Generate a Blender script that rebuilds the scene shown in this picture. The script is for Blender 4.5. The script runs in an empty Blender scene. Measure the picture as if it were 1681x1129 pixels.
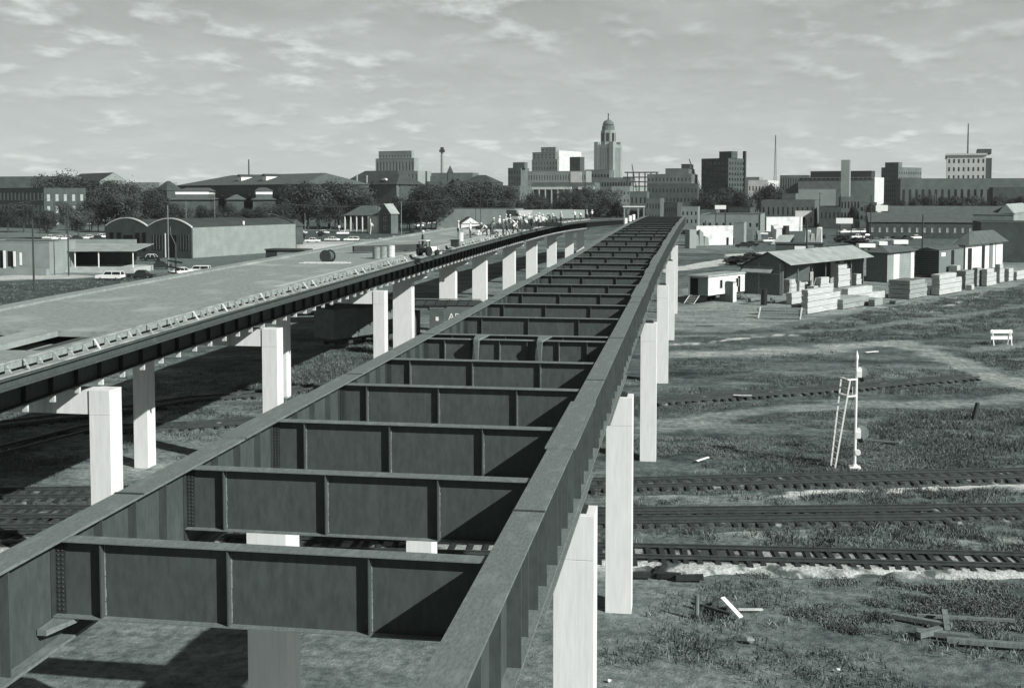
import bpy, math, random
import numpy as np
from mathutils import Vector, Matrix
R_ = math.radians
random.seed(7); rng = np.random.default_rng(11)
scene = bpy.context.scene
C = scene.collection

# ------------------------------------------------------------------ camera
F_PX, W_PX, H_PX = 1850.0, 1681.0, 1129.0
HOR = 320.0                                    # image row of the horizon
PITCH = R_(3.2); CAMZ = 15.5
CY = HOR + F_PX * math.tan(PITCH)              # row of the optical axis (rising front)
YAW = math.atan(289.5 * math.cos(PITCH) / F_PX)
FW = Vector((-math.sin(YAW) * math.cos(PITCH), math.cos(YAW) * math.cos(PITCH), -math.sin(PITCH)))
RT = Vector((math.cos(YAW), math.sin(YAW), 0.0))
UP = RT.cross(FW)
EYE = Vector((0, 0, CAMZ))
cd = bpy.data.cameras.new('camera'); cam = bpy.data.objects.new('camera', cd); C.objects.link(cam)
cam.location = EYE; cam.rotation_euler = (math.pi / 2 - PITCH, 0, YAW)
cd.sensor_width = 36; cd.lens = 36 * F_PX / W_PX
cd.shift_y = -(H_PX / 2 - CY) / W_PX
cd.clip_start = 0.5; cd.clip_end = 20000
scene.camera = cam

# ------------------------------------------------------------------ sun, sky, exposure
SV = Vector((1.39, -0.78, 1.0)).normalized()   # towards the sun
SUN_EL = math.asin(SV.z)
sd = bpy.data.lights.new('sun', 'SUN'); sun = bpy.data.objects.new('sun', sd); C.objects.link(sun)
sd.energy = 5.0; sd.angle = R_(0.5); sd.color = (1.0, 0.995, 0.975)
sun.rotation_euler = SV.to_track_quat('Z', 'Y').to_euler(); sun.location = (0, 0, 60)
scene.view_settings.view_transform = 'Standard'; scene.view_settings.look = 'None'
scene.view_settings.exposure = 0.36; scene.view_settings.gamma = 1
w = bpy.data.worlds.new('World'); scene.world = w; w.use_nodes = True
nt = w.node_tree; N = nt.nodes; L = nt.links; N.clear()
def wn(t, **k):
    n = N.new(t)
    for a, b in k.items(): setattr(n, a, b)
    return n
def wmath(op, a, b=None, c=None, clamp=False):
    n = wn('ShaderNodeMath', operation=op, use_clamp=clamp)
    for i, v in enumerate((a, b, c)):
        if v is None: continue
        if isinstance(v, (int, float)): n.inputs[i].default_value = v
        else: L.new(v, n.inputs[i])
    return n.outputs[0]
sky = wn('ShaderNodeTexSky', sky_type='NISHITA'); sky.sun_disc = False
sky.sun_elevation = SUN_EL; sky.sun_rotation = math.atan2(SV.x, SV.y); sky.air_density = 1.0; sky.dust_density = 1.0
bw = wn('ShaderNodeRGBToBW'); L.new(sky.outputs[0], bw.inputs[0])
tc = wn('ShaderNodeTexCoord'); sep = wn('ShaderNodeSeparateXYZ'); L.new(tc.outputs['Generated'], sep.inputs[0])
zc = wmath('MAXIMUM', sep.outputs[2], 0.0)
zz = wmath('ADD', zc, 0.2)
cx = wmath('DIVIDE', sep.outputs[0], zz); cy = wmath('DIVIDE', sep.outputs[1], zz)
comb = wn('ShaderNodeCombineXYZ'); L.new(cx, comb.inputs[0]); L.new(cy, comb.inputs[1])
def cloud(scale, stretch, seed, lo, hi, detail=6, rough=0.55, off=0.0):
    mp = wn('ShaderNodeMapping'); L.new(comb.outputs[0], mp.inputs[0])
    mp.inputs['Rotation'].default_value = (0, 0, R_(-9)); mp.inputs['Scale'].default_value = (scale, scale * stretch, 1)
    mp.inputs['Location'].default_value = (seed, seed * 1.7 - off, 0)
    no = wn('ShaderNodeTexNoise'); no.inputs['Scale'].default_value = 1; no.inputs['Detail'].default_value = detail
    no.inputs['Roughness'].default_value = rough; L.new(mp.outputs[0], no.inputs[0])
    mr = wn('ShaderNodeMapRange', interpolation_type='SMOOTHSTEP'); L.new(no.outputs[0], mr.inputs[0])
    mr.inputs[1].default_value = lo; mr.inputs[2].default_value = hi
    return mr.outputs[0]
c1 = cloud(6.0, 0.85, 3.3, 0.49, 0.72, 7, .55)          # small puffs
c1s = cloud(6.0, 0.85, 3.3, 0.49, 0.72, 4, .5, off=0.2) # the same puffs displaced: their grey undersides
c2 = cloud(2.0, 1.3, 8.1, 0.42, 0.70, 6)                # broad thin veil
c4 = cloud(12.0, 0.5, 21.0, 0.45, 0.75, 5, .6)           # fine mottling
cm = cloud(1.2, 0.7, 31.0, 0.38, 0.58, 3)               # where the puffs gather
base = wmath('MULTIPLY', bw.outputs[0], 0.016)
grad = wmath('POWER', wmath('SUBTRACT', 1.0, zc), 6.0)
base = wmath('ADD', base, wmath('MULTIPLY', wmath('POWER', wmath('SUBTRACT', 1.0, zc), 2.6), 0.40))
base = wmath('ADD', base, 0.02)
fade = wmath('SUBTRACT', 1.0, wmath('MULTIPLY', grad, 0.45))
puff = wmath('MULTIPLY', wmath('MULTIPLY', c1, wmath('ADD', wmath('MULTIPLY', cm, .75), .25)), fade)
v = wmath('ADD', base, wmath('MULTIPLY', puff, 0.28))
v = wmath('SUBTRACT', v, wmath('MULTIPLY', wmath('MULTIPLY', wmath('MULTIPLY', c1s, wmath('SUBTRACT', 1.0, c1)), fade), 0.045))
v = wmath('ADD', v, wmath('MULTIPLY', wmath('MULTIPLY', c2, fade), 0.065))
v = wmath('ADD', v, wmath('MULTIPLY', wmath('MULTIPLY', wmath('SUBTRACT', c4, 0.5), fade), 0.035))
cr = wn('ShaderNodeCombineColor')
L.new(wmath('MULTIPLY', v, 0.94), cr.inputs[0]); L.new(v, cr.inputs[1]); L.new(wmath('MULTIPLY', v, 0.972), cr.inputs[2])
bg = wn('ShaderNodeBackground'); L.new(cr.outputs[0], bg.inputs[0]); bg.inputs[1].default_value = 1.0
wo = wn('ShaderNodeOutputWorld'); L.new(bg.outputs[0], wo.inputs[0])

# ------------------------------------------------------------------ projection helpers (photo pixel <-> world)
def G(px, py, z=0.0):
    d = FW * F_PX + RT * (px - W_PX / 2) + UP * (CY - py)
    t = (z - CAMZ) / d.z
    return EYE + d * t
def DIRH(px):
    d = FW * F_PX + RT * (px - W_PX / 2) + UP * (CY - HOR)
    return Vector((d.x, d.y))
def PD(px, depth):                              # ground point under column px at a given depth
    d = DIRH(px); fh = Vector((-math.sin(YAW), math.cos(YAW)))
    d = d * (depth / d.dot(fh))
    return Vector((d.x, d.y, 0))
def PROJ(p):
    v = Vector(p) - EYE; k = v.dot(FW)
    return (W_PX / 2 + F_PX * v.dot(RT) / k, CY - F_PX * v.dot(UP) / k)
def ZAT(p, py):                                 # height at which a vertical over p crosses image row py
    a = (CY - py) / F_PX
    bx, by = p[0], p[1]
    # (v.UP) = a (v.FW), v=(bx,by,z')
    num = a * (bx * FW.x + by * FW.y) - (bx * UP.x + by * UP.y)
    return CAMZ + num / (UP.z - a * FW.z)
def YAT(z, py, X):                              # world Y of a point at lateral X, height z seen in row py
    lo, hi = 3.0, 3000.0
    for _ in range(60):
        m = (lo + hi) / 2
        if (PROJ((X, m, z))[1] - py) * (1 if z < CAMZ else -1) > 0: lo = m
        else: hi = m
    return lo

# ------------------------------------------------------------------ materials (all greys with the print's faint green)
def tint(v):
    k = min(1, v / 0.6) ** 0.8
    return (v * (0.79 + 0.185 * k), v, v * (0.95 + 0.03 * k), 1)
def mat(name, v, rough=0.8, var=0.25, scale=1.0, bump=0.0, bscale=None, spec=0.3, metal=0.0, stretch=(1, 1, 1), wear=None, space='Object', brick=None, boards=None):
    m = bpy.data.materials.new(name); m.use_nodes = True; t = m.node_tree; n = t.nodes; l = t.links
    b = n['Principled BSDF']; b.inputs['Roughness'].default_value = rough; b.inputs['Metallic'].default_value = metal
    b.inputs['Specular IOR Level'].default_value = spec
    c = n.new('ShaderNodeTexCoord'); mp = n.new('ShaderNodeMapping'); l.new(c.outputs[space], mp.inputs[0])
    mp.inputs['Scale'].default_value = stretch
    no = n.new('ShaderNodeTexNoise'); no.inputs['Scale'].default_value = scale; no.inputs['Detail'].default_value = 7; no.inputs['Roughness'].default_value = 0.62
    l.new(mp.outputs[0], no.inputs[0])
    r = n.new('ShaderNodeValToRGB'); l.new(no.outputs[0], r.inputs[0])
    r.color_ramp.elements[0].position = 0.3; r.color_ramp.elements[0].color = tint(max(0.004, v * (1 - var)))
    r.color_ramp.elements[1].position = 0.72; r.color_ramp.elements[1].color = tint(min(0.9, v * (1 + var)))
    col = r.outputs[0]
    if wear:                                    # (value, scale, lo, hi)
        w2 = n.new('ShaderNodeTexNoise'); w2.inputs['Scale'].default_value = wear[1]; w2.inputs['Detail'].default_value = 8; l.new(mp.outputs[0], w2.inputs[0])
        mr = n.new('ShaderNodeMapRange'); mr.interpolation_type = 'SMOOTHSTEP'; mr.inputs[1].default_value = wear[2]; mr.inputs[2].default_value = wear[3]; l.new(w2.outputs[0], mr.inputs[0])
        mx = n.new('ShaderNodeMix'); mx.data_type = 'RGBA'; l.new(mr.outputs[0], mx.inputs[0]); l.new(col, mx.inputs[6]); mx.inputs[7].default_value = tint(wear[0]); col = mx.outputs[2]
    hsock = no.outputs[0]
    if brick or boards:
        if brick:
            bt = n.new('ShaderNodeTexBrick'); bt.inputs['Scale'].default_value = brick; bt.inputs['Mortar Size'].default_value = 0.03
            mp2 = n.new('ShaderNodeMapping'); l.new(c.outputs['Object'], mp2.inputs[0]); mp2.inputs['Rotation'].default_value = (R_(90), 0, R_(45))
            l.new(mp2.outputs[0], bt.inputs[0]); f = bt.outputs['Fac']
        else:
            bt = n.new('ShaderNodeTexWave'); bt.wave_type = 'BANDS'; bt.bands_direction = boards[0]; bt.inputs['Scale'].default_value = boards[1]; bt.wave_profile = 'SAW'
            bt.inputs['Distortion'].default_value = 0.4
            l.new(c.outputs['Object'], bt.inputs[0]); mq = n.new('ShaderNodeMath'); mq.operation = 'GREATER_THAN'; mq.inputs[1].default_value = 0.86; l.new(bt.outputs['Fac'], mq.inputs[0]); f = mq.outputs[0]
        mx = n.new('ShaderNodeMix'); mx.data_type = 'RGBA'; mx.blend_type = 'MULTIPLY'; l.new(f, mx.inputs[0]); l.new(col, mx.inputs[6]); mx.inputs[7].default_value = (0.45, 0.45, 0.45, 1) if boards else (1.15, 1.15, 1.15, 1); col = mx.outputs[2]
    l.new(col, b.inputs['Base Color'])
    if bump:
        bp = n.new('ShaderNodeBump'); bp.inputs['Strength'].default_value = 1; bp.inputs['Distance'].default_value = bump
        nb = n.new('ShaderNodeTexNoise'); nb.inputs['Scale'].default_value = bscale or scale * 4; nb.inputs['Detail'].default_value = 5; l.new(mp.outputs[0], nb.inputs[0])
        l.new(nb.outputs[0], bp.inputs['Height']); l.new(bp.outputs[0], b.inputs['Normal'])
    return m
M = {}
M['steel'] = mat('dull primed steel', 0.068, 0.66, 0.22, 9, 0.003, 12, 0.3, stretch=(1, 1, .35), wear=(0.09, 2.2, 0.5, 0.8))
M['steel_top'] = mat('dusty steel flange', 0.155, 0.75, 0.3, 26, 0.004, 20, 0.3, stretch=(1, .3, 1), wear=(0.20, 5.0, 0.50, 0.72))
M['steel_dark'] = mat('dark steel', 0.04, 0.6, 0.25, 2, 0.002, 9)
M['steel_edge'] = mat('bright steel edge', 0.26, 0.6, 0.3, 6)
M['conc'] = mat('new concrete', 0.69, 0.85, 0.09, 6, 0.004, 12, 0.2, stretch=(1, 1, .12), wear=(0.52, 2.0, 0.55, 0.75))
M['deck'] = mat('deck concrete', 0.255, 0.9, 0.26, 5.0, 0.012, 8, 0.2, stretch=(1, .7, 1), wear=(0.34, 0.4, 0.5, 0.68))
M['deck_light'] = mat('pale concrete', 0.40, 0.9, 0.2, 1.2, 0.004, 6, 0.2)
M['forms'] = mat('weathered form timber', 0.30, 0.85, 0.55, 2.5, 0.004, 9, stretch=(1, .4, 1))
M['wood'] = mat('new lumber', 0.50, 0.8, 0.25, 1.5, 0.006, 8, boards=('Z', 3.0), stretch=(1, .3, 5))
M['wood_end'] = mat('weathered lumber', 0.32, 0.85, 0.35, 1.7, 0.006, 8, boards=('Z', 3.0), stretch=(1, .3, 5))
M['oldwood'] = mat('grey old wood', 0.16, 0.9, 0.35, 2, 0.01, 8, stretch=(4, 4, .5))
M['plank'] = mat('pale plank', 0.55, 0.8, 0.3, 4)
M['tie'] = mat('creosoted tie', 0.03, 0.9, 0.4, 3, 0.01)
M['rail'] = mat('rail steel', 0.05, 0.45, 0.3, 3, spec=0.5)
M['ballast'] = mat('limestone ballast', 0.34, 0.95, 0.5, 7, 0.04, 7, 0.1, wear=(0.07, 0.45, 0.44, 0.56), space='Generated' if False else 'Object')
M['brick'] = mat('dark brick', 0.075, 0.9, 0.25, 0.4, 0.01, 5, 0.1, brick=1.2)
M['brick2'] = mat('brown brick', 0.12, 0.9, 0.25, 0.3, 0.01, 5, 0.1, brick=1.2)
M['brick3'] = mat('pale brick', 0.22, 0.9, 0.2, 0.3, 0.01, 5, 0.1, brick=1.2)
M['stone'] = mat('grey stone', 0.26, 0.9, 0.15, 0.1, 0.01, 3, 0.1)
M['stone_lt'] = mat('white stone', 0.55, 0.9, 0.15, 0.15, 0.01, 3, 0.1)
M['stone_dk'] = mat('sooty stone', 0.13, 0.9, 0.25, 0.15, 0.01, 3, 0.1)
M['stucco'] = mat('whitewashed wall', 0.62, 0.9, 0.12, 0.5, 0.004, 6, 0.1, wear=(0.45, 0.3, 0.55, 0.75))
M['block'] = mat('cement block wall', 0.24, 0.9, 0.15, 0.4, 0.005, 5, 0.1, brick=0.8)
M['roof_dk'] = mat('tar roof', 0.05, 0.85, 0.3, 0.3, 0.01, 3)
M['roof'] = mat('grey shingle roof', 0.10, 0.85, 0.25, 0.6, 0.01, 4, boards=('Z', 1.5))
M['roof_lt'] = mat('pale metal roof', 0.30, 0.7, 0.25, 0.5, 0.004, 6)
M['glass'] = mat('window glass', 0.02, 0.12, 0.2, 1, spec=0.6)
M['glass_lt'] = mat('window with blinds', 0.35, 0.3, 0.3, 2, spec=0.5)
M['opening'] = mat('unlit opening', 0.01, 0.9, 0.1, 1)
M['white'] = mat('white paint', 0.78, 0.45, 0.06, 3)
M['silver'] = mat('aluminium paint', 0.72, 0.5, 0.12, 6)
M['black'] = mat('black paint', 0.018, 0.4, 0.3, 3, spec=0.5)
M['grey'] = mat('grey paint', 0.22, 0.5, 0.15, 3)
M['bark'] = mat('bark', 0.06, 0.95, 0.4, 3, 0.02)
M['pole'] = mat('pole wood', 0.05, 0.9, 0.35, 3, 0.01, stretch=(4, 4, .4))
M['pole_lt'] = mat('grey pole wood', 0.2, 0.9, 0.3, 3, stretch=(4, 4, .4))
M['rubber'] = mat('rubber', 0.02, 0.8, 0.2, 4)
M['chrome'] = mat('chrome trim', 0.6, 0.2, 0.05, 3, metal=0.9)
M['carwhite'] = mat('white car paint', 0.75, 0.25, 0.05, 2, spec=0.5)
M['cargrey'] = mat('grey car paint', 0.2, 0.25, 0.1, 2, spec=0.5)
M['cardark'] = mat('dark car paint', 0.025, 0.2, 0.15, 2, spec=0.6)
M['skin'] = mat('skin', 0.3, 0.6, 0.1, 5)
M['shirt'] = mat('white shirt', 0.65, 0.85, 0.1, 5)
M['shirt_dk'] = mat('work shirt', 0.10, 0.85, 0.2, 5)
M['trouser'] = mat('work trousers', 0.06, 0.9, 0.2, 5)
M['cable'] = mat('cable', 0.09, 0.7, 0.2, 5)
def leafmat(name, v):
    m = mat(name, v, 0.75, 0.45, 1.1, spec=0.2)
    return m
M['leaf'] = leafmat('dark foliage', 0.034); M['leaf2'] = leafmat('foliage', 0.048); M['leaf3'] = leafmat('light foliage', 0.075); M['weed'] = leafmat('weeds', 0.095)
M['turf'] = mat('turf', 0.165, 0.85, 0.5, 0.22, spec=0.15, wear=(0.07, 0.5, 0.52, 0.7)); M['leaf_dry'] = leafmat('dry grass blades', 0.22)

# ------------------------------------------------------------------ mesh builder
class MB:
    def __init__(s): s.v = []; s.f = []; s.mi = []; s.cm = 0
    def add(s, vs, fs):
        o = len(s.v); s.v += [tuple(p) for p in vs]
        for f in fs: s.f.append(tuple(i + o for i in f)); s.mi.append(s.cm)
        return s
    def box(s, x0, x1, y0, y1, z0, z1):
        return s.hexa([(x0, y0, z0), (x1, y0, z0), (x1, y1, z0), (x0, y1, z0), (x0, y0, z1), (x1, y0, z1), (x1, y1, z1), (x0, y1, z1)])
    def hexa(s, p):
        return s.add(p, [(0, 3, 2, 1), (4, 5, 6, 7), (0, 1, 5, 4), (1, 2, 6, 5), (2, 3, 7, 6), (3, 0, 4, 7)])
    def bar(s, a, b, wx, wz=None, up=(0, 0, 1)):  # square bar from a to b
        a = Vector(a); b = Vector(b); wz = wz or wx
        d = (b - a).normalized(); u = Vector(up)
        if abs(d.dot(u)) > 0.98: u = Vector((0, 1, 0))
        r = d.cross(u).normalized() * wx / 2; u = r.cross(d).normalized() * wz / 2
        return s.hexa([a - r - u, a + r - u, b + r - u, b - r - u, a - r + u, a + r + u, b + r + u, b - r + u])
    def tube(s, pts, rads, n=8, cap=True):
        pts = [Vector(p) for p in pts]
        if isinstance(rads, (int, float)): rads = [rads] * len(pts)
        vs = []; fs = []
        for i, p in enumerate(pts):
            d = (pts[min(i + 1, len(pts) - 1)] - pts[max(i - 1, 0)]).normalized()
            u = Vector((0, 0, 1)) if abs(d.z) < 0.9 else Vector((1, 0, 0))
            a = d.cross(u).normalized(); b = d.cross(a).normalized()
            for k in range(n):
                t = 2 * math.pi * k / n; vs.append(p + (a * math.cos(t) + b * math.sin(t)) * rads[i])
        for i in range(len(pts) - 1):
            for k in range(n):
                k2 = (k + 1) % n; fs.append((i * n + k, i * n + k2, (i + 1) * n + k2, (i + 1) * n + k))
        if cap: fs.append(tuple(range(n))); fs.append(tuple((len(pts) - 1) * n + k for k in reversed(range(n))))
        return s.add(vs, fs)
    def prism(s, poly, axis, a, b):               # poly in the two other axes, extruded from a to b
        n = len(poly)
        def mk(u, v, t): return {'x': (t, u, v), 'y': (u, t, v), 'z': (u, v, t)}[axis]
        vs = [mk(u, v, a) for u, v in poly] + [mk(u, v, b) for u, v in poly]
        fs = [tuple(range(n)), tuple(range(2 * n - 1, n - 1, -1))] + [(i, i + n, (i + 1) % n + n, (i + 1) % n) for i in range(n)]
        return s.add(vs, fs)
    def xf(s, m, start=0):
        for i in range(start, len(s.v)): s.v[i] = tuple(m @ Vector(s.v[i]))
        return s
    def mesh(s, name, mats, smooth=False, bevel=0):
        me = bpy.data.meshes.new(name); me.from_pydata(s.v, [], s.f); me.update()
        for m in (mats if isinstance(mats, (list, tuple)) else [mats]): me.materials.append(m)
        if any(s.mi): me.polygons.foreach_set('material_index', s.mi)
        import bmesh as _b
        bm = _b.new(); bm.from_mesh(me); _b.ops.recalc_face_normals(bm, faces=bm.faces)
        if bevel:
            _b.ops.bevel(bm, geom=list(bm.edges), offset=bevel, segments=1, affect='EDGES', clamp_overlap=True)
        bm.to_mesh(me); bm.free()
        if smooth: me.polygons.foreach_set('use_smooth', [True] * len(me.polygons))
        return me
    def build(s, name, mats, parent=None, smooth=False, bevel=0, label=None):
        return link(name, s.mesh(name, mats, smooth, bevel), parent, label)
def link(name, me, parent=None, label=None):
    o = bpy.data.objects.new(name, me); C.objects.link(o)
    if parent is not None: o.parent = parent
    if label: o['label'] = label
    return o
def thing(name, label, cat, loc=(0, 0, 0), rz=0, group=None):
    o = bpy.data.objects.new(name, None); C.objects.link(o); o.empty_display_size = 0.5
    o.location = loc; o.rotation_euler = (0, 0, rz); return tag(o, label, cat, group)
def tag(o, label, cat, group=None):
    o['label'] = label; o['category'] = cat
    if group: o['group'] = group
    return o
def struct(o, kind='structure', label=None, cat=None):
    o['kind'] = kind
    if label: o['label'] = label
    if cat: o['category'] = cat
    return o
def kids(o): return KID.get(o, [])
def dup(o, parent=None):
    c = o.copy(); C.objects.link(c)
    if parent is not None: c.parent = parent
    for ch in [x for x in ALLCH(o)]: dup(ch, c)
    return c
def ALLCH(o): return [x for x in C.objects if x.parent == o] if False else list(o.children)
def place(o, loc, rz=0, sc=None, label=None, group=None):
    o.location = loc; o.rotation_euler = (0, 0, rz)
    if sc: o.scale = (sc, sc, sc) if isinstance(sc, (int, float)) else sc
    if label: o['label'] = label
    if group: o['group'] = group
    return o
ORD = ['first', 'second', 'third', 'fourth', 'fifth', 'sixth', 'seventh', 'eighth', 'ninth', 'tenth', 'eleventh', 'twelfth', 'thirteenth', 'fourteenth', 'fifteenth', 'sixteenth']

# ------------------------------------------------------------------ numpy value noise
def vnoise(x, y, seed=0):
    xi = np.floor(x).astype(np.int64); yi = np.floor(y).astype(np.int64); fx = x - xi; fy = y - yi
    fx = fx * fx * (3 - 2 * fx); fy = fy * fy * (3 - 2 * fy)
    def h(a, b):
        n = (a * 374761393 + b * 668265263 + seed * 982451653) & 0x7fffffff
        n = ((n ^ (n >> 13)) * 1274126177) & 0x7fffffff
        return ((n ^ (n >> 16)) & 0xffff) / 65535.0
    return (h(xi, yi) * (1 - fx) + h(xi + 1, yi) * fx) * (1 - fy) + (h(xi, yi + 1) * (1 - fx) + h(xi + 1, yi + 1) * fx) * fy
def fbm(x, y, seed=0, o=5):
    t = 0; a = 0.5
    for i in range(o): t = t + a * vnoise(x * 2 ** i, y * 2 ** i, seed + i); a *= 0.5
    return t / (1 - 0.5 ** o)
# ================================================================== THE GROUND
def geo(a, b, step0, grow):
    out = [a]; s = step0
    while abs(out[-1] - a) < abs(b - a): out.append(out[-1] + math.copysign(s, b - a)); s *= grow
    return out
xs = sorted(set(np.round(np.concatenate([geo(-60, -6000, 1.0, 1.06)[::-1], np.arange(-60, 75, 0.55), geo(75, 6000, 1.0, 1.06)]), 3)))
ys = sorted(set(np.round(np.concatenate([geo(18, -200, 1.5, 1.3)[::-1], np.arange(18, 110, 0.45), np.arange(110, 330, 1.3), geo(330, 9000, 2.0, 1.07)]), 3)))
XX, YY = np.meshgrid(np.array(xs), np.array(ys)); gx = XX.ravel(); gy = YY.ravel()
def seg_dist(px_, py_, pts):
    best = np.full(px_.shape, 1e9)
    for a, b in zip(pts[:-1], pts[1:]):
        ax, ay = a; bx, by = b; dx, dy = bx - ax, by - ay
        t = np.clip(((px_ - ax) * dx + (py_ - ay) * dy) / (dx * dx + dy * dy), 0, 1)
        best = np.minimum(best, np.hypot(px_ - ax - t * dx, py_ - ay - t * dy))
    return best
def poly_mask(px_, py_, poly):
    ins = np.zeros(px_.shape, bool); n = len(poly)
    for i in range(n):
        x1, y1 = poly[i]; x2, y2 = poly[(i + 1) % n]
        if y1 == y2: continue
        c = ((y1 > py_) != (y2 > py_)) & (px_ < (x2 - x1) * (py_ - y1) / (y2 - y1) + x1); ins ^= c
    return ins
def gp2(px, py): p = G(px, py); return (p.x, p.y)
# wheel-worn dirt roads: centre lines on the ground, half widths
DIRT_ROADS = [([(1090, 583), (1230, 578), (1380, 570), (1480, 562), (1560, 588), (1620, 612), (1720, 640)], 2.3, 0.27),
              ([(1085, 700), (1250, 672), (1400, 664), (1560, 660), (1720, 648)], 1.9, 0.2),
              ([(1085, 552), (1250, 547), (1400, 540), (1560, 520), (1720, 497)], 1.5, 0.17),
              ([(1480, 565), (1600, 575), (1720, 560)], 1.8, 0.2)]
def ground_value(x, y):
    # streaks of grass and bare earth, drawn out along the tracks
    n1 = fbm(x * 0.035, y * 0.11, 3); n2 = fbm(x * 0.22, y * 0.5, 17); n3 = fbm(x * 1.1, y * 1.6, 29, 4)
    v = 0.096 + 0.08 * np.clip((n1 - 0.40) * 3.2, 0, 1) + 0.16 * (n2 - 0.47) + 0.12 * (n3 - 0.5)
    def blend(mask, val, rag=0.0):
        nonlocal v; v = v * (1 - mask) + (val * (0.75 + 0.5 * n3)) * mask
    def soft(d, w, edge=0.8):
        return np.clip((w + 1.6 * (n2 - 0.5) * min(w, 3) - d) / edge, 0, 1)
    # bare earth under and in front of the steel bridge, at the photo's bottom
    m = np.clip((50 - y + 8 * (n2 - .5) - np.clip(x + 2, 0, 40) * 0.9) / 6, 0, 1) * np.clip((x + 60) / 12, 0, 1)
    blend(m * 0.85, 0.17)
    m = np.clip((n2 - 0.42) * 4, 0, 1) * np.clip((46 - y) / 4, 0, 1) * (x > 0); blend(m * 0.7, 0.105)
    # disturbed earth round the feet of the second right-hand column
    for (cx_, cy_, rr, val) in [(gp2(1100, 1000) + (5, 0.16)), (gp2(1010, 1010) + (3.5, 0.17)), (gp2(230, 770) + (5, .25)), (gp2(330, 690) + (7, .2)), (gp2(470, 640) + (6, .13)), (gp2(1060, 760) + (3, .12))]:
        d = np.hypot(x - cx_, (y - cy_) * 1.4); blend(np.clip((rr - d + 3 * (n2 - .5)) / 2, 0, 1) * 0.8, val)
    for pts, hw, val in DIRT_ROADS:
        d = seg_dist(x, y, [gp2(*p) for p in pts]); blend(soft(d, hw, 1.0) * 0.9, val + 0.02)
        blend(soft(np.abs(d - hw * 0.45), 0.25, 0.3) * 0.6, val * 1.35)
    # pale yard of packed earth round the trailer and lumber
    yard = [gp2(*p) for p in [(1085, 545), (1120, 475), (1200, 455), (1340, 420), (1681, 395), (1760, 440), (1600, 490), (1440, 505), (1300, 528), (1200, 545)]]
    inside = poly_mask(x, y, yard); blend(inside * np.clip(0.5 + (n2 - .35) * 3, 0.45, 0.95), 0.25)
    # crushed rock scatterings
    for pts, hw, val in [([(1100, 566), (1180, 560), (1230, 553), (1300, 548)], 0.5, 0.5), ([(1370, 508), (1440, 503), (1520, 512), (1560, 500), (1620, 480)], 0.55, 0.42),
                         ([(1120, 536), (1220, 530)], 0.5, 0.35), ([(300, 700), (420, 690)], 0.8, 0.35), ([(480, 612), (560, 600)], 0.9, 0.4), ([(440, 665), (500, 680)], 0.8, .3)]:
        d = seg_dist(x, y, [gp2(*p) for p in pts]); blend(np.clip((hw + 1.8 * (n3 - .5) - d) / .4, 0, 1), val)
    for pts, hw, val in [([(1250, 812), (1330, 808), (1420, 804), (1540, 798), (1700, 795)], .55, .5), ([(1020, 814), (1250, 812)], .7, .22), ([(1000, 902), (1050, 903), (1250, 906)], .35, .5), ([(1180, 868), (1230, 872)], .5, .3), ([(1400, 880), (1560, 884), (1690, 888)], .5, .22), ([(-20, 830), (120, 826), (380, 826)], .6, .4), ([(-20, 880), (180, 878), (300, 884)], .5, .4), ([(560, 925), (1000, 940)], .8, .3)]:
        d = seg_dist(x, y, [gp2(*p) for p in pts]); blend(np.clip((hw + 2.2 * (n3 - .5) - d) / .3, 0, 1), val)
    # pale drives, kerbs and lots beyond the bridges
    for poly, val in [([(-60, 455), (60, 447), (175, 455), (120, 463), (-60, 472)], .46), ([(488, 399), (600, 398), (620, 404), (560, 412), (480, 409)], .55),
                      ([(340, 404), (430, 397), (520, 396), (600, 395), (600, 399), (420, 404), (345, 411)], .4), ([(690, 388), (760, 372), (800, 366), (960, 356), (960, 372), (800, 385)], .16),
                      ([(1085, 442), (1190, 424), (1196, 434), (1090, 448)], .5), ([(1190, 417), (1290, 411), (1292, 414), (1190, 421)], .5), ([(1205, 426), (1262, 419), (1262, 422), (1205, 430)], .4),
                      ([(480, 378), (700, 380), (680, 396), (480, 396)], .075), ([(-60, 462), (250, 452), (330, 450), (200, 480), (-60, 520)], .06),
                      ([(190, 405), (330, 400), (490, 415), (420, 432), (220, 442), (190, 425)], .13), ([(-60, 366), (170, 368), (165, 384), (-60, 386)], .16),
                      ([(1200, 372), (1640, 352), (1560, 402), (1240, 412)], .10), ([(1085, 458), (1240, 440), (1220, 452), (1085, 480)], .13)]:
        blend(poly_mask(x, y, [gp2(*p) for p in poly]) * 0.92, val)
    far = np.clip((y - 420) / 200, 0, 1); v = v * (1 - far) + far * (0.06 + .03 * n2)
    return np.clip(v, 0.02, 0.7)
gv = ground_value(gx, gy)
gzv = 0.10 * (fbm(gx * .25, gy * .3, 5) - 0.5) * 2 + 0.05 * (fbm(gx * 1.2, gy * 1.4, 8, 3) - 0.5)
gzv = gzv * np.clip((400 - gy) / 150, 0, 1)
def gz(x, y): return 0.0
nx, ny = len(xs), len(ys)
idx = np.arange(nx * ny).reshape(ny, nx)
quads = np.stack([idx[:-1, :-1].ravel(), idx[:-1, 1:].ravel(), idx[1:, 1:].ravel(), idx[1:, :-1].ravel()], 1)
me = bpy.data.meshes.new('ground')
me.vertices.add(nx * ny); me.vertices.foreach_set('co', np.stack([gx, gy, gzv - 0.06], 1).ravel().astype(np.float32))
me.loops.add(quads.size); me.loops.foreach_set('vertex_index', quads.ravel().astype(np.int32))
me.polygons.add(len(quads)); me.polygons.foreach_set('loop_start', np.arange(0, quads.size, 4, dtype=np.int32)); me.polygons.foreach_set('loop_total', np.full(len(quads), 4, np.int32))
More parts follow.
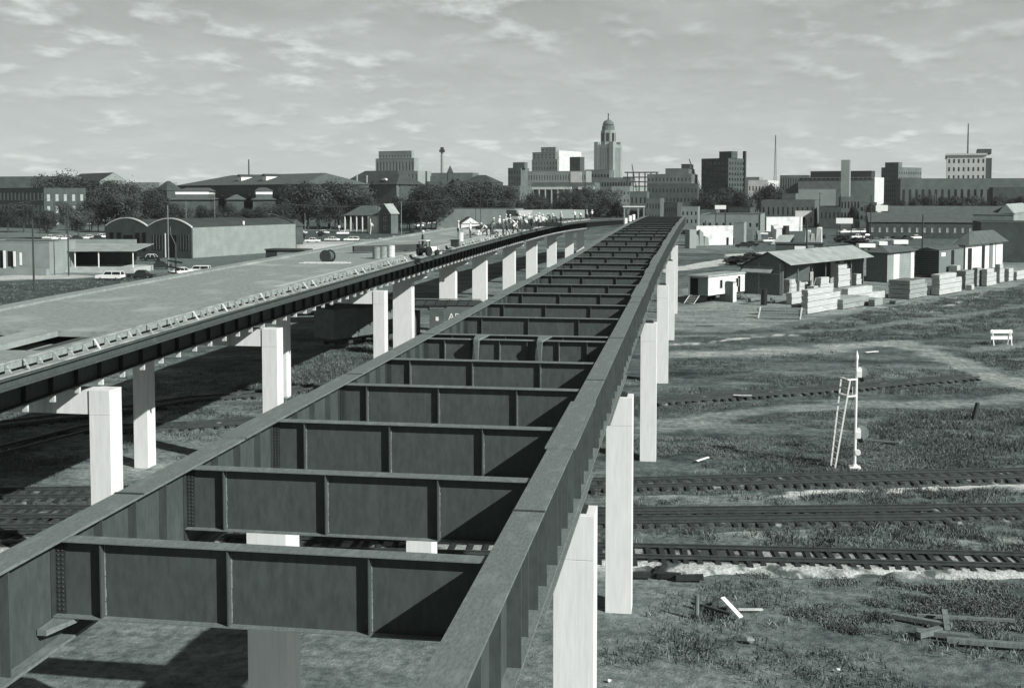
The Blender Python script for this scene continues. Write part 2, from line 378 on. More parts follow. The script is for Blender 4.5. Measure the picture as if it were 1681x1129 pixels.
me.polygons.foreach_set('use_smooth', [True] * len(quads)); me.update(); me.validate()
at_ = me.attributes.new('soil', 'FLOAT', 'POINT'); at_.data.foreach_set('value', gv.astype(np.float32))
gm = bpy.data.materials.new('yard soil and grass'); gm.use_nodes = True; t = gm.node_tree; n = t.nodes; l = t.links; b = n['Principled BSDF']
b.inputs['Roughness'].default_value = 0.95; b.inputs['Specular IOR Level'].default_value = 0.1
an = n.new('ShaderNodeAttribute'); an.attribute_name = 'soil'; c_ = n.new('ShaderNodeTexCoord')
def gnoise(sc, det, st=(1, 1, 1), rough=.65):
    mp = n.new('ShaderNodeMapping'); mp.inputs['Scale'].default_value = st; l.new(c_.outputs['Object'], mp.inputs[0])
    q = n.new('ShaderNodeTexNoise'); q.inputs['Scale'].default_value = sc; q.inputs['Detail'].default_value = det; q.inputs['Roughness'].default_value = rough; l.new(mp.outputs[0], q.inputs[0]); return q.outputs[0]
def gmath(op, a, bb=None, cl=False):
    q = n.new('ShaderNodeMath'); q.operation = op; q.use_clamp = cl
    for i, v_ in enumerate((a, bb)):
        if v_ is None: continue
        if isinstance(v_, (int, float)): q.inputs[i].default_value = v_
        else: l.new(v_, q.inputs[i])
    return q.outputs[0]
f1 = gnoise(2.2, 8); f2 = gnoise(14, 4); f3 = gnoise(0.5, 6, (.35, 1.2, 1))
f = gmath('MULTIPLY', gmath('ADD', gmath('MULTIPLY', gmath('SUBTRACT', f1, .5), 2.4), 1.0), gmath('ADD', gmath('MULTIPLY', gmath('SUBTRACT', f2, .5), 1.0), 1.0))
f = gmath('MULTIPLY', f, gmath('ADD', gmath('MULTIPLY', gmath('SUBTRACT', f3, .5), 1.5), 1.0))
val = gmath('MAXIMUM', gmath('MULTIPLY', an.outputs['Fac'], f), 0.012)
cc = n.new('ShaderNodeCombineColor'); l.new(gmath('MULTIPLY', val, gmath('MINIMUM', gmath('ADD', gmath('MULTIPLY', val, .6), .73), .95)), cc.inputs[0]); l.new(val, cc.inputs[1]); l.new(gmath('MULTIPLY', val, .965), cc.inputs[2]); l.new(cc.outputs[0], b.inputs['Base Color'])
bp = n.new('ShaderNodeBump'); bp.inputs['Distance'].default_value = 0.12; l.new(f1, bp.inputs['Height']); bp2 = n.new('ShaderNodeBump'); bp2.inputs['Distance'].default_value = 0.03; l.new(f2, bp2.inputs['Height']); l.new(bp.outputs[0], bp2.inputs['Normal']); l.new(bp2.outputs[0], b.inputs['Normal'])
me.materials.append(gm)
struct(link('ground', me))

# ================================================================== RAILWAY TRACKS
# each track: rail positions given as ground points of the near / far rail
def poly_at(pts, x):
    for (a, b) in zip(pts[:-1], pts[1:]):
        if a[0] <= x <= b[0] or b is pts[-1]: return a[1] + (b[1] - a[1]) * (x - a[0]) / (b[0] - a[0])
TRK = [
 ('near', [(-140, 897, 'p'), (0, 888, 'p')], None)]
def mk_track(label, cpts, x0, x1, tie_step=0.62, ballast=1.9, bal_near=0.0, white=None, edge=None, sink=0.0):
    """cpts: world (x,y) centre points sorted by x, x0..x1 the stretch built"""
    root = thing('railway_track', label, 'railway track', (0, 0, 0), 0, 'railway tracks crossing under the bridges')
    step = 3.0; xs_ = list(np.arange(x0, x1 + .01, step))
    P = [Vector((x, poly_at(cpts, x), 0)) for x in xs_]
    def nrm(i):
        d = (P[min(i + 1, len(P) - 1)] - P[max(i - 1, 0)]).normalized(); return Vector((-d.y, d.x, 0))
    Z0 = 0.10 - sink
    for s in (-1, 1):
        m = MB(); prof = [(-.07, 0), (.07, 0), (.07, .02), (.012, .04), (.012, .12), (.036, .13), (.036, .165), (-.036, .165), (-.036, .13), (-.012, .12), (-.012, .04), (-.07, .02)]
        vs = []; k = len(prof)
        for i, p in enumerate(P):
            nn = nrm(i); c = p + nn * (s * .7525)
            for u, z in prof: q = c + nn * u; vs.append((q.x, q.y, Z0 + .12 + z))
        fs = [(i * k + j, i * k + (j + 1) % k, (i + 1) * k + (j + 1) % k, (i + 1) * k + j) for i in range(len(P) - 1) for j in range(k)]
        m.add(vs, fs); m.build('rail', M['rail'], root)
    m = MB(); L_ = sum((P[i + 1] - P[i]).length for i in range(len(P) - 1)); x = x0
    while x < x1:
        y = poly_at(cpts, x); d = (Vector((x + .5, poly_at(cpts, x + .5), 0)) - Vector((x, y, 0))).normalized(); nn = Vector((-d.y, d.x, 0))
        c = Vector((x, y, Z0 + .03)) + d * random.uniform(-.05, .05); j = random.uniform(-.08, .08); hl = 1.28 + random.uniform(-.06, .1)
        nn = (nn + d * random.uniform(-.05, .05)).normalized()
        m.bar(c - nn * (hl - j), c + nn * (hl + j), .22, .17); x += tie_step * random.choice([random.uniform(.9, 1.12), random.uniform(.75, 1.3)])
    o = m.build('ties', M['tie'], root); o['kind'] = 'stuff'
    # ballast bed: ragged-edged low bank
    bx = np.arange(x0, x1 + .01, 0.5); prof = [-1, -.8, -.55, 0, .55, .8, 1]; vs = []; k = len(prof)
    for x in bx:
        y = poly_at(cpts, x)
        for u in prof:
            rag = 1 + .28 * (fbm(np.array([x * .6]), np.array([u * 3. + y]), 41)[0] - .5) * 2
            h = -.12 if abs(u) == 1 else (.03 if abs(u) == .8 else .135)
            off = u * ballast * rag - (bal_near if u < 0 else 0) * abs(u)
            vs.append((x, y + off, h + .03 * (random.random() - .5)))
    fs = [(i * k + j, i * k + j + 1, (i + 1) * k + j + 1, (i + 1) * k + j) for i in range(len(bx) - 1) for j in range(k - 1)]
    mb = MB(); mb.add(vs, fs)
    mb.build('ballast_bed', white or M['ballast'], root, smooth=True)
    if edge:                                     # ragged strip of clean rock along the near side
        vs = []; k = 5
        for x in bx:
            y = poly_at(cpts, x); g = fbm(np.array([x * .35]), np.array([3.3]), 77)[0]; g2 = fbm(np.array([x * 1.3]), np.array([9.3]), 78)[0]; wd = edge[0] * max(.05, (g - .25) * 1.8)
            for j in range(k): vs.append((x, y - edge[1] - wd * j / 4 - (g2 - .5) * .5 * (j > 0), (.15, .17, .15, .09, -.08)[j] + .04 * random.random()))
        fs = [(i * k + j, i * k + j + 1, (i + 1) * k + j + 1, (i + 1) * k + j) for i in range(len(bx) - 1) for j in range(k - 1)]
        mb = MB(); mb.add(vs, fs); mb.build('clean_ballast', M['ballast_w'], root, smooth=True)
    return root
M['ballast_w'] = mat('clean pale ballast', 0.42, 0.95, 0.5, 9, 0.06, 8, 0.1, wear=(0.10, 0.9, 0.50, 0.62))
M['ballast_d'] = mat('dirty ballast', 0.075, 0.95, 0.7, 6, 0.05, 8, 0.1, wear=(0.30, 1.1, 0.60, 0.7))
def W2(l): return [(G(*p).x, G(*p).y) for p in l]
mk_track('nearest railway track, pale ballast along its near side, passing the feet of the first columns', W2([(-150, 893), (0, 890), (1045, 914), (1681, 929), (1800, 933)]), -62, 62, ballast=1.9, white=M['ballast'], edge=(1.5, 1.05))
mk_track('second railway track from the camera, low among weeds beyond the nearest one', W2([(-150, 846), (0, 846), (1040, 850), (1681, 843), (1800, 842)]), -66, 66, white=M['ballast_d'], sink=.05)
mk_track('siding merging into the second track on the left, close to its near side', W2([(-150, 868), (0, 863), (700, 860), (1300, 853)]), -66, 12, white=M['ballast_d'], sink=.05)
mk_track('third railway track running just in front of the signal mast', W2([(-150, 815), (0, 816), (1040, 798), (1681, 782), (1800, 779)]), -66, 70, ballast=1.7, white=M['ballast_d'], sink=.06)
mk_track('fourth railway track, half sunk in earth behind the signal mast', W2([(100, 706), (282, 703), (429, 692), (1080, 660), (1400, 637), (1593, 620)]), -60, 24, white=M['ballast_d'], ballast=1.3, sink=.13)
mk_track('overgrown track beyond the fourth one, under the concrete bridge', W2([(280, 660), (420, 650), (560, 632), (700, 615)]), -70, -14, white=M['ballast_d'], ballast=1.3, sink=.1)

# ================================================================== GRASS AND WEEDS
def blades(name, label, x, y, h, wd, m, lean=.35, per=7, cat='weeds', spread=.16):
    n_ = len(x); k = n_ * per
    bx = np.repeat(x, per) + rng.normal(0, spread, k); by = np.repeat(y, per) + rng.normal(0, spread, k)
    hh = np.repeat(h, per) * rng.uniform(.5, 1.15, k); a = rng.uniform(0, 2 * np.pi, k); ln = rng.normal(0, lean, (k, 2)) * hh[:, None]
    ww = wd * rng.uniform(.6, 1.4, k)
    v0 = np.stack([bx - np.cos(a) * ww, by - np.sin(a) * ww, np.full(k, -.05)], 1); v1 = np.stack([bx + np.cos(a) * ww, by + np.sin(a) * ww, np.full(k, -.05)], 1)
    v2 = np.stack([bx + ln[:, 0] * .5 + np.cos(a) * ww * .8, by + ln[:, 1] * .5 + np.sin(a) * ww * .8, hh * .6], 1)
    v3 = np.stack([bx + ln[:, 0], by + ln[:, 1], hh], 1)
    V = np.stack([v0, v1, v2, v3], 1).reshape(-1, 3); me = bpy.data.meshes.new(name)
    me.vertices.add(len(V)); me.vertices.foreach_set('co', V.ravel().astype(np.float32))
    me.loops.add(k * 4); me.loops.foreach_set('vertex_index', np.arange(k * 4, dtype=np.int32)); me.polygons.add(k)
    me.polygons.foreach_set('loop_start', np.arange(0, k * 4, 4, dtype=np.int32)); me.polygons.foreach_set('loop_total', np.full(k, 4, np.int32)); me.update()
    me.materials.append(m); o = link(name, me); struct(o, 'stuff', label, cat); return o
def scatter(poly, dens, seed, thr):
    P_ = [gp2(*p) for p in poly]; xa = [p[0] for p in P_]; ya = [p[1] for p in P_]
    n_ = int((max(xa) - min(xa)) * (max(ya) - min(ya)) * dens)
    x = rng.uniform(min(xa), max(xa), n_); y = rng.uniform(min(ya), max(ya), n_)
    keep = poly_mask(x, y, P_) & (fbm(x * .35, y * .5, seed) > thr); return x[keep], y[keep]
TRACK_LINES = [W2(l) for l in ([(-150, 893), (0, 890), (1045, 914), (1800, 933)], [(-150, 846), (1040, 850), (1800, 842)], [(-150, 815), (0, 816), (1040, 798), (1800, 779)], [(-150, 868), (0, 863), (700, 860), (1300, 853)], [(100, 706), (429, 692), (1080, 660), (1593, 620)])]
def offtrack(x, y, w=2.0):
    ok = np.ones(x.shape, bool)
    for l_ in TRACK_LINES: ok &= seg_dist(x, y, l_) > w
    for pts, hw, _v in DIRT_ROADS: ok &= seg_dist(x, y, [gp2(*p) for p in pts]) > hw * .9
    return ok
W_ = []
for poly, dens, seed, thr, hgt in [
    ([(985, 868), (1800, 862), (1800, 912), (985, 900)], 5.0, 3, .40, .42),       # between first and second tracks
    ([(985, 815), (1800, 797), (1800, 828), (985, 832)], 3.0, 4, .50, .40),
    ([(1040, 775), (1340, 745), (1500, 760), (1800, 690), (1800, 772), (1040, 792)], 2.6, 5, .47, .34),
    ([(1420, 700), (1500, 680), (1800, 670), (1800, 740), (1500, 745)], 3.5, 6, .38, .5),
    ([(1090, 640), (1400, 615), (1600, 600), (1600, 645), (1300, 655), (1090, 660)], 2.5, 7, .45, .36),
    ([(1480, 570), (1640, 560), (1800, 570), (1800, 615), (1600, 600)], 2.5, 8, .45, .4),
    ([(1300, 540), (1400, 515), (1540, 490), (1800, 455), (1800, 520), (1500, 560), (1300, 560)], 1.6, 9, .42, .5),
    ([(1090, 575), (1300, 555), (1400, 570), (1250, 610), (1090, 625)], 1.5, 10, .5, .35),
    ([(1100, 950), (1800, 965), (1800, 1180), (1300, 1180), (1180, 1080), (1050, 1040)], 3.2, 12, .50, .24),
    ([(990, 1060), (1180, 1050), (1180, 1100), (1000, 1110)], 6, 13, .5, .35),
    ([(300, 770), (420, 720), (600, 610), (600, 560), (480, 600), (260, 690)], 2.2, 14, .48, .45),
    ([(-60, 470), (250, 455), (360, 455), (150, 495), (-60, 520)], .8, 15, .35, .5),
    ([(480, 655), (600, 600), (640, 560), (590, 560), (480, 620)], 3, 16, .35, .6),
    ([(-60, 640), (400, 600), (520, 640), (200, 760), (-60, 790)], 1.0, 18, .5, .4)]:
    x, y = scatter(poly, dens, seed, thr); ok = offtrack(x, y, 1.75); x = x[ok]; y = y[ok]
    W_.append((x, y, hgt * (0.4 + 1.2 * fbm(x * .5, y * .7, seed + 50))))
wx = np.concatenate([a[0] for a in W_]); wy = np.concatenate([a[1] for a in W_]); wh = np.concatenate([a[2] for a in W_])
hb = np.clip(wh / .4, .5, 1.6)
sel = rng.random(len(wx)) < .8
blades('weeds', 'dark weeds and grass growing between the railway tracks', wx[sel], wy[sel], wh[sel] * .5, .018, M['weed'], per=20, lean=.5, spread=.3)
blades('dry_grass', 'paler dry grass tufts scattered between the railway tracks', wx[~sel], wy[~sel], wh[~sel] * .48, .015, M['leaf_dry'], cat='grass', per=16, lean=.5, spread=.28)
# short turf everywhere the ground is not bare
n_ = 300000; dd_ = 40 + 90 * rng.random(n_) ** 1.5; xx_ = rng.uniform(-1, 1, n_); pxr_ = rng.uniform(960, 1720, n_); left_ = rng.random(n_) < .16; pxr_[left_] = rng.uniform(-20, 640, left_.sum())
py_ = HOR + 28675 / dd_; dirv = [G(float(a_), float(b_)) for a_, b_ in zip(pxr_[:2], py_[:2])]
Dx = FW.x * F_PX + RT.x * (pxr_ - W_PX / 2) + UP.x * (CY - py_); Dy = FW.y * F_PX + RT.y * (pxr_ - W_PX / 2) + UP.y * (CY - py_); Dz = FW.z * F_PX + UP.z * (CY - py_); T_ = -CAMZ / Dz
tx, ty = Dx * T_, Dy * T_; val_ = ground_value(tx, ty); ok = (val_ < .135) & (fbm(tx * .06, ty * .16, 211) + .07 * (ty < 60) > .46) & offtrack(tx, ty, 1.3) & (fbm(tx * .5, ty * .9, 91) > .40); tx, ty = tx[ok], ty[ok]
th_ = .035 + .16 * fbm(tx * .6, ty * .8, 95) ** 2
blades('turf', 'short rough turf over the earth of the rail yard', tx, ty, th_, .016, M['turf'], cat='grass', per=3, lean=.7, spread=.12)
print('weeds', len(wx), 'turf', len(tx))
# ================================================================== THE STEEL GIRDER BRIDGE
XL, XR = -10.15, -2.70                           # girder web lines
def interp(x, tab):
    for (a, b) in zip(tab[:-1], tab[1:]):
        if x <= b[0]: return a[1] + (b[1] - a[1]) * max(0, (x - a[0])) / (b[0] - a[0])
    return tab[-1][1]
def smooth_interp(x, tab): return (interp(x - 4, tab) + 2 * interp(x, tab) + interp(x + 4, tab)) / 4
GTOP = [(-20, 10.0), (95, 10.0), (112, 10.25), (130, 10.6), (165, 11.05), (200, 11.3), (222, 11.4), (250, 10.9), (275, 9.9)]
GX = [(-20, 0), (95, 0), (125, .45), (165, 1.05), (205, 1.7), (240, 2.4), (275, 3.3)]
def gtop(y): return smooth_interp(y, GTOP)
def gxo(y): return smooth_interp(y, GX)
YEND = 226
bridge = thing('girder_bridge', 'long unfinished steel girder bridge with open cross beams running into the distance', 'bridge', (-6.4, 0, 0))
bx0 = -6.4
def sweep(x, y0, y1, prof, step=4.0, m=None):
    """prof: (dx, dz from girder top) closed polygon swept along the bridge"""
    m = m or MB(); ys_ = [y0]
    while ys_[-1] < y1 - .01: ys_.append(min(y1, ys_[-1] + step))
    k = len(prof); vs = [(x + gxo(y) + dx - bx0, y, gtop(y) + dz) for y in ys_ for dx, dz in prof]
    fs = [(i * k + j, i * k + (j + 1) % k, (i + 1) * k + (j + 1) % k, (i + 1) * k + j) for i in range(len(ys_) - 1) for j in range(k)]
    fs += [tuple(range(k)), tuple((len(ys_) - 1) * k + j for j in reversed(range(k)))]
    return m.add(vs, fs)
def rect(x0, x1, z0, z1): return [(x0, z0), (x1, z0), (x1, z1), (x0, z1)]
DEP = 1.72
# floor beam positions from the photo rows of their top edges
rows = [904, 780, 699, 637, 594, 559.5, 552, 522.8, 501, 483, 468.2, 454, 443, 433.2, 424.3, 416.4, 409.5, 402.8, 397.2, 392.6]
BY = [5.2, 10.6]; 
for r in rows: BY.append(YAT(9.9, r, -6.4))
while BY[-1] < YEND - 8:
    BY.append(BY[-1] + 7.6)
JOINT = BY[7]; 
splices = [19.2, 33.3, (BY[7] + BY[8]) / 2, 58, 72, 86, 98, 113, 128, 143, 160, 178, 196, 214, YEND]
covers = [(24, 29.5), (61, 69), (80, 84.5), (91, 102), (118, 126), (134, 143), (152, 161), (171, 180), (192, 200)]
for X, side in ((XL, 'left'), (XR, 'right')):
    sgn = 1 if side == 'left' else -1            # direction of the inside of the bridge
    g = sweep(X, -6, YEND, rect(-.012, .012, -DEP, -.045)).build('girder_web', M['steel'], bridge)
    # top flange in lengths, each butted at a splice
    y0 = -6
    for k, y1 in enumerate(splices):
        wd = .275
        sweep(X, y0, y1 - .02, rect(-wd, wd, -.045, 0)).build('top_flange', M['steel_top'], g); y0 = y1
    for (a, b_) in covers: sweep(X, a, b_, rect(-.33, .33, .002, .042)).build('cover_plate', M['steel_top'], g)
    for y1 in splices[:8]:                       # weld seam / splice strip
        sweep(X, y1 - .05, y1 + .03, rect(-.285, .285, .001, .012), 1).build('splice_seam', M['steel_dark'], g)
    m = MB(); sweep(X, -6, YEND, rect(-.24, .24, -DEP - .05, -DEP), 4, m); m.build('bottom_flange', M['steel_top'], g)
    for (a, b_) in [(x_ - 5, x_ + 5) for x_ in (24, 40.5, 63.5, 91, 119, 147)]:
        sweep(X, a, b_, rect(-.31, .31, -DEP - .10, -DEP - .052)).build('cover_plate', M['steel_top'], g)
    far = MB(); cnt = 0; y = 3.0
    st = []
    for a, b_ in zip(BY[:-1], BY[1:]):
        if b_ - a < 2: continue
        n_ = 4
        for k in range(1, n_): st.append(a + (b_ - a) * k / n_)
    for y in st:
        x = X + gxo(y) - bx0; zt = gtop(y)
        mk = MB() if cnt < 66 else far
        for s in (-1, 1): 
            mk.box(x + s * .014 if s > 0 else x - .175, x + .175 if s > 0 else x - .014, y - .012, y + .012, zt - DEP + .004, zt - .049)
        if cnt < 66: mk.build('stiffener', M['steel'], g)
        cnt += 1
    for i, y in enumerate(BY):                   # wide bearing plates outside where beams frame in
        x = X + gxo(y) - bx0; zt = gtop(y); mk = MB() if i < 22 else far; s = -sgn
        a, b_ = (x + .014, x + .235) if s > 0 else (x - .235, x - .014)
        mk.box(a, b_, y - .02, y + .02, zt - DEP + .004, zt - .049)
        if i < 22: mk.build('stiffener', M['steel'], g)
    o = far.build('stiffener', M['steel'], g); o['kind'] = 'stuff'
BD = 1.25
def beam_piece(y): return XL + gxo(y) + .014 - bx0, XR + gxo(y) - .014 - bx0, gtop(y) - .06
for i, y in enumerate(BY):
    x0, x1, zt = beam_piece(y); dd = BD
    if i in (6, 7): zt -= .0
    m = MB(); m.box(x0, x1, y - .008, y + .008, zt - dd, zt - .022); o = m.build('floor_beam', M['steel'], bridge)
    m = MB(); m.box(x0 + .02, x1 - .02, y - .16, y + .16, zt - .02, zt); m.build('top_flange', M['steel_top'], o)
    m = MB(); m.box(x0 + .02, x1 - .02, y - .15, y + .15, zt - dd - .02, zt - dd); m.build('bottom_flange', M['steel_top'], o)
    if i < 24:
        for u in (.115, .405, .715):
            xx = x0 + (x1 - x0) * u
            m = MB(); m.box(xx - .012, xx + .012, y - .135, y - .01, zt - dd + .003, zt - .025)
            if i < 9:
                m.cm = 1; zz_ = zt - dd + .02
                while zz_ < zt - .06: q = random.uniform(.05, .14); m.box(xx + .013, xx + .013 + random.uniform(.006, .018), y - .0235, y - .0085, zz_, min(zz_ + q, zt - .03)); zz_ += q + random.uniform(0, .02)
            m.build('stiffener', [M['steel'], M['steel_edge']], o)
        if i in (7,):
            for u in (.25, .55, .86):
                xx = x0 + (x1 - x0) * u; m = MB(); m.box(xx - .012, xx + .012, y - .135, y - .01, zt - dd + .003, zt - .025); m.build('stiffener', M['steel'], o)
    else:
        m = MB()
        for u in (.115, .405, .715):
            xx = x0 + (x1 - x0) * u; m.box(xx - .012, xx + .012, y - .135, y - .01, zt - dd + .003, zt - .025)
        m.build('stiffener', M['steel'], o)
    # bolted connection angle at the left end
    if i < 16:
        m = MB(); m.box(x0, x0 + .012, y - .16, y - .012, zt - dd - .3, zt - .03); m.box(x0 + .013, x0 + .19, y - .024, y - .010, zt - dd + .02, zt - .04)
        m.build('connection_angle', M['steel_dark'], o)
    if i < 6:
        m = MB()
        for k in range(15):
            zz_ = zt - .12 - k * (dd - .2) / 14
            for xx in (x0 + .065, x0 + .14): m.tube([(xx, y - .024, zz_), (xx, y - .042, zz_)], .014, 6)
        o2 = m.build('bolt_rows', M['steel'], o); o2['kind'] = 'stuff'
# two seat brackets standing on the joint beam
y = BY[7] - .0; x0, x1, zt = beam_piece(BY[7])
for u in (.29, .62):
    xx = x0 + (x1 - x0) * u; m = MB()
    m.hexa([(xx - .05, BY[7] - .5, zt - .02), (xx + .12, BY[7] - .5, zt - .02), (xx + .30, BY[7] + .1, zt + .05), (xx - .1, BY[7] + .1, zt + .05), (xx - .08, BY[7] - .5, zt + .06), (xx + .1, BY[7] - .5, zt + .06), (xx + .5, BY[7] + .1, zt + .17), (xx - .1, BY[7] + .1, zt + .17)])
    m.hexa([(xx - .03, BY[7] - .3, zt - 1.0), (xx + .03, BY[7] - .3, zt - 1.0), (xx + .03, BY[7] - .17, zt - 1.0), (xx - .03, BY[7] - .17, zt - 1.0), (xx - .1, BY[7] - .5, zt), (xx + .1, BY[7] - .5, zt), (xx + .1, BY[7] - .17, zt), (xx - .1, BY[7] - .17, zt)])
    m.build('seat_bracket', M['steel_top'], bridge)
# bracing gusset at the lower left of the first visible beam
yb = BY[2]; m = MB(); x0, x1, zt = beam_piece(yb)
m.hexa([(x0 + .02, yb - .6, zt - BD - .14), (x0 + .18, yb - .6, zt - BD - .14), (x0 + .42, yb - .05, zt - BD - .10), (x0 + .02, yb - .05, zt - BD - .10), (x0 + .02, yb - .6, zt - BD - .05), (x0 + .18, yb - .6, zt - BD - .05), (x0 + .42, yb - .05, zt - BD - .025), (x0 + .02, yb - .05, zt - BD - .025)])
m.build('gusset', M['steel_top'], bridge)

# columns under the steel bridge
def column(name, label, x0, x1, y0, y1, zt, joint=1.05, group=None, parent=None, cat='bridge column', z0=-.3):
    m = MB(); m.box(x0, x1, y0, y1, z0, zt - joint - .012)
    m.box(x0 + .012, x1 - .012, y0 + .012, y1 - .012, zt - joint - .012, zt - joint)
    m.box(x0, x1, y0, y1, zt - joint, zt)
    return m
def steel_col(label, xl, xr, y, zt, dx=0):
    cx_, hw = (xl + xr) / 2, (xr - xl) / 2
    t = thing('bridge_column', label, 'bridge column', (cx_, y, 0), 0, 'concrete columns under the steel bridge')
    m = column('', '', -hw, hw, 0, .95, zt); m.build('shaft', M['conc'], t, bevel=.015)
    m = MB(); m.box(-.28, .28, .2, .75, zt + .003, zt + .07); m.box(-.2, .2, .27, .68, zt + .07, zt + .14); m.build('bearing', M['steel_dark'], t)
    return t
RC = [(24.6, 'nearest right-hand column, cut off by the photo bottom edge'), (None, 'second right-hand column, standing in bare earth beside the nearest track'), (None, 'third right-hand column, its foot in grass beyond the third track'),
      (None, 'fourth right-hand column, short in view, beside the dirt yard'), (121, 'fifth right-hand column, a sliver beyond the fourth'), (149, 'sixth right-hand column from the camera, near the rubble lots'), (177, 'seventh right-hand column, far along the steel bridge'), (205, 'eighth right-hand column at the far end of the steel bridge')]
RY = [G(945, 840, 8.12).y, G(1018, 1003).y, G(1065, 755).y, G(1089, 627).y, 121, 149, 177, 205]
RY = RY[:6]
for i, (yy, (_, lab)) in enumerate(zip(RY, RC)):
    xo = gxo(yy) - (.25 if i > 3 else 0) - (.25 if i > 4 else 0); steel_col(lab, [-3.06, -2.94, -2.68, -2.5, -2.45, -2.5][i] + xo, [-2.1, -1.97, -1.75, -1.55, -1.5, -1.6][i] + xo, yy, gtop(yy) - DEP - .25)
LC = ['nearest left-hand column, seen through the frame with girder shadow across its face', 'second left-hand column, glimpsed in the slot between the first two floor beams'] + ['left-hand column %s, hidden behind the floor beams' % o for o in ('beyond the second', 'beyond the fourth track', 'near the boxcars')]
for i, (yy, lab) in enumerate(zip(RY[:2], LC)):
    steel_col(lab, -10.5, -9.5, yy - .3, gtop(yy) - DEP - .25)
for yy in RY[2:]:
    xo = gxo(yy); steel_col('left-hand column of the steel bridge hidden behind its floor beams', -10.5 + xo, -9.5 + xo, yy, gtop(yy) - DEP - .25)

# ================================================================== THE CONCRETE-DECKED BRIDGE
RBX0, RBX1 = -31.6, -22.0
DTOP = [(-20, 9.75), (32, 9.95), (52, 10.3), (72, 10.5), (105, 10.8), (148, 11.0), (195, 10.95), (235, 10.6), (290, 9.8), (330, 9.2)]
RX = [(-20, 0), (180, 0), (215, .5), (260, 3.0), (330, 9.5)]
def dtop(y): return smooth_interp(y, DTOP)
def rxo(y): return smooth_interp(y, RX)
rb = thing('road_bridge', 'long bridge with a freshly poured pale concrete deck, left of the steel one', 'bridge', (-26.8, 0, 0)); rbx = -26.8
def sweepr(prof, y0, y1, step=4.0, m=None):
    m = m or MB(); ys_ = [y0]
    while ys_[-1] < y1 - .01: ys_.append(min(y1, ys_[-1] + step))
    k = len(prof); vs = [(x + rxo(y) - rbx, y, dtop(y) + z) for y in ys_ for x, z in prof]
    fs = [(i * k + j, i * k + (j + 1) % k, (i + 1) * k + (j + 1) % k, (i + 1) * k + j) for i in range(len(ys_) - 1) for j in range(k)]
    fs += [tuple(range(k)), tuple((len(ys_) - 1) * k + j for j in reversed(range(k)))]
    return m.add(vs, fs)
RE = 300
# two rectangular gaps in the slab
hA = [G(-40, 553, 10.1), G(12, 553, 10.1), G(58, 543, 10.1)]
ga = (36.4, 41.2); xa, xb, xc = -31.0, -26.0, -24.7; xd = -22.45
sl = MB()
for (x0, x1, y0, y1) in [(RBX0, RBX1, -8, ga[0]), (RBX0, xa, ga[0], ga[1]), (xb, xc, ga[0], ga[1]), (xd, RBX1, ga[0], ga[1]), (RBX0, RBX1, ga[1], 150)]:
    sweepr(rect(x0, x1, -.22, 0), y0, y1, 4, sl)
deck = sl.build('deck_slab', M['deck'], rb); sweepr(rect(RBX0, RBX1, -.22, -.16), 150.02, RE).build('bare_formwork', M['steel_dark'], rb)
sweepr([(RBX0 - .02, -.2), (RBX0 + .75, .003), (RBX0 + .75, .12), (RBX0 + .1, .14), (RBX0 - .02, .14)], -8, 150).build('kerb', M['deck'], rb)
sweepr(rect(RBX1 - .14, RBX1 + .02, .003, .05), -8, 150).build('edge_form', M['forms'], rb)
sweepr(rect(RBX1 - .9, RBX1 - .5, .003, .02), 60, 148).build('screed_strip', M['deck_light'], rb)
# falsework at the edge: ledge planks, bright struts, channel
sweepr(rect(RBX1 + .02, RBX1 + .42, -.34, -.30), -8, RE).build('edge_ledge', M['forms'], rb)
ch = sweepr([(RBX1 + .36, -.72), (RBX1 + .56, -.72), (RBX1 + .56, -.66), (RBX1 + .44, -.64), (RBX1 + .44, -.42), (RBX1 + .56, -.40), (RBX1 + .56, -.345), (RBX1 + .36, -.345)], -8, RE).build('fascia_channel', M['steel'], rb)
sweepr(rect(RBX1 - .28, RBX1 - .24, -.9, -.225), -8, RE).build('edge_board', M['oldwood'], rb)
y = 30.0; k = 0; farm = MB()
while y < 235:
    x = RBX1 + rxo(y) - rbx; z = dtop(y); mm = MB() if k < 98 else farm
    big = (k % 5 == 0) or (k % 7 == 3)
    if big: mm.hexa([(x - .05, y - .06, z - .02), (x + .0, y - .06, z - .02), (x + .0, y + .07, z - .02), (x - .05, y + .07, z - .02), (x + .36, y - .25, z - .30), (x + .43, y - .25, z - .30), (x + .43, y - .11, z - .30), (x + .36, y - .11, z - .30)] if False else [(x + .36, y - .26, z - .299), (x + .41, y - .26, z - .299), (x + .41, y - .18, z - .299), (x + .36, y - .18, z - .299), (x + .0, y - .04, z + .055), (x + .05, y - .04, z + .055), (x + .05, y + .04, z + .055), (x + .0, y + .04, z + .055)])
    else: mm.hexa([(x + .022, y - .05, z - .295), (x + .24, y - .035, z - .295), (x + .24, y + .035, z - .295), (x + .022, y + .05, z - .295), (x + .022, y - .05, z - .04), (x + .06, y - .05, z - .04), (x + .06, y + .05, z - .04), (x + .022, y + .05, z - .04)])
    if k < 98: mm.build('form_bracket', M['wood_end'] if k % 2 and big else M['plank'] if big else (M['forms'] if k % 2 else M['wood_end']), rb)
    k += 1; y += .85 + random.uniform(-.15, .15) + (y > 100) * .4
o = farm.build('form_bracket', M['plank'], rb); o['kind'] = 'stuff'
for x in (-23.5, -26.2, -28.6, -30.9):
    gg = sweepr(rect(x - .012, x + .012, -1.95, -.26), -8, RE).build('girder_web', M['steel'], rb)
    sweepr(rect(x - .22, x + .22, -2.0, -1.951), -8, RE).build('bottom_flange', M['steel'], gg)
    sweepr(rect(x - .22, x + .22, -.259, -.222), -8, RE).build('top_flange', M['steel'], gg)
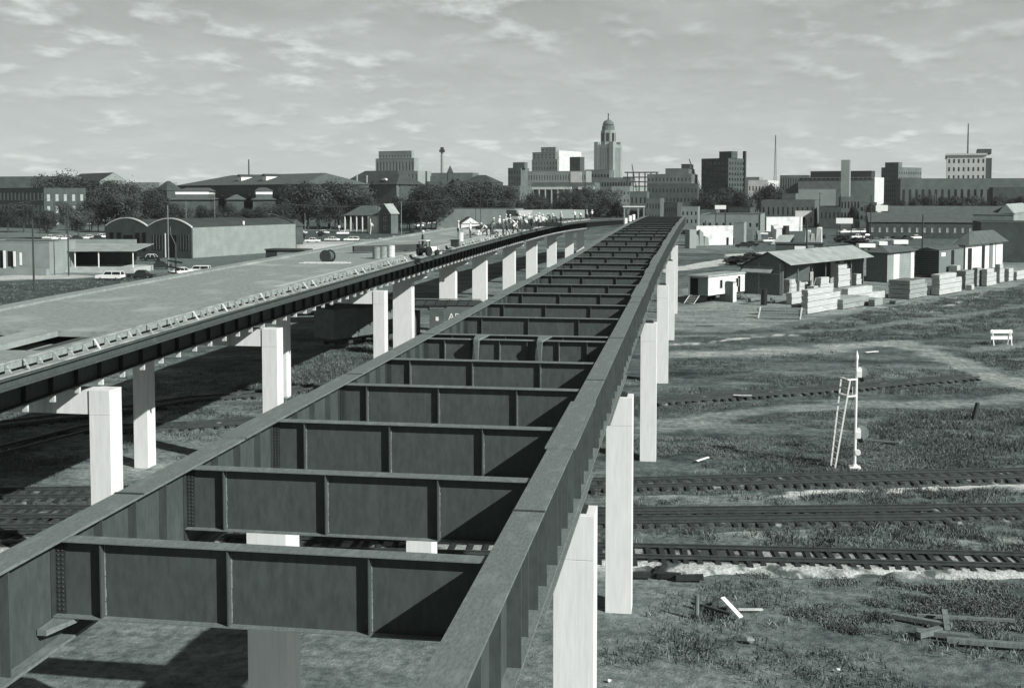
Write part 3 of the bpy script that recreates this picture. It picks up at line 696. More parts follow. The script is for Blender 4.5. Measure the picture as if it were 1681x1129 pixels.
k = 0; farm = MB(); y = 28.0
sweepr(rect(RBX0 + .3, RBX1 - .4, -.62, -.58), ga[0] - .5, ga[1] + .5).build('gap_formwork', M['deck_light'], rb)
while y < 240:                                   # web stiffeners; sunlight on their feet put in as a pale colour
    x = -23.5 + rxo(y) - rbx; z = dtop(y); mm = MB() if k < 60 else farm
    mm.box(x + .014, x + .2, y - .015, y + .015, z - 1.94, z - .27)
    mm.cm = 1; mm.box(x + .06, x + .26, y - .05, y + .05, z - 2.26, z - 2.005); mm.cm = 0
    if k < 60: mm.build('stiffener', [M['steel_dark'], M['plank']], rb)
    k += 1; y += 1.75
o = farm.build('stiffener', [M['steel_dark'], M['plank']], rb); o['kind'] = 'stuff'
m = MB(); y = 24.0
while y < 240:
    x = rxo(y) - rbx; z = dtop(y); m.box(-30.88 + x, -23.52 + x, y - .1, y + .1, z - 1.5, z - .9); y += 5.2
o = m.build('cross_frame', M['steel_dark'], rb); o['kind'] = 'stuff'
# bents
def bent(lab, xr, y, wcol=.88, dcol=.95, left=True, capx=-31.1, zt=None):
    zt = zt or (dtop(y) - 2.32)
    xr = xr + rxo(y); capx += rxo(y)
    t = thing('bridge_bent', lab, 'bridge support', (xr, y, 0), 0, 'concrete bents under the decked bridge')
    m = column('', '', -wcol, 0, 0, dcol, zt, .98); m.build('column', M['conc'], t, bevel=.012)
    xl = capx - xr
    m = column('', '', xl, xl + .85, 0, dcol, zt, .98); m.build('column', M['conc'], t, bevel=.012)
    m = MB(); m.box(xl + .852, -wcol - .002, .06, dcol - .06, zt - .97, zt - .01); m.build('cap_beam', M['conc'], t)
    return t
yA = G(183, 641, 7.8).y; yB = G(256.6, 768).y; yC = G(629, 488, 7.82).y
bent('nearest bent of the decked bridge, its right column tall and bright at lower left', -22.5, yA)
bent('second bent of the decked bridge, both columns seen, the left one half in shade', -22.5, yB)
bent('third bent of the decked bridge, narrow bright column beside a wider one', -22.5, yC)
bent('bent out of frame behind the camera side of the decked bridge', -22.5, yA - 19.5)
for k, px in enumerate([675, 747, 798, 845, 881, 913, 941, 958.6]):
    X_ = -26.0; d = DIRH(px); y = d.y / d.x * X_; zt = dtop(y) - 2.3; hw = .93
    t = thing('bridge_pier', '%s support of the decked bridge from the camera, a single broad column with slanted shade' % ORD[k + 3], 'bridge support', (X_ - hw, y, 0), 0, 'single-column piers under the decked bridge')
    m = MB(); m.box(-hw, hw, 0, 1.1, -.3, zt - 1.3); m.build('column', M['conc'], t, bevel=.012)
    m = MB(); m.prism([(-4.2, zt - .7), (-hw - .1, zt - 1.295), (hw + .1, zt - 1.295), (2.2, zt - .9), (2.2, zt - .01), (-4.2, zt - .01)], 'y', .04, 1.06); m.build('cap_beam', M['conc'], t)
# cross girders at the joint, small planks on the deck ---------------------------------------------
# ================================================================== helpers for buildings
def corner_solve(pxl, pxc, pxr, d, r, P=None):
    """corner nearest the camera at column pxc, depth d; front runs to the left, side runs away to the right"""
    P = P or PD(pxc, d); ex = Vector((math.cos(r), -math.sin(r))); ey = Vector((math.sin(r), math.cos(r)))
    def hit(px, dirv):
        q = DIRH(px); a = dirv.x * q.y - dirv.y * q.x
        return (P.y * q.x - P.x * q.y) / a if abs(a) > 1e-9 else 0
    wv = abs(hit(pxl, -ex)); lv = abs(hit(pxr, ey)) if pxr > pxc else 0
    return P, wv, lv
def B(name, label, cat, pxl, pxc, pxr, ytop, d=None, yb=None, r=R_(18), m='stone', roof='flat', fF=None, fR=None, group=None, minl=8, rm='roof_dk', wm='glass', parapet=.5, rise=3, over=.4, wframe=False):
    if yb: P = G(pxc, yb); P.z = 0; d = (P - Vector((0, 0, 0))).dot(Vector((-math.sin(YAW), math.cos(YAW), 0)))
    else: P = None
    P, wv, lv = corner_solve(pxl, pxc, pxr, d, r, P); lv = max(lv, minl); h = ZAT(P, ytop)
    o = thing(name, label, cat, (P.x, P.y, 0), -r, group)
    o['_w'] = wv; o['_l'] = lv; o['_h'] = h; del o['_w']; del o['_l']; del o['_h']
    INFO[o] = (wv, lv, h, P, r, d)
    block(o, -wv, 0, 0, lv, 0, h, m, fF, fR, wm, wframe)
    if roof == 'flat':
        mb = MB(); 
        p = parapet; t_ = .35
        if h > p + 1:
            mb.box(-wv - .06, .06, -.06, t_, h - .001, h + .18); mb.box(-wv - .06, .06, lv - t_, lv + .06, h - .001, h + .18)
            mb.box(-wv - .06, -wv + t_, t_, lv - t_, h - .001, h + .18); mb.box(-t_, .06, t_, lv - t_, h - .001, h + .18)
            mb.build('coping', M[m if rm == 'roof_dk' else rm], o)
            mb = MB(); mb.box(-wv + t_ + .01, -t_ - .01, t_ + .01, lv - t_ - .01, h + .004, h + .04); mb.build('roof', M[rm], o)
    elif roof == 'hip':
        s = min(wv, lv) / 2; mb = MB()
        a, b_, c, e = -wv - over, over, -over, lv + over; z0, z1 = h + .003, h + rise
        if wv > lv: rid = [(a + s + over, (c + e) / 2), (b_ - s - over, (c + e) / 2)]
        else: rid = [((a + b_) / 2, c + s + over), ((a + b_) / 2, e - s - over)]
        vs = [(a, c, z0), (b_, c, z0), (b_, e, z0), (a, e, z0), (rid[0][0], rid[0][1], z1), (rid[1][0], rid[1][1], z1)]
        if wv > lv: fs = [(0, 1, 5, 4), (1, 2, 5), (2, 3, 4, 5), (3, 0, 4), (3, 2, 1, 0)]
        else: fs = [(0, 1, 4), (1, 2, 5, 4), (2, 3, 5), (3, 0, 4, 5), (3, 2, 1, 0)]
        mb.add(vs, fs); mb.build('roof', M[rm], o)
    elif roof in ('gable_x', 'gable_y'):
        mb = MB(); z0, z1 = h + .003, h + rise
        if roof == 'gable_y':                    # ridge runs away: gable faces front
            mb.add([(-wv - over, -over, z0 - .1), (0 + over, -over, z0 - .1), (-wv / 2, -over, z1), (-wv - over, lv + over, z0 - .1), (over, lv + over, z0 - .1), (-wv / 2, lv + over, z1)], [(0, 3, 5, 2), (1, 2, 5, 4), (0, 2, 1), (3, 4, 5)])
            wl = MB(); wl.prism([(-wv, h + .001), (0, h + .001), (-wv / 2, z1 - .12)], 'y', 0, .2); wl.build('gable', M[m], o) if False else None
        else:
            mb.add([(-wv - over, -over, z0 - .1), (over, -over, z0 - .1), (over, lv + over, z0 - .1), (-wv - over, lv + over, z0 - .1), (-wv - over, lv / 2, z1), (over, lv / 2, z1)], [(0, 1, 5, 4), (2, 3, 4, 5), (0, 4, 3), (1, 2, 5)])
        mb.build('roof', M[rm], o)
        wl = MB()
        if roof == 'gable_y': wl.prism([(-wv + .1, h), (-.1, h), (-wv / 2, z1 - .25)], 'y', -over - .02, -over + .1)
        else: wl.prism([(.1, h), (lv - .1, h), (lv / 2, z1 - .25)], 'x', over - .1, over + .02)
        wl.build('gable', M[m], o)
    elif roof == 'shed': pass
    return o
INFO = {}
WCOUNT = [0]
def block(o, x0, x1, y0, y1, z0, z1, m, fF=None, fR=None, wm='glass', wframe=False, name='wall'):
    """a box of wall whose front (y0) and right (x1) faces may carry grids of recessed windows.
    f = (cols, rows, width share, height share, margin bottom, margin top)"""
    dp = .25; mb = MB()
    mb.box(x0, x1 - (dp if fR else 0), y0 + (dp if fF else 0), y1, z0, z1)
    panes = []
    def face(f, U0, U1, T, size_is_x):
        cols, rows, fu, fz, mb_, mt = f; a = U0; b_ = U1; n = cols; cw = (b_ - a) / n; pw = cw * fu
        za, zb = z0 + mb_, z1 - mt; rh = (zb - za) / rows; ph = rh * fz
        def add(u0, u1, za_, zb_):
            if size_is_x: mb.box(u0, u1, y0, y0 + dp, za_, zb_)
            else: mb.box(x1 - dp, x1, u0, u1, za_, zb_)
        if mb_ > .01: add(a, b_, z0, za)
        if mt > .01: add(a, b_, zb, z1)
        add(a, a + (cw - pw) / 2, za, zb); add(b_ - (cw - pw) / 2, b_, za, zb)
        for i in range(n - 1): add(a + (i + 1) * cw - (cw - pw) / 2, a + (i + 1) * cw + (cw - pw) / 2, za, zb)
        for j in range(rows):
            g = (rh - ph) / 2
            for i in range(n):
                u0 = a + i * cw + (cw - pw) / 2
                if g > .02: add(u0, u0 + pw, za + j * rh, za + j * rh + g); add(u0, u0 + pw, za + (j + 1) * rh - g, za + (j + 1) * rh)
                panes.append((size_is_x, u0, pw, za + j * rh + g, ph))
    if fF: face(fF, x0, x1 - (dp if fR else 0) if False else x1, None, True)
    if fR: face(fR, y0 + (dp if fF else 0), y1, None, False)
    if fF and fR: pass
    w_ = mb.build(name, M[m], o)
    if panes:
        lim = 96; protos = {}
        for q, (sx, u0, pw, zz_, ph) in enumerate(panes):
            key = (sx, round(pw, 2), round(ph, 2))
            if key not in protos:
                pm = MB()
                if sx: pm.box(.02, pw - .02, -.05, .02, .02, ph - .02)
                else: pm.box(-.02, .05, .02, pw - .02, .02, ph - .02)
                fm = MB()
                if wframe:
                    t_ = .09
                    if sx:
                        for (a, b_, c, e) in [(0, pw, 0, t_), (0, pw, ph - t_, ph), (0, t_, t_, ph - t_), (pw - t_, pw, t_, ph - t_), (pw / 2 - .04, pw / 2 + .04, t_, ph - t_)]: fm.box(a, b_, -.12, -.051, c, e)
                    else:
                        for (a, b_, c, e) in [(0, pw, 0, t_), (0, pw, ph - t_, ph), (0, t_, t_, ph - t_), (pw - t_, pw, t_, ph - t_), (pw / 2 - .04, pw / 2 + .04, t_, ph - t_)]: fm.box(.051, .12, a, b_, c, e)
                protos[key] = (pm.mesh('window', M[wm]), fm.mesh('frame', M['white']) if wframe else None)
            pmesh, fmesh = protos[key]
            if q >= lim:
                if q == lim: rest = MB()
                if sx: rest.box(u0 + .02, u0 + pw - .02, y0 + dp - .05, y0 + dp + .02, zz_ + .02, zz_ + ph - .02)
                else: rest.box(x1 - dp - .02, x1 - dp + .05, u0 + .02, u0 + pw - .02, zz_ + .02, zz_ + ph - .02)
                continue
            wo_ = link('window', pmesh, o); WCOUNT[0] += 1
            wo_.location = (u0, y0 + dp, zz_) if sx else (x1 - dp, u0, zz_)
            if fmesh: link('frame', fmesh, wo_)
        if len(panes) > lim: k_ = rest.build('window', M[wm], o); k_['kind'] = 'stuff'
    return w_
def tier(o, pxl, pxc, pxr, ytop, m, back=1.0, zbase=None, fF=None, fR=None, wm='glass', name='upper_block', coping=True):
    """an upper block of an existing building, set `back` metres behind its front"""
    wv, lv, h, P, r, d = INFO[o]
    ey = Vector((math.sin(r), math.cos(r), 0)); Pc = None
    # corner of the tier lies on the line parallel to the front, `back` behind it
    ex = Vector((math.cos(r), -math.sin(r), 0)); Q = P + ey * back
    def on_front(px):
        q = DIRH(px); a = ex.x * q.y - ex.y * q.x; return (Q.y * q.x - Q.x * q.y) / a
    xr = on_front(pxc); xl = on_front(pxl); C0 = Q + ex * xr
    ly = 10.0
    if pxr > pxc:
        q = DIRH(pxr); a = ey.x * q.y - ey.y * q.x; ly = abs((C0.y * q.x - C0.x * q.y) / a)
    zt = ZAT(C0, ytop); zb = (h if zbase is None else zbase) + .003
    block(o, xl, xr, back, back + ly, zb, zt, m, fF, fR, wm, name=name)
    if coping:
        mb = MB(); mb.box(xl - .1, xr + .1, back - .1, back + ly + .1, zt + .002, zt + .25); mb.build('coping', M[m], o)
    return xl, xr, back, ly, zt

# ================================================================== LUMBER YARD AND SHEDS (right)
YR = R_(32)
def stack(lab, pxl, pxc, pxr, ytop, yb, layers=3, gap=.06, m='wood', lmax=None, ragged=.12):
    P = G(pxc, yb); P.z = 0; P, wv, lv = corner_solve(pxl, pxc, pxr, 0, YR, P)
    if lmax: lv = min(lv, lmax)
    h = max(.4, ZAT(P, ytop)); wv = max(wv, .9); lv = max(lv, 1.0)
    t = thing('lumber_stack', lab, 'lumber stack', (P.x, P.y, 0), -YR, 'stacks of lumber in the yard')
    lh = h / layers
    for k in range(layers):
        mb = MB(); j = random.uniform(-ragged, ragged); z0 = k * lh + gap
        nb = max(2, int(lh / .16)); bh = (lh - gap) / nb
        L1 = lv if k < layers - 1 else lv * random.uniform(.55, 1.0)
        for b_ in range(nb):
            e1, e2 = random.uniform(-.07, .07), random.uniform(-.1, .1)
            mb.box(-wv + random.uniform(-.03, .03), random.uniform(-.035, .02), j + e1 if k else e1, L1 + j + e2, z0 + b_ * bh, z0 + (b_ + 1) * bh - .012)
        mb.build('board_layer', M[m], t)
    mb = MB()
    for k in range(layers):
        for u in (.12, .5, .88): mb.box(-wv + .03, -.03, lv * u - .05, lv * u + .05, k * lh + (.002 if k else -.05), k * lh + gap - .002)
    o = mb.build('spacers', M['wood_end'], t); o['kind'] = 'stuff'
    return t
stack('broad lumber stack with four courses at the front of the yard, facing the dirt track', 1318, 1326, 1382, 476, 516, 4)
stack('lumber stack with dark end beside the small gate, behind the front stack', 1286, 1296, 1328, 459, 481, 3)
stack('low lumber stack just left of the broad front stack', 1298, 1300, 1338, 481, 500, 2)
stack('lumber stack under the open shed roof, left of the tallest one', 1344, 1347, 1371, 456, 479, 2)
stack('tallest lumber stack under the open shed roof', 1372, 1376, 1398, 433, 472, 4)
stack('small lumber stack standing against the plank shed', 1403, 1406, 1417, 450, 468, 2)
stack('long low lumber pile with a broad pale top, in the middle of the yard', 1384, 1392, 1458, 474, 499, 2)
stack('lumber pile with a square hole, low beside the weeds', 1340, 1384, 1452, 492, 508, 2, m='wood_end')
stack('dark-ended lumber stack in front of the white-walled shed', 1461, 1493, 1525, 461, 491, 4, m='wood_end')
stack('long sagging lumber stack in front of the old boxcar body', 1532, 1542, 1582, 451, 485, 4)
stack('grey lumber stack right of the sagging one', 1570, 1585, 1602, 445, 474, 4, m='wood_end')
stack('grey lumber stack with scattered boards on top', 1600, 1604, 1618, 440, 470, 4, m='wood_end')
stack('bright lumber stack in the middle of the right-hand row', 1617, 1620, 1639, 442, 470, 4)
stack('tall narrow lumber stack near the right edge of the row', 1636, 1641, 1652, 434, 464, 4)
stack('lumber stack before the last one on the right', 1650, 1656, 1667, 441, 462, 3)
stack('lumber stack cut off by the right edge of the photo', 1664, 1669, 1720, 446, 460, 2)
stack('small pale block of lumber on top of the row, before the boxcar body door', 1560, 1571, 1581, 436, 455, 1)
def mk_obj(name, label, cat, P, rz=0, group=None): return thing(name, label, cat, (P.x, P.y, 0), rz, group)
# dark bundle of beams and broken pallet
P = G(1324, 517); t = mk_obj('beam_bundle', 'dark bundle of old beams lying at the left end of the yard', 'beams', P, -YR + R_(38))
for k in range(6):
    mb = MB(); z = (k // 3) * .42; x = -.35 * (k % 3)
    mb.box(-6.0 + random.uniform(-.3, .3), 0 + random.uniform(-.3, .2), .1 - x, .42 - x, z + .05, z + .42); mb.build('beam', M['oldwood'], t)
P = G(1312, 524); t = mk_obj('pallet', 'broken pallet leaning against the dark beam bundle', 'pallet', P, R_(-4))
for k in range(4): mb = MB(); mb.hexa([(-4.9, .02 + .28 * k, .05 + .28 * k), (.1, .02 + .28 * k, .05 + .28 * k), (.1, .10 + .28 * k, .0 + .28 * k), (-4.9, .10 + .28 * k, .0 + .28 * k), (-4.9, .14 + .28 * k, .23 + .28 * k), (.1, .14 + .28 * k, .2 + .28 * k), (.1, .2 + .28 * k, .18 + .28 * k), (-4.9, .2 + .28 * k, .18 + .28 * k)]); mb.build('slat', M['oldwood'], t)
for x in (-5, .1): mb = MB(); mb.bar((x, -.1, 0), (x + .25, 1.0, 1.35), .14); mb.build('runner', M['plank'], t)
sm = [(1331, 1336, 1349, 470, 489, 1, 'wood', 'single course of boards between the two low stacks'), (1352, 1356, 1380, 487, 497, 1, 'wood_end', 'thin bundle of boards on the yard floor behind the front stack'), (1398, 1401, 1412, 476, 486, 1, 'wood', 'small bundle lying before the long low pile'), (1306, 1309, 1330, 501, 508, 1, 'wood_end', 'thin bundle at the foot of the low left stack'), (1432, 1436, 1456, 492, 503, 1, 'wood_end', 'grey bundle in the weeds right of the long pile'), (1466, 1470, 1492, 494, 499, 1, 'oldwood', 'thin dark bundle before the dark-ended stack'), (1524, 1527, 1536, 473, 484, 1, 'wood', 'small bundle in the gap left of the sagging stack'), (1592, 1595, 1604, 468, 476, 1, 'wood', 'small bundle at the foot of the grey stack'), (1352, 1354, 1362, 446, 457, 1, 'wood', 'little bundle perched deep under the shed roof')]
for (a_, b_, c_, yt_, yb_, n_, m_, lab_) in sm: stack(lab_, a_, b_, c_, yt_, yb_, n_, m=m_, lmax=5)
# planks leaning at the open shed
P = G(1408, 466)
for k, (a, lab) in enumerate([((-3.0, 1.2, 3.2), 'long pale plank leaning steeply on the stack by the plank shed'), ((-2.2, 1.6, 1.7), 'shorter pale plank leaning lower beside the long one')]):
    t = mk_obj('leaning_plank', lab, 'plank', P + Vector((k * .5, 0, 0))); mb = MB(); mb.bar((0, 0, .03), a, .3, .08); mb.build('board', M['plank'], t)
for k, (px, yb, yt) in enumerate([(1368, 452, 429), (1382, 446, 428), (1390, 444, 435)]):
    P = G(px, 466); P2 = Vector((P.x, P.y, 0)); t = mk_obj('upright_board', ['wide board standing upright under the shed roof', 'narrow board standing upright under the shed roof', 'shortest upright board under the shed roof'][k], 'board', P2)
    mb = MB(); mb.box(-.5 + .15 * k, .3, 0, .15, 0, ZAT(P2, yt)); mb.build('board', M['plank'], t)
P = G(1329, 480); t = mk_obj('sheet_stack', 'dark sheets of board leaning upright beside pale posts', 'boards', P)
mb = MB(); mb.box(-3.6, 0, 0, .3, 1.8, 4.4); mb.build('sheet', M['oldwood'], t); mb = MB(); mb.box(.05, .55, -.1, .1, 0, ZAT(P, 446)); mb.build('post', M['plank'], t)
mb = MB(); mb.bar((.3, -.3, 0), (.9, -.5, 2.4), .12); mb.build('brace', M['plank'], t)
# open-fronted shed
P = G(1284, 485); P.z = 0; r = YR; ex = Vector((math.cos(r), -math.sin(r), 0)); ey = Vector((math.sin(r), math.cos(r), 0))
t = thing('open_shed', 'long open-fronted lumber shed with a pale sloping roof and plank gable end', 'shed', (P.x, P.y, 0), -r)
PP, wv, lv = corner_solve(1217, 1284, 1420, 0, r, P); he = ZAT(P, 431); hr = he + 1.5; hl = he - .9; lv = min(lv, 34); wv = min(wv, 11)
mb = MB(); mb.prism([(-wv, 0), (-.1, 0), (-.1, he), (-wv * .32, hr), (-wv, hl)], 'y', 0, .15); mb.build('gable_wall', M['oldwood'], t)
mb = MB(); mb.prism([(-wv, 0), (-.1, 0), (-.1, he), (-wv * .32, hr), (-wv, hl)], 'y', lv - .15, lv); mb.build('gable_wall', M['oldwood'], t)
mb = MB(); mb.box(-wv, -wv + .15, .16, lv - .16, 0, hl); mb.build('back_wall', M['oldwood'], t)
mb = MB(); mb.hexa([(-wv * .32, -.5, hr + .02), (1.6, -.5, he - .35), (1.6, lv + .5, he - .35), (-wv * .32, lv + .5, hr + .02), (-wv * .32, -.5, hr + .12), (1.6, -.5, he - .25), (1.6, lv + .5, he - .25), (-wv * .32, lv + .5, hr + .12)]); mb.build('roof', M['roof_lt'], t)
mb = MB(); mb.hexa([(-wv - .3, -.3, hl - .05), (-wv * .32 - .003, -.5, hr + .01), (-wv * .32 - .003, lv + .5, hr + .01), (-wv - .3, lv + .5, hl - .05), (-wv - .3, -.3, hl + .05), (-wv * .32 - .003, -.5, hr + .11), (-wv * .32 - .003, lv + .5, hr + .11), (-wv - .3, lv + .5, hl + .05)]); mb.build('roof', M['roof_dk'], t)
for k in range(7): mb = MB(); mb.box(-.18, 0, .02 + k * (lv - .3) / 6 + .16, .2 + k * (lv - .3) / 6 + .16, 0, he - .05); mb.build('post', M['oldwood'], t)
for x in (-wv * .55, -.4):
    mb = MB(); mb.box(x - .1, x + .1, -.06, -.002, 0, he - .2); mb.build('door_post', M['wood_end'], t)
mb = MB(); mb.box(-wv * .55 + .1, -.5, -.05, -.002, he * .62, he * .62 + .2); mb.build('lintel', M['wood_end'], t)
mb = MB()
for k in range(26): a = -wv * .9 + k * .2; mb.hexa([(a, -1.3, he * .66 + random.uniform(-.15, .1)), (a + .18, -1.3, he * .66 + random.uniform(-.1, .1)), (a + .18, -.01, he * .86), (a, -.01, he * .86), (a, -1.3, he * .66 + .12), (a + .18, -1.3, he * .66 + .12), (a + .18, -.01, he * .86 + .05), (a, -.01, he * .86 + .05)])
mb.build('awning', M['roof_lt'], t)
# plank shed with a white-washed front
def simple_shed(name, lab, pxl, pxc, pxr, ytop, yb, mleft, mright, roofm, r=YR, rise=1.1, over=.7, doors=(), minl=4, boards_split=True, gable=False, maxw=30):
    P = G(pxc, yb); P.z = 0; P, wv, lv = corner_solve(pxl, pxc, pxr, 0, r, P); lv = max(lv, minl); wv = min(wv, maxw); h = ZAT(P, ytop)
    t = thing(name, lab, 'shed', (P.x, P.y, 0), -r)
    mb = MB(); mb.box(-wv, -.02, 0, lv, 0, h); mb.build('wall', M[mleft], t)
    mb = MB(); mb.box(-.018, .02, -.01, lv + .01, 0, h); mb.build('side_wall', M[mright], t)
    mb = MB()
    mb.add([(-wv - over, -over, h + .003), (over, -over, h + .003), (over, lv + over, h + .003), (-wv - over, lv + over, h + .003), (-wv / 2, -over if gable else lv * .18, h + rise), (-wv / 2, lv + over if gable else lv * .82, h + rise)],
           [(0, 1, 4), (1, 2, 5, 4), (2, 3, 5), (3, 0, 4, 5), (3, 2, 1, 0)]); mb.build('roof', M[roofm], t)
    for (u0, u1, v0, v1, mm_) in doors:
        mb = MB(); mb.box(.021, .07, lv * u0, lv * u1, h * v0, h * v1); mb.build('door' if v0 < .1 else 'window', M[mm_], t)
    return t, wv, lv, h
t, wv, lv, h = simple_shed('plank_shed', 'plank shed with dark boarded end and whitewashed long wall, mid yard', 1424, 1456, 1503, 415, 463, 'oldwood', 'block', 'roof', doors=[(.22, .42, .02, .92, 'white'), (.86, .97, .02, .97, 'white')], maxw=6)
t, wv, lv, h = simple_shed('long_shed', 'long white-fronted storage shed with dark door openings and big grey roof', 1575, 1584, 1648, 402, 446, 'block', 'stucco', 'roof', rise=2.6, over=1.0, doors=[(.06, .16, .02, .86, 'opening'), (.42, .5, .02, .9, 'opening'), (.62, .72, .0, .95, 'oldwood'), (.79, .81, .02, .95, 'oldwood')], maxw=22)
# old boxcar body
P = G(1541, 456); P.z = 0; P, wv, lv = corner_solve(1504, 1541, 1584, 0, YR, P); h = ZAT(P, 411); wv = min(wv, 7)
t = thing('grounded_boxcar', 'dark old boxcar body set down as a storeroom in the yard', 'boxcar', (P.x, P.y, 0), -YR)
mb = MB(); mb.box(-wv, 0, 0, lv, .35, h); mb.build('body', M['oldwood'], t, label='weathered boarded body')
mb = MB()
for k in range(11): mb.box(-wv + .05, -.05, -.04, -.002, .4 + k * (h - .5) / 11, .4 + (k + .8) * (h - .5) / 11)
mb.build('end_boards', M['pole'], t)
mb = MB(); mb.add([(-wv - .15, -.2, h + .002), (.15, -.2, h + .002), (.15, lv + .2, h + .002), (-wv - .15, lv + .2, h + .002), (-wv / 2, -.2, h + .5), (-wv / 2, lv + .2, h + .5)], [(0, 1, 4), (1, 2, 5, 4), (2, 3, 5), (3, 0, 4, 5), (3, 2, 1, 0)]); mb.build('roof', M['roof'], t)
mb = MB(); mb.box(.003, .05, lv * .48, lv * .6, .5, h - .2); mb.build('door', M['opening'], t)
mb = MB(); mb.box(.003, .05, lv * .08, lv * .24, h - 1.2, h - .5); mb.build('notice', M['white'], t)
mb = MB(); mb.box(.003, .05, lv * .02, lv * .46, .4, .5); mb.build('sill', M['wood_end'], t)
# caravan-like site trailer
P = G(1162, 484); P.z = 0; P, wv, lv = corner_solve(1131, 1162, 1224, 0, YR, P); h = ZAT(P, 455); z0 = ZAT(P, 482) ; P2 = G(1162, 499); P2.z = 0
P = P2; P, wv, lv = corner_solve(1131, 1162, 1224, 0, YR, P); h = ZAT(P, 455); z0 = 1.15; lv = min(lv, 11)
t = thing('site_trailer', 'white site office trailer on wheels with steps at both doors', 'trailer', (P.x, P.y, 0), -YR)
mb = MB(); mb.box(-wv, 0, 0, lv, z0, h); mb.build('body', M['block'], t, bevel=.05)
mb = MB(); mb.box(.003, .03, .02, lv - .02, z0 + .03, h - .06); mb.build('sunlit_side', M['stucco'], t)  # sunlit side put into the colour, paler than the body
mb = MB(); mb.hexa([(-wv - .15, -.2, h + .003), (.2, -.2, h + .003), (.2, lv + .15, h + .003), (-wv - .15, lv + .15, h + .003), (-wv - .05, -.1, h + .22), (.05, -.1, h + .22), (.05, lv, h + .22), (-wv - .05, lv, h + .22)]); mb.build('roof', M['roof_lt'], t)
mb = MB(); mb.box(-wv * .88, -wv * .5, -.06, -.003, z0 + .05, h - .25); mb.build('door', M['opening'], t)
mb = MB(); mb.box(-wv * .98, -wv * .9, -.08, -.003, z0 - .3, h - .1); mb.build('open_door', M['white'], t)
for u in (.30, .74): mb = MB(); mb.box(.032, .07, lv * u, lv * (u + .07), z0 + .9, h - .6); f = mb.build('window', M['glass'], t); mb = MB(); mb.box(.033, .1, lv * u - .06, lv * u - .005, z0 + .85, h - .55); mb.box(.033, .1, lv * (u + .07) + .005, lv * (u + .07) + .06, z0 + .85, h - .55); mb.build('frame', M['white'], f)
mb = MB(); mb.box(.032, .06, lv * .80, lv * .87, z0 + .05, h - .3); mb.build('door', M['opening'], t)
for x in (-.35, -wv + .35):
    for u in (.5, .62): mb = MB(); mb.tube([(x - .13, lv * u, .45), (x + .13, lv * u, .45)], .45, 14); mb.build('wheel', M['rubber'], t)
mb = MB(); mb.box(-wv * .8, -wv * .2, .1, lv - .1, z0 - .25, z0 - .005); mb.build('chassis', M['black'], t)
for (x, lab) in ((-wv * .9, ''),):
    mb = MB(); mb.bar((x, -1.6, .05), (x, -.08, z0), .08); mb.bar((x + 1.6, -1.6, .05), (x + 1.6, -.08, z0), .08)
    for k in range(5): mb.box(x + .04, x + 1.56, -1.45 + k * .3, -1.2 + k * .3, .12 + k * .22, .17 + k * .22)
    mb.build('steps', M['plank'], t)
mb = MB(); mb.bar((1.6, lv * .8, .05), (.1, lv * .8, z0), .08); mb.bar((1.6, lv * .9, .05), (.1, lv * .9, z0), .08)
for k in range(5): mb.box(1.2 - k * .25, 1.45 - k * .25, lv * .8 + .04, lv * .9 - .04, .12 + k * .2, .17 + k * .2)
mb.build('steps', M['oldwood'], t)
simple_shed('tool_hut', 'small dark wooden hut standing beside the trailer side', 1183, 1203, 1209, 464, 496, 'oldwood', 'plank', 'roof_dk', rise=.15, over=.08, minl=1, maxw=3)
# drums, scrap beside the gate
def drum(lab, P, rz=0, r=.29, h=.88, m='grey', group='steel drums'):
    t = thing('steel_drum', lab, 'drum', P, rz, group); mb = MB(); mb.tube([(0, 0, 0), (0, 0, h)], r, 16); mb.build('shell', M[m], t, smooth=False)
    mb = MB()
    for z in (.02, h * .34, h * .67, h - .03): mb.tube([(0, 0, z), (0, 0, z + .03)], r + .015, 16)
    mb.build('hoops', M[m], t); mb = MB(); mb.tube([(0, 0, h + .002), (0, 0, h + .02)], r - .03, 16); mb.build('lid', M[m], t); return t
P = G(1254, 500); drum('tall dark drum standing upright left of the beam bundle', (P.x, P.y, 0), r=.45, h=2.2, m='black')
for k, (px, py, lab) in enumerate([(1226, 491, 'rough log lying in the scrap by the yard gate, leftmost of three'), (1240, 495, 'middle log of the three in the scrap by the gate'), (1268, 496, 'rightmost log of the three, touching the beam bundle')]):
    P = G(px, py); t = thing('log', lab, 'log', (P.x, P.y, 0), R_(20 + k * 35)); mb = MB(); mb.tube([(-1.6, 0, .3), (0, .05, .34), (1.6, 0, .3)], [.3, .28, .24], 9); mb.build('trunk', M['oldwood'], t)
# far board wall behind yard + big dark warehouse at the right edge
B('dark_warehouse', 'low dark warehouse wall filling the right edge behind the white-fronted shed', 'warehouse', 1612, 1760, 1762, 367, yb=432, r=R_(8), m='brick', minl=20)
t = B('brick_shop', 'long low dark brick building with a row of small white-framed windows', 'building', 1428, 1600, 1601, 365, yb=392, r=R_(6), m='brick', fF=(14, 1, .38, .5, 1.2, 1.0), rm='roof', roof='gable_x', rise=3.2, minl=25, wframe=True, wm='glass_lt')
t = B('gabled_depot', 'pale gabled building end at the right edge above the dark warehouse', 'building', 1640, 1664, 1690, 350, d=420, r=R_(20), m='stone', roof='gable_y', rise=3.4, rm='roof_lt', minl=20)
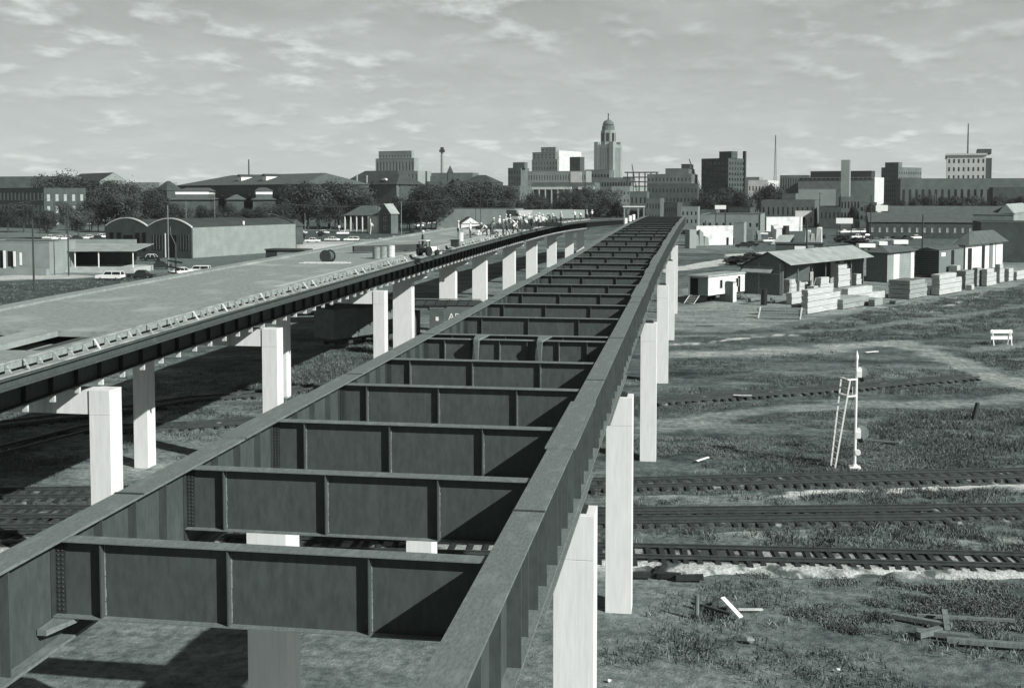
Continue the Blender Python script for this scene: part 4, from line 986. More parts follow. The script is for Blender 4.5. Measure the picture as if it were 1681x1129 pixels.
# office shed with a white lettered front
P = G(1302, 424); t = thing('dark_shop', 'low dark shop with white lettered signs on its front', 'shop', (P.x, P.y, 0), R_(-4)); PD2 = G(1302, 424)
kx = (P - EYE).length / F_PX
mb = MB(); mb.box(-27 * kx, 45 * kx, 0, 8, 0, ZAT(P, 401)); mb.build('wall', M['brick'], t)
mb = MB(); mb.box(-27 * kx - .2, 46 * kx + .2, -.2, 8.2, ZAT(P, 401) + .002, ZAT(P, 401) + .2); mb.build('roof', M['roof_dk'], t)
def text_mesh(txt, size, m, parent, loc, rot, name='lettering', depth=.02, ext=True):
    cu = bpy.data.curves.new(name, 'FONT'); cu.body = txt; cu.size = size; cu.extrude = depth; cu.align_x = 'CENTER'; cu.align_y = 'CENTER'
    o = bpy.data.objects.new(name, cu); C.objects.link(o); bpy.context.view_layer.update()
    me = bpy.data.meshes.new_from_object(o); bpy.data.objects.remove(o); me.materials.clear(); me.materials.append(M[m])
    k = link(name, me, parent); k.location = loc; k.rotation_euler = rot; return k
zt = ZAT(P, 404); zb = ZAT(P, 411)
mb = MB(); mb.box(2 * kx, 19 * kx, -.12, -.003, zb, zt); s_ = mb.build('sign_board', M['white'], t)
text_mesh('OFFICE', .62, 'grey', s_, (10.5 * kx, -.15, (zt + zb) / 2), (math.pi / 2, 0, 0)) if False else None
text_mesh('LUMBER CO', .62 * 1.25, 'white', t, (10.5 * kx, -.06, zb - .62), (math.pi / 2, 0, 0))
mb = MB(); mb.box(34 * kx, 42 * kx, -.12, -.003, ZAT(P, 409), ZAT(P, 406)); mb.build('sign_board', M['white'], t)
mb = MB(); mb.box(22.5 * kx, 32 * kx, -.1, -.003, ZAT(P, 417), ZAT(P, 402)); mb.build('door', M['block'], t)

# ================================================================== RIGHT FOREGROUND: signal, barricade, debris
P = G(1403, 768); t = thing('signal_mast', 'white railway signal mast with a ladder and platform beside the third track', 'railway signal', (P.x, P.y, 0), R_(-2))
Z = lambda py: ZAT(P, py)
mb = MB(); mb.tube([(0, 0, .12), (0.02, 0, Z(575) - .5)], [.08, .07], 12); mb.build('mast', M['white'], t)
mb = MB(); mb.tube([(.02, 0, Z(575) - .5), (.02, 0, Z(575) - .35), (.02, 0, Z(575))], [.09, .1, .01], 12); mb.build('finial', M['white'], t)
mb = MB(); mb.box(-.32, .32, -.32, .32, -.1, .1); mb.build('base', M['conc'], t, bevel=.03); mb = MB(); mb.tube([(0, 0, .1), (0, 0, .22)], [.2, .12], 12); mb.build('base_flange', M['white'], t)
for zc in (Z(610), Z(710)):
    mb = MB(); mb.tube([(.18, -.02, zc + .12), (.18, .25, zc + .12)], .13, 14); mb.box(.02, .3, -.08, .06, zc - .32, zc + .05); mb.build('lamp_case', M['white'], t, bevel=.01)
    mb = MB(); mb.tube([(.36, .26, zc - .05), (.36, .31, zc - .05)], .42 if zc < 4 else .3, 20); mb.build('target_disc', M['grey'], t)
    mb = MB(); mb.tube([(.3, .02, zc - .45), (.3, .3, zc - .4)], .14, 12); mb.build('hood', M['black'], t)
mb = MB(); mb.tube([(.16, -.1, Z(742)), (.16, .1, Z(742))], .16, 14); mb.build('relay_case', M['white'], t)
# ladder frame
L0 = G(1367, 767) - P; topx = (1386 - 1407) * 64 / 1850.
lad = MB()
pz = Z(622)
a0 = Vector((L0.x - .06, .35, 0)); a1 = Vector((-.78, .35, pz)); 
lad.bar(a0, a1, .085); lad.bar(a0 + Vector((.16, -.75, 0)), a1 + Vector((.42, -.75, 0)), .085)
mb = lad; mb.build('ladder_rails', M['white'], t)
for k in range(15):
    u = (k + .5) / 15; mb = MB(); q0 = a0.lerp(a1, u); q1 = (a0 + Vector((.16, -.75, 0))).lerp(a1 + Vector((.42, -.75, 0)), u); mb.bar(q0, q1, .02); mb.build('rung', M['white'], t)
for (z_, lab) in ((pz, 'platform'), (Z(649), 'platform')):
    mb = MB(); mb.bar((-.85, .35, z_), (.0, .12, z_), .08); mb.bar((-.5, -.4, z_), (.0, -.08, z_), .08); mb.bar((-.85, .35, z_), (-.5, -.4, z_), .08); mb.build('platform_rail', M['white'], t)
mb = MB(); mb.bar((L0.x * .72, .35, Z(709)), (-.1, .05, Z(709)), .06); mb.build('stay', M['white'], t)
mb = MB(); mb.bar((-.15, .3, pz), (-.15, .3, Z(649)), .03); mb.build('handrail', M['white'], t)
mb = MB(); mb.tube([(-.1, 0, Z(650)), (-.3, .05, Z(670)), (-.25, .05, Z(690)), (-.08, 0, Z(705))], .015, 6); mb.build('cable', M['cable'], t)

P = G(1643, 566); t = thing('barricade', 'white two-board road barricade standing on the dirt road at right', 'barricade', (P.x, P.y, 0), R_(12))
for z in (.75, 1.4): mb = MB(); mb.hexa([(-1.15, -.12, z - .17), (1.15, -.12, z - .17), (1.15, -.07, z - .17), (-1.15, -.07, z - .17), (-1.15, -.06, z + .17), (1.15, -.06, z + .17), (1.15, -.01, z + .17), (-1.15, -.01, z + .17)]); mb.build('board', M['white'], t)
for x in (-.95, .95):
    for s in (-1, 1): mb = MB(); mb.bar((x + .05 * s, .55 * s, 0), (x, .03 * s, 1.6), .08); mb.build('leg', M['white'], t)
def post(lab, px, py, h, r=.12, m='pole', lean=(0, 0)):
    P = G(px, py); t = thing('wooden_post', lab, 'post', (P.x, P.y, 0)); mb = MB(); mb.tube([(0, 0, -.2), (lean[0], lean[1], h)], [r, r * .9], 9); mb.build('shaft', M[m], t)
post('short leaning post in the weeds right of the signal mast', 1597, 688, 1.15, .17, lean=(.3, 0))
post('squared stake at the edge of the bare earth near the second column', 1144, 1013, .85, .09, 'oldwood')
def planks(name, lab, cat, px, py, parts, m='oldwood', rz=0):
    P = G(px, py); t = thing(name, lab, cat, (P.x, P.y, 0), rz)
    for (a, b_, w_, h_) in parts: mb = MB(); mb.bar(a, b_, w_, h_); mb.build('board', M[m], t)
planks('plank', 'bright white plank propped up near the stake, lower centre right', 'plank', 1207, 1015, [((.2, -.1, .1), (-.45, .6, .55), .2, .05)], 'white')
planks('plank', 'short pale board lying flat right of the propped white plank', 'plank', 1230, 1003, [((-.4, 0, .05), (.5, .12, .06), .14, .05)], 'plank')
planks('debris_pile', 'small heap of broken dark timber between stake and white plank', 'debris', 1172, 1006, [((-.8, .7, .1), (.6, -.4, .15), .12, .1), ((-.5, .2, .05), (.3, .8, .3), .1, .08), ((0, 0, .05), (.6, .2, .2), .2, .1)], 'pole')
planks('broken_timbers', 'weathered timbers strewn at the right edge, pieces crossing each other', 'debris', 1560, 1030, [((-1.9, .6, .12), (.0, -.2, .15), .22, .16), ((-1.3, -.8, .1), (.4, -1.2, .16), .25, .18), ((-1.0, .8, .1), (2.4, .75, .12), .16, .1), ((-.2, -.5, .05), (-.1, .5, .45), .2, .12)], 'oldwood')
planks('long_timber', 'long weathered timber lying flat at the right edge below the strewn ones', 'timber', 1640, 1062, [((-1.7, .1, .12), (2.6, -.1, .12), .24, .16)], 'oldwood')
planks('short_timber', 'short block of timber lying askew left of the long one', 'timber', 1530, 1046, [((-.5, -.2, .15), (.35, .3, .2), .24, .2)], 'oldwood')
planks('plank', 'small white board lying on the grass between third column and signal', 'plank', 1153, 757, [((-.35, -.3, .08), (.35, .45, .16), .16, .05)], 'white')
planks('plank', 'flat white board beside the dirt road above the signal mast', 'plank', 1431, 579, [((-.65, -.3, .08), (.65, .5, .1), .35, .05)], 'white')
planks('plank', 'pale board on the fourth track bed left of the signal mast', 'plank', 1219, 655, [((-.7, 0, .3), (.7, .05, .3), .2, .05)], 'plank')
planks('plank', 'weathered board in the weeds right of the signal mast foot', 'plank', 1448, 727, [((-.9, .3, .1), (.9, -.1, .1), .2, .08)], 'oldwood')
planks('plank', 'dark plank lying on the dirt yard in front of the site trailer', 'plank', 1155, 536, [((-.9, .2, .08), (1.2, -.2, .1), .2, .08)], 'pole')
def rock(lab, px, py, s, m='conc'):
    P = G(px, py); t = thing('rock', lab, 'rock', (P.x, P.y, s * .3)); mb = MB(); n = 9; vs = []; fs = []
    for i in range(5):
        ph = math.pi * i / 4
        for j in range(n): a = 2 * math.pi * j / n; rr = s * .5 * random.uniform(.75, 1.15); vs.append((rr * math.sin(ph) * math.cos(a) * 1.2, rr * math.sin(ph) * math.sin(a), rr * .7 * math.cos(ph)))
    for i in range(4):
        for j in range(n): fs.append((i * n + j, i * n + (j + 1) % n, (i + 1) * n + (j + 1) % n, (i + 1) * n + j))
    mb.add(vs, fs); mb.build('stone', M[m], t)
rock('pale lump of rubble alone on the dark earth at lower right', 1231, 1053, .3, 'stone')
rock('small pale stone at the photo bottom right of centre', 1376, 1100, .13)
rock('tiny pale stone near the bright column foot', 1000, 1118, .13)
# sleepers and slabs at the first track beside the second column
t = thing('tie_pile', 'dark old ties lying on pale gravel beside the second right-hand column', 'railway ties', tuple(G(1095, 950).xy) + (0,), 0)
for k, (x, y, a) in enumerate([(-1.2, 0, 5), (0, .1, -8), (.9, -.1, 4), (-.2, .5, 80)]):
    mb = MB(); c, s = math.cos(R_(a)), math.sin(R_(a)); mb.bar((x - .55 * c, y - .55 * s, .12), (x + .55 * c, y + .55 * s, .12 + .03 * k), .24, .2); mb.build('tie', M['tie'], t)

# ================================================================== BOXCARS UNDER THE BRIDGES
def boxcar(lab, P, rz, L=12.6, Wd=3.0, H=3.25, m='brick', letters=None, door=None):
    t = thing('boxcar', lab, 'boxcar', P, rz, 'boxcars standing under the bridges')
    z0, z1 = 1.1, 1.1 + H
    # body with an open doorway through it when door is set: x along the car, y across, near side at -Wd/2
    dx0, dx1 = door if door else (0, 0)
    mb = MB(); hw = Wd / 2
    if door: mb.box(-L / 2, dx0, -hw, hw, z0, z1); mb.box(dx1, L / 2, -hw, hw, z0, z1); mb.box(dx0 + .001, dx1 - .001, -hw, hw, z1 - .5, z1); mb.box(dx0 + .001, dx1 - .001, -hw, hw, z0, z0 + .15)
    else: mb.box(-L / 2, L / 2, -hw, hw, z0, z1)
    mb.build('body', M['carbody'], t)
    mb = MB(); mb.add([(-L / 2 - .1, -hw - .1, z1 + .003), (L / 2 + .1, -hw - .1, z1 + .003), (L / 2 + .1, hw + .1, z1 + .003), (-L / 2 - .1, hw + .1, z1 + .003), (-L / 2 - .1, 0, z1 + .4), (L / 2 + .1, 0, z1 + .4)], [(0, 1, 5, 4), (2, 3, 4, 5), (0, 4, 3), (1, 2, 5), (3, 2, 1, 0)]); mb.build('roof', M['roof_dk'], t)
    mb = MB()
    for k in range(int(L / 1.1)): x = -L / 2 + .4 + k * 1.1; mb.bar((x, -hw - .12, z1 + .03), (x + .1, 0, z1 + .44), .1, .05)
    mb.build('roof_ribs', M['steel_dark'], t)
    mb = MB(); mb.box(-L / 2, L / 2, -.3, .3, z1 + .46, z1 + .52); mb.build('running_board', M['oldwood'], t)
    mb = MB(); mb.box(-L / 2, L / 2, -1.1, 1.1, .85, z0 - .003); mb.build('underframe', M['steel_dark'], t)
    for s in (-1, 1):
        mb = MB(); c = s * (L / 2 - 1.9); mb.box(c - 1.1, c + 1.1, -1.0, -.88, .42, .75); mb.box(c - 1.1, c + 1.1, .88, 1.0, .42, .75); mb.box(c - .2, c + .2, -.87, .87, .45, .8); tr = mb.build('truck', M['steel_dark'], t)
        for u in (-.85, .85):
            mb = MB(); mb.tube([(c + u, -.86, .72), (c + u, -.72, .72)], .42, 18); mb.tube([(c + u, .72, .72), (c + u, .86, .72)], .42, 18); mb.tube([(c + u, -.71, .72), (c + u, .71, .72)], .08, 8); mb.build('wheelset', M['rail'], tr)
    if door is None or True:
        a, b_ = (dx1 + .0, dx1 + (dx1 - dx0)) if door else (-1.3, 1.3)
        mb = MB(); mb.box(a + .02, b_ - .02, -hw - .09, -hw - .01, z0 + .05, z1 - .15); d_ = mb.build('sliding_door', M['carbody'], t)
        mb = MB()
        for k in range(14): mb.box(a + .05, b_ - .05, -hw - .11, -hw - .092, z0 + .1 + k * .21, z0 + .14 + k * .21)
        mb.build('door_ribs', M['steel_dark'], d_)
        mb = MB(); mb.box(dx0 - .2 if door else a, b_ + .3, -hw - .13, -hw - .005, z1 - .14, z1 - .06); mb.build('door_rail', M['steel_dark'], t)
        if door: mb = MB(); mb.box(a + (b_ - a) * .42, a + (b_ - a) * .62, -hw - .135, -hw - .112, z0 + 1.75, z0 + 2.15); mb.build('placard', M['white'], d_)
    if letters: text_mesh(letters, .95, 'white', t, (dx1 + (dx1 - dx0) + 1.35, -hw - .04, z0 + 2.15), (math.pi / 2, 0, 0))
    mb = MB(); 
    for k in range(6): mb.bar((L / 2 - .1, -hw - .06, z0 + .2 + k * .45), (L / 2 - .55, -hw - .06, z0 + .2 + k * .45), .03)
    mb.build('ladder', M['steel_dark'], t)
    return t
M['carbody'] = mat('boxcar siding', 0.15, 0.85, 0.2, 1.5, .004, 6, boards=('Z', 5.0))
Pd = PD(727.5, 113)
boxcar('boxcar with open doorway and partly hidden white letters, between the two bridges', (Pd.x, Pd.y + 1.5, 0), R_(2), L=7.0, letters='ARM', door=(-3.05, -1.5), H=3.3)
Pd = G(572, 570); boxcar('dark boxcar in deep shade under the decked bridge, left of the lettered one', (Pd.x + .3, Pd.y + 2, 0), R_(60), L=9, H=3.0)
Pd = G(490, 552); boxcar('boxcar farthest left in the shade under the decked bridge', (Pd.x - 4, Pd.y + 14, 0), R_(20), L=11, H=2.6)
# ================================================================== TREES
def crown_mesh(name, seed, blobs, nleaf, size, spread=1.0):
    r = np.random.default_rng(seed); V = []
    bl = []
    for _ in range(blobs):
        a = r.uniform(0, 2 * np.pi); rad = r.uniform(0, .62); z = r.uniform(.36, .86)
        bl.append((rad * np.cos(a) * .75 * (1.25 - z * .6), rad * np.sin(a) * .75 * (1.25 - z * .6), z, r.uniform(.14, .28)))
    bl.append((0, 0, .62, .27)); bl.append((0, 0, .84, .16))
    tot = sum(b[3] ** 2 for b in bl)
    for (bx, by, bz, br) in bl:
        n_ = int(nleaf * br ** 2 / tot); d = r.normal(size=(n_, 3)); d /= np.linalg.norm(d, axis=1)[:, None]
        rr = br * (r.uniform(.35, 1.0, n_) ** .5) * (1 + .18 * r.normal(size=n_))
        p = np.stack([bx, by, bz] + np.zeros((n_, 3)), 1) if False else np.array([bx, by, bz]) + d * rr[:, None] * np.array([1, 1, .8])
        nrm = d + r.normal(size=(n_, 3)) * .4; nrm /= np.linalg.norm(nrm, axis=1)[:, None]
        t1 = np.cross(nrm, r.normal(size=(n_, 3))); t1 /= np.linalg.norm(t1, axis=1)[:, None]; t2 = np.cross(nrm, t1)
        s = (size * r.uniform(.6, 1.5, n_))[:, None]
        V.append(np.stack([p - t1 * s, p - t2 * s * .7, p + t1 * s, p + t2 * s * .7], 1).reshape(-1, 3))
    V = np.concatenate(V); k = len(V) // 4; me = bpy.data.meshes.new(name)
    me.vertices.add(len(V)); me.vertices.foreach_set('co', V.ravel().astype(np.float32)); me.loops.add(k * 4); me.loops.foreach_set('vertex_index', np.arange(k * 4, dtype=np.int32))
    me.polygons.add(k); me.polygons.foreach_set('loop_start', np.arange(0, k * 4, 4, dtype=np.int32)); me.polygons.foreach_set('loop_total', np.full(k, 4, np.int32)); me.update()
    return me
CROWNS = []
for i in range(6):
    me_ = crown_mesh('crown', 100 + i, 13 + i * 2, 5200, .0175); me_.materials.append(M[['leaf', 'leaf2', 'leaf3', 'leaf', 'leaf2', 'leaf2'][i]]); CROWNS.append(me_)
TRUNKS = []
for i in range(3):
    mb = MB(); r = random.Random(i)
    mb.tube([(0, 0, -.02), (r.uniform(-.01, .01), 0, .15), (r.uniform(-.02, .02), r.uniform(-.02, .02), .42), (r.uniform(-.04, .04), 0, .74)], [.03, .022, .015, .005], 7)
    for k in range(5): a = r.uniform(0, 6.28); z = r.uniform(.2, .45); mb.tube([(0, 0, z), (math.cos(a) * .14, math.sin(a) * .14, z + .14), (math.cos(a) * .27, math.sin(a) * .27, z + .32)], [.013, .009, .003], 5)
    TRUNKS.append(mb.mesh('trunk', M['bark']))
TN = [0]
def tree(label, px, ytop, d, wf=1.0, group='trees in front of the city', P=None):
    P = P or PD(px, d); h = ZAT(P, ytop); i = TN[0]; TN[0] += 1
    t = thing('leafy_tree', label, 'tree', (P.x, P.y, 0), random.uniform(0, 6.28), group)
    s = h / .98; wd = max(h, 9) * wf / .98
    t.scale = (wd, wd, s)
    link('crown', CROWNS[i % 6], t); link('trunk', TRUNKS[i % 3], t)
    return t
def bushmesh():
    me_ = crown_mesh('foliage', 300, 9, 900, .05); me_.materials.append(M['leaf']); return me_
BUSH = bushmesh()
def bush(label, px, yb, h, wd, group='bushes'):
    P = G(px, yb); t = link('bush', BUSH); tag(t, label, 'bush', group); t.location = (P.x, P.y, -.25 * h); t.scale = (wd, wd, h * 1.25); t.rotation_euler = (0, 0, random.uniform(0, 6)); return t
bands = [
 ('behind the loading dock at far left', [(12, 338), (38, 330), (108, 332), (128, 340)], 470, .9),
 ('round the gabled hall at far left', [(88, 290), (112, 285), (138, 293), (182, 294), (203, 299), (222, 305)], 600, 1.0),
 ('between brick hall and barrel-roofed warehouse', [(150, 322), (172, 330), (192, 308), (215, 318), (238, 322), (250, 308), (268, 322), (160, 345), (225, 342)], 480, .9),
 ('in the low row before the pavilions', [(285, 333), (305, 338), (330, 336), (352, 340), (378, 334), (402, 341), (425, 338), (448, 334), (468, 332)], 480, .9),
 ('in the tall clump left of the porch house', [(487, 305), (505, 298), (524, 303), (540, 296), (556, 305), (571, 300), (585, 308), (600, 318), (520, 325), (550, 330), (497, 330), (578, 332)], 520, 1.0),
 ('between porch house and long low building', [(655, 322), (672, 328), (690, 306), (668, 345), (700, 330), (716, 322), (645, 332), (708, 345), (683, 335)], 500, .95),
 ('in the dark belt behind the long low building', [(702, 300), (722, 303), (742, 298), (762, 303), (780, 300), (800, 302), (818, 303), (836, 306), (734, 315), (770, 316), (808, 318), (750, 325), (790, 326), (828, 325)], 620, .95),
 ('in front of the columned building', [(853, 328), (872, 316), (890, 322), (934, 312), (950, 314), (966, 308), (984, 310), (1000, 312), (905, 334), (940, 330), (975, 328), (1012, 330), (1022, 338), (923, 322)], 600, .85),
 ('near the crane and brick tower', [(1040, 345), (1060, 340), (1085, 343), (1108, 340), (1160, 318), (1178, 312), (1198, 306), (1214, 312), (1140, 330)], 560, .85),
 ('by the downtown department store', [(1252, 306), (1266, 302), (1280, 304), (1300, 322)], 640, .8),
 ('before the long stone depot', [(1482, 328), (1502, 322), (1524, 320), (1546, 322), (1568, 320), (1590, 322), (1612, 324), (1636, 320), (1660, 325), (1676, 322), (1455, 335), (1430, 332), (1400, 338)], 520, .7)]
for nm, lst, d, wf in bands:
    lst = sorted(lst)
    for k, (px, yt) in enumerate(lst):
        tree('%s dark tree from the left %s' % (ORD[k], nm), px, yt, d * random.uniform(.96, 1.05), wf * random.uniform(.85, 1.2))
tree('spreading tree with a pale forked trunk among parked cars at left', 77, 344, 400, 1.1); tree('spreading tree with two stems right of the pale forked one', 128, 345, 405, 1.1)
for k, (px, yb, h, wd, lab) in enumerate([(365, 399, 3, 5, 'round dark bush beside the pale warehouse wall'), (497, 392, 2.5, 4, 'bush by the street right of the pale wall'), (525, 388, 2, 4, 'small bush on the lawn left of the porch house'), (640, 378, 3, 6, 'dark hedge at the foot of the porch house'),
     (1405, 402, 2.5, 9, 'long dark bush beyond the lettered shop'), (1378, 398, 2.5, 6, 'dark bush left of the long one beyond the lettered shop'), (1345, 394, 2, 4, 'small bush beside the utility pole of the lumber yard'), (1292, 400, 2.5, 5, 'bush beside the tipped board roof'), (1205, 434, 2, 7, 'dark scrub behind the open shed roof'), (1228, 428, 2, 6, 'dark scrub just left of the lettered shop')]):
    bush(lab, px, yb, h, wd)

# ================================================================== CARS
def car_protos():
    out = []
    def prof_body(L, hd, tr, zb=.28, zh=.92):
        return [(-L / 2, zb + .08), (-L / 2 + .1, zb), (L / 2 - .1, zb), (L / 2, zb + .1), (L / 2, zh - .12), (L / 2 - .12, zh - .02), (L / 2 - tr, zh + .02), (-L / 2 + hd, zh + .05), (-L / 2 + .15, zh - .05), (-L / 2, zh - .2)]
    for kind in ('sedan', 'wagon', 'pickup'):
        L, Wd = 5.0, 1.85; hd, tr = 1.45, (1.2 if kind == 'sedan' else .15)
        b_ = MB(); b_.prism(prof_body(L, hd, tr if kind != 'pickup' else 1.2), 'y', -Wd / 2, Wd / 2)
        body = b_
        c = MB(); x0 = -L / 2 + hd; x1 = L / 2 - (tr if kind == 'sedan' else (.1 if kind == 'wagon' else 2.3)); z0, z1 = .97, 1.5; hw = .86; tw = .66
        a = .42; b2 = .55 if kind == 'sedan' else .15
        g = MB(); g.hexa([(x0, -hw, z0 - .03), (x1, -hw, z0 - .03), (x1, hw, z0 - .03), (x0, hw, z0 - .03), (x0 + a, -tw, z1), (x1 - b2, -tw, z1), (x1 - b2, tw, z1), (x0 + a, tw, z1)])
        rf = MB(); rf.hexa([(x0 + a - .06, -tw - .03, z1 + .002), (x1 - b2 + .05, -tw - .03, z1 + .002), (x1 - b2 + .05, tw + .03, z1 + .002), (x0 + a - .06, tw + .03, z1 + .002), (x0 + a + .12, -tw + .1, z1 + .09), (x1 - b2 - .12, -tw + .1, z1 + .09), (x1 - b2 - .12, tw - .1, z1 + .09), (x0 + a + .12, tw - .1, z1 + .09)])
        for s in (-1, 1):
            for (xa, xb) in [(x0, x0 + a), (x1, x1 - b2), ((x0 + x1) / 2, (x0 + x1) / 2)]:
                rf.bar((xa, s * (hw + .005), z0 - .02), (xb, s * (tw + .01), z1 + .01), .07)
        w_ = MB(); w_.tube([(0, -.1, 0), (0, .1, 0)], .34, 16); hub = MB(); hub.tube([(0, -.115, 0), (0, .115, 0)], .17, 10)
        bump = MB(); bump.box(-.07, .0, -.9, .9, 0, .14)
        lamp = MB(); lamp.tube([(-.03, 0, 0), (.05, 0, 0)], .1, 10)
        out.append(dict(kind=kind, L=L, W=Wd, body=body, glass=g.mesh('windows', M['glass']), roof=rf, wheel=w_.mesh('wheel', M['rubber']), hub=hub.mesh('hubcap', M['chrome']), bump=bump.mesh('bumper', M['chrome']), lamp=lamp.mesh('headlight', M['chrome']), cache={}))
    return out
CP = car_protos()
def car(label, px, yb, kind=0, col='carwhite', heading=0.0, group='parked cars', P=None, z=0.0, far=False, roofcol=None):
    if P is None: P = G(px, yb, z)
    p = CP[kind]; key = col
    if key not in p['cache']: p['cache'][key] = p['body'].mesh('body', M[col], bevel=.06)
    rk = 'r' + (roofcol or col)
    if rk not in p['cache']: p['cache'][rk] = p['roof'].mesh('roof', M[roofcol or col])
    t = thing(['parked_car', 'station_wagon', 'pickup_truck'][kind], label, ['car', 'station wagon', 'pickup truck'][kind], (P.x, P.y, z), heading, group)
    link('body', p['cache'][key], t); link('windows', p['glass'], t); link('roof', p['cache'][rk], t)
    if far: 
        for x in (-1.5, 1.5):
            for y in (-.78, .78): o = link('wheel', p['wheel'], t); o.location = (x, y, .34)
        return t
    for x in (-1.5, 1.5):
        for y in (-.82, .82): o = link('wheel', p['wheel'], t); o.location = (x, y, .34); link('hubcap', p['hub'], o)
    for x, s in ((-2.5, 0), (2.57, 0)): o = link('bumper', p['bump'], t); o.location = (x, 0, .35)
    for y in (-.68, .68): o = link('headlight', p['lamp'], t); o.location = (-2.5, y, .72)
    return t
H0 = R_(-10)
car('white station wagon parked in front of the loading dock, left of the black car', 181, 459, 1, 'carwhite', R_(2))
car('black sedan parked on the grass right of the white wagon by the loading dock', 232, 457, 0, 'cardark', R_(8))
car('white station wagon right of the railway crossing sign, by the deck kerb', 325, 449, 1, 'carwhite', R_(6))
car('dark pickup with a pale cab in front of the warehouse doors', 248, 428, 0, 'cardark', R_(5), roofcol='carwhite')
car('white sedan under the canopy end, nearer of the two', 222, 420, 0, 'carwhite', R_(0)); car('white sedan mostly hidden under the canopy, farther left of the two', 205, 416, 0, 'carwhite', R_(4))
car('sedan half hidden behind the railway crossing post', 297, 452, 0, 'carwhite', R_(70))
for k, (px, yb, c_) in enumerate([(10, 368, 'carwhite'), (22, 369, 'carwhite'), (40, 368, 'carwhite'), (118, 368, 'carwhite'), (128, 369, 'cargrey'), (146, 369, 'carwhite'), (152, 368, 'carwhite')]):
    car('car %s from the left in the far row beyond the left lawn' % ORD[k], px, yb, 0, c_, R_(random.uniform(-15, 80)), 'far cars at left', far=True)
for k, (px, yb, c_) in enumerate([(82, 393, 'carwhite'), (98, 394, 'carwhite'), (110, 394, 'carwhite'), (124, 394, 'cardark'), (147, 393, 'carwhite'), (160, 394, 'cardark'), (166, 391, 'carwhite')]):
    car('car %s from the left in the row just behind the canopied dock' % ORD[k], px, yb, 0, c_, R_(random.uniform(-20, 60)), 'cars behind the dock', far=True)
car('white sedan parked at the kerb right of the pale warehouse wall', 513, 398, 0, 'carwhite', R_(4)); car('white sedan on the street below the porch house, right of the first kerb car', 577, 396, 1, 'carwhite', R_(4))
car('white sedan on the lawn edge beyond the pale wall end', 494, 384, 0, 'carwhite', R_(10), far=True); car('white car on the lawn left of the porch house', 530, 384, 0, 'carwhite', R_(4), far=True)
car('black old-fashioned car on the street below the porch house', 625, 399, 0, 'cardark', R_(30), roofcol='carwhite'); car('white sedan in the open lot right of the two-storey house', 703, 384, 0, 'carwhite', R_(14))
for k, (px, yb) in enumerate([(688, 372), (700, 368), (712, 367), (730, 366), (690, 364)]):
    car('white car %s from the left in the lot before the long low building' % ORD[k], px, yb, 0, 'carwhite', R_(random.uniform(-10, 60)), 'cars near the white shed', far=True)
car('white sedan parked beside the white gabled shed', 748, 380, 0, 'carwhite', R_(10), far=True); car('pale car just right of the white gabled shed', 795, 377, 0, 'carwhite', R_(6), far=True)
lot = []
for row, (ya, yb_, xa, xb, n_) in enumerate([(377, 374, 1378, 1520, 9), (386, 379, 1400, 1520, 8), (394, 386, 1410, 1512, 6)]):
    for k in range(n_):
        u = (k + .5) / n_; px = xa + (xb - xa) * u + random.uniform(-3, 3); py = ya + (yb_ - ya) * u
        car('%s car from left in the %s row above the lumber sheds' % (ORD[k], ['farthest', 'middle', 'nearest'][row]), px, py + 6, 0, random.choice(['carwhite', 'carwhite', 'cargrey', 'cardark', 'carwhite']), R_(random.uniform(15, 40)), 'cars in the lot beyond the lumber yard', far=True)
for k, (px, yb, c_) in enumerate([(1258, 384, 'carwhite'), (1318, 371, 'carwhite'), (1264, 396, 'carwhite'), (1232, 402, 'cardark'), (1220, 404, 'cardark')]):
    car(['pale car parked by the broken wall near the white building', 'white car in front of the small white front with square door', 'white car beside the tipped board roof', 'dark car under the broken wall, right of its neighbour', 'dark car at the foot of the white wall'][k], px, yb + 2, 0, c_, R_(random.uniform(0, 30)), far=True)
for k, (px, yb, c_, lab) in enumerate([(545, 396, 'carwhite', 'white sedan between the two kerb cars below the porch house'), (562, 385, 'carwhite', 'pale sedan on the drive left of the porch house columns'), (602, 397, 'cargrey', 'grey sedan on the street just left of the black old car'), (648, 395, 'carwhite', 'white sedan partly behind the tall pole right of the two-storey house'), (676, 386, 'cardark', 'dark sedan left of the white sedan in the open lot'), (722, 381, 'carwhite', 'white sedan right of the lone one in the open lot'), (736, 374, 'cargrey', 'grey sedan near the poles left of the white shed'), (262, 441, 'cardark', 'low dark car between the pickup and crossing post'), (196, 408, 'carwhite', 'pale car at the warehouse wall above the canopy end'), (818, 372, 'carwhite', 'white car behind the crew, before the long low building'), (834, 370, 'cardark', 'dark car behind the crew, before the long low building')]):
    car(lab, px, yb, k % 2 if c_ != 'cardark' else 0, c_, R_((k * 41) % 50 - 10), far=True)
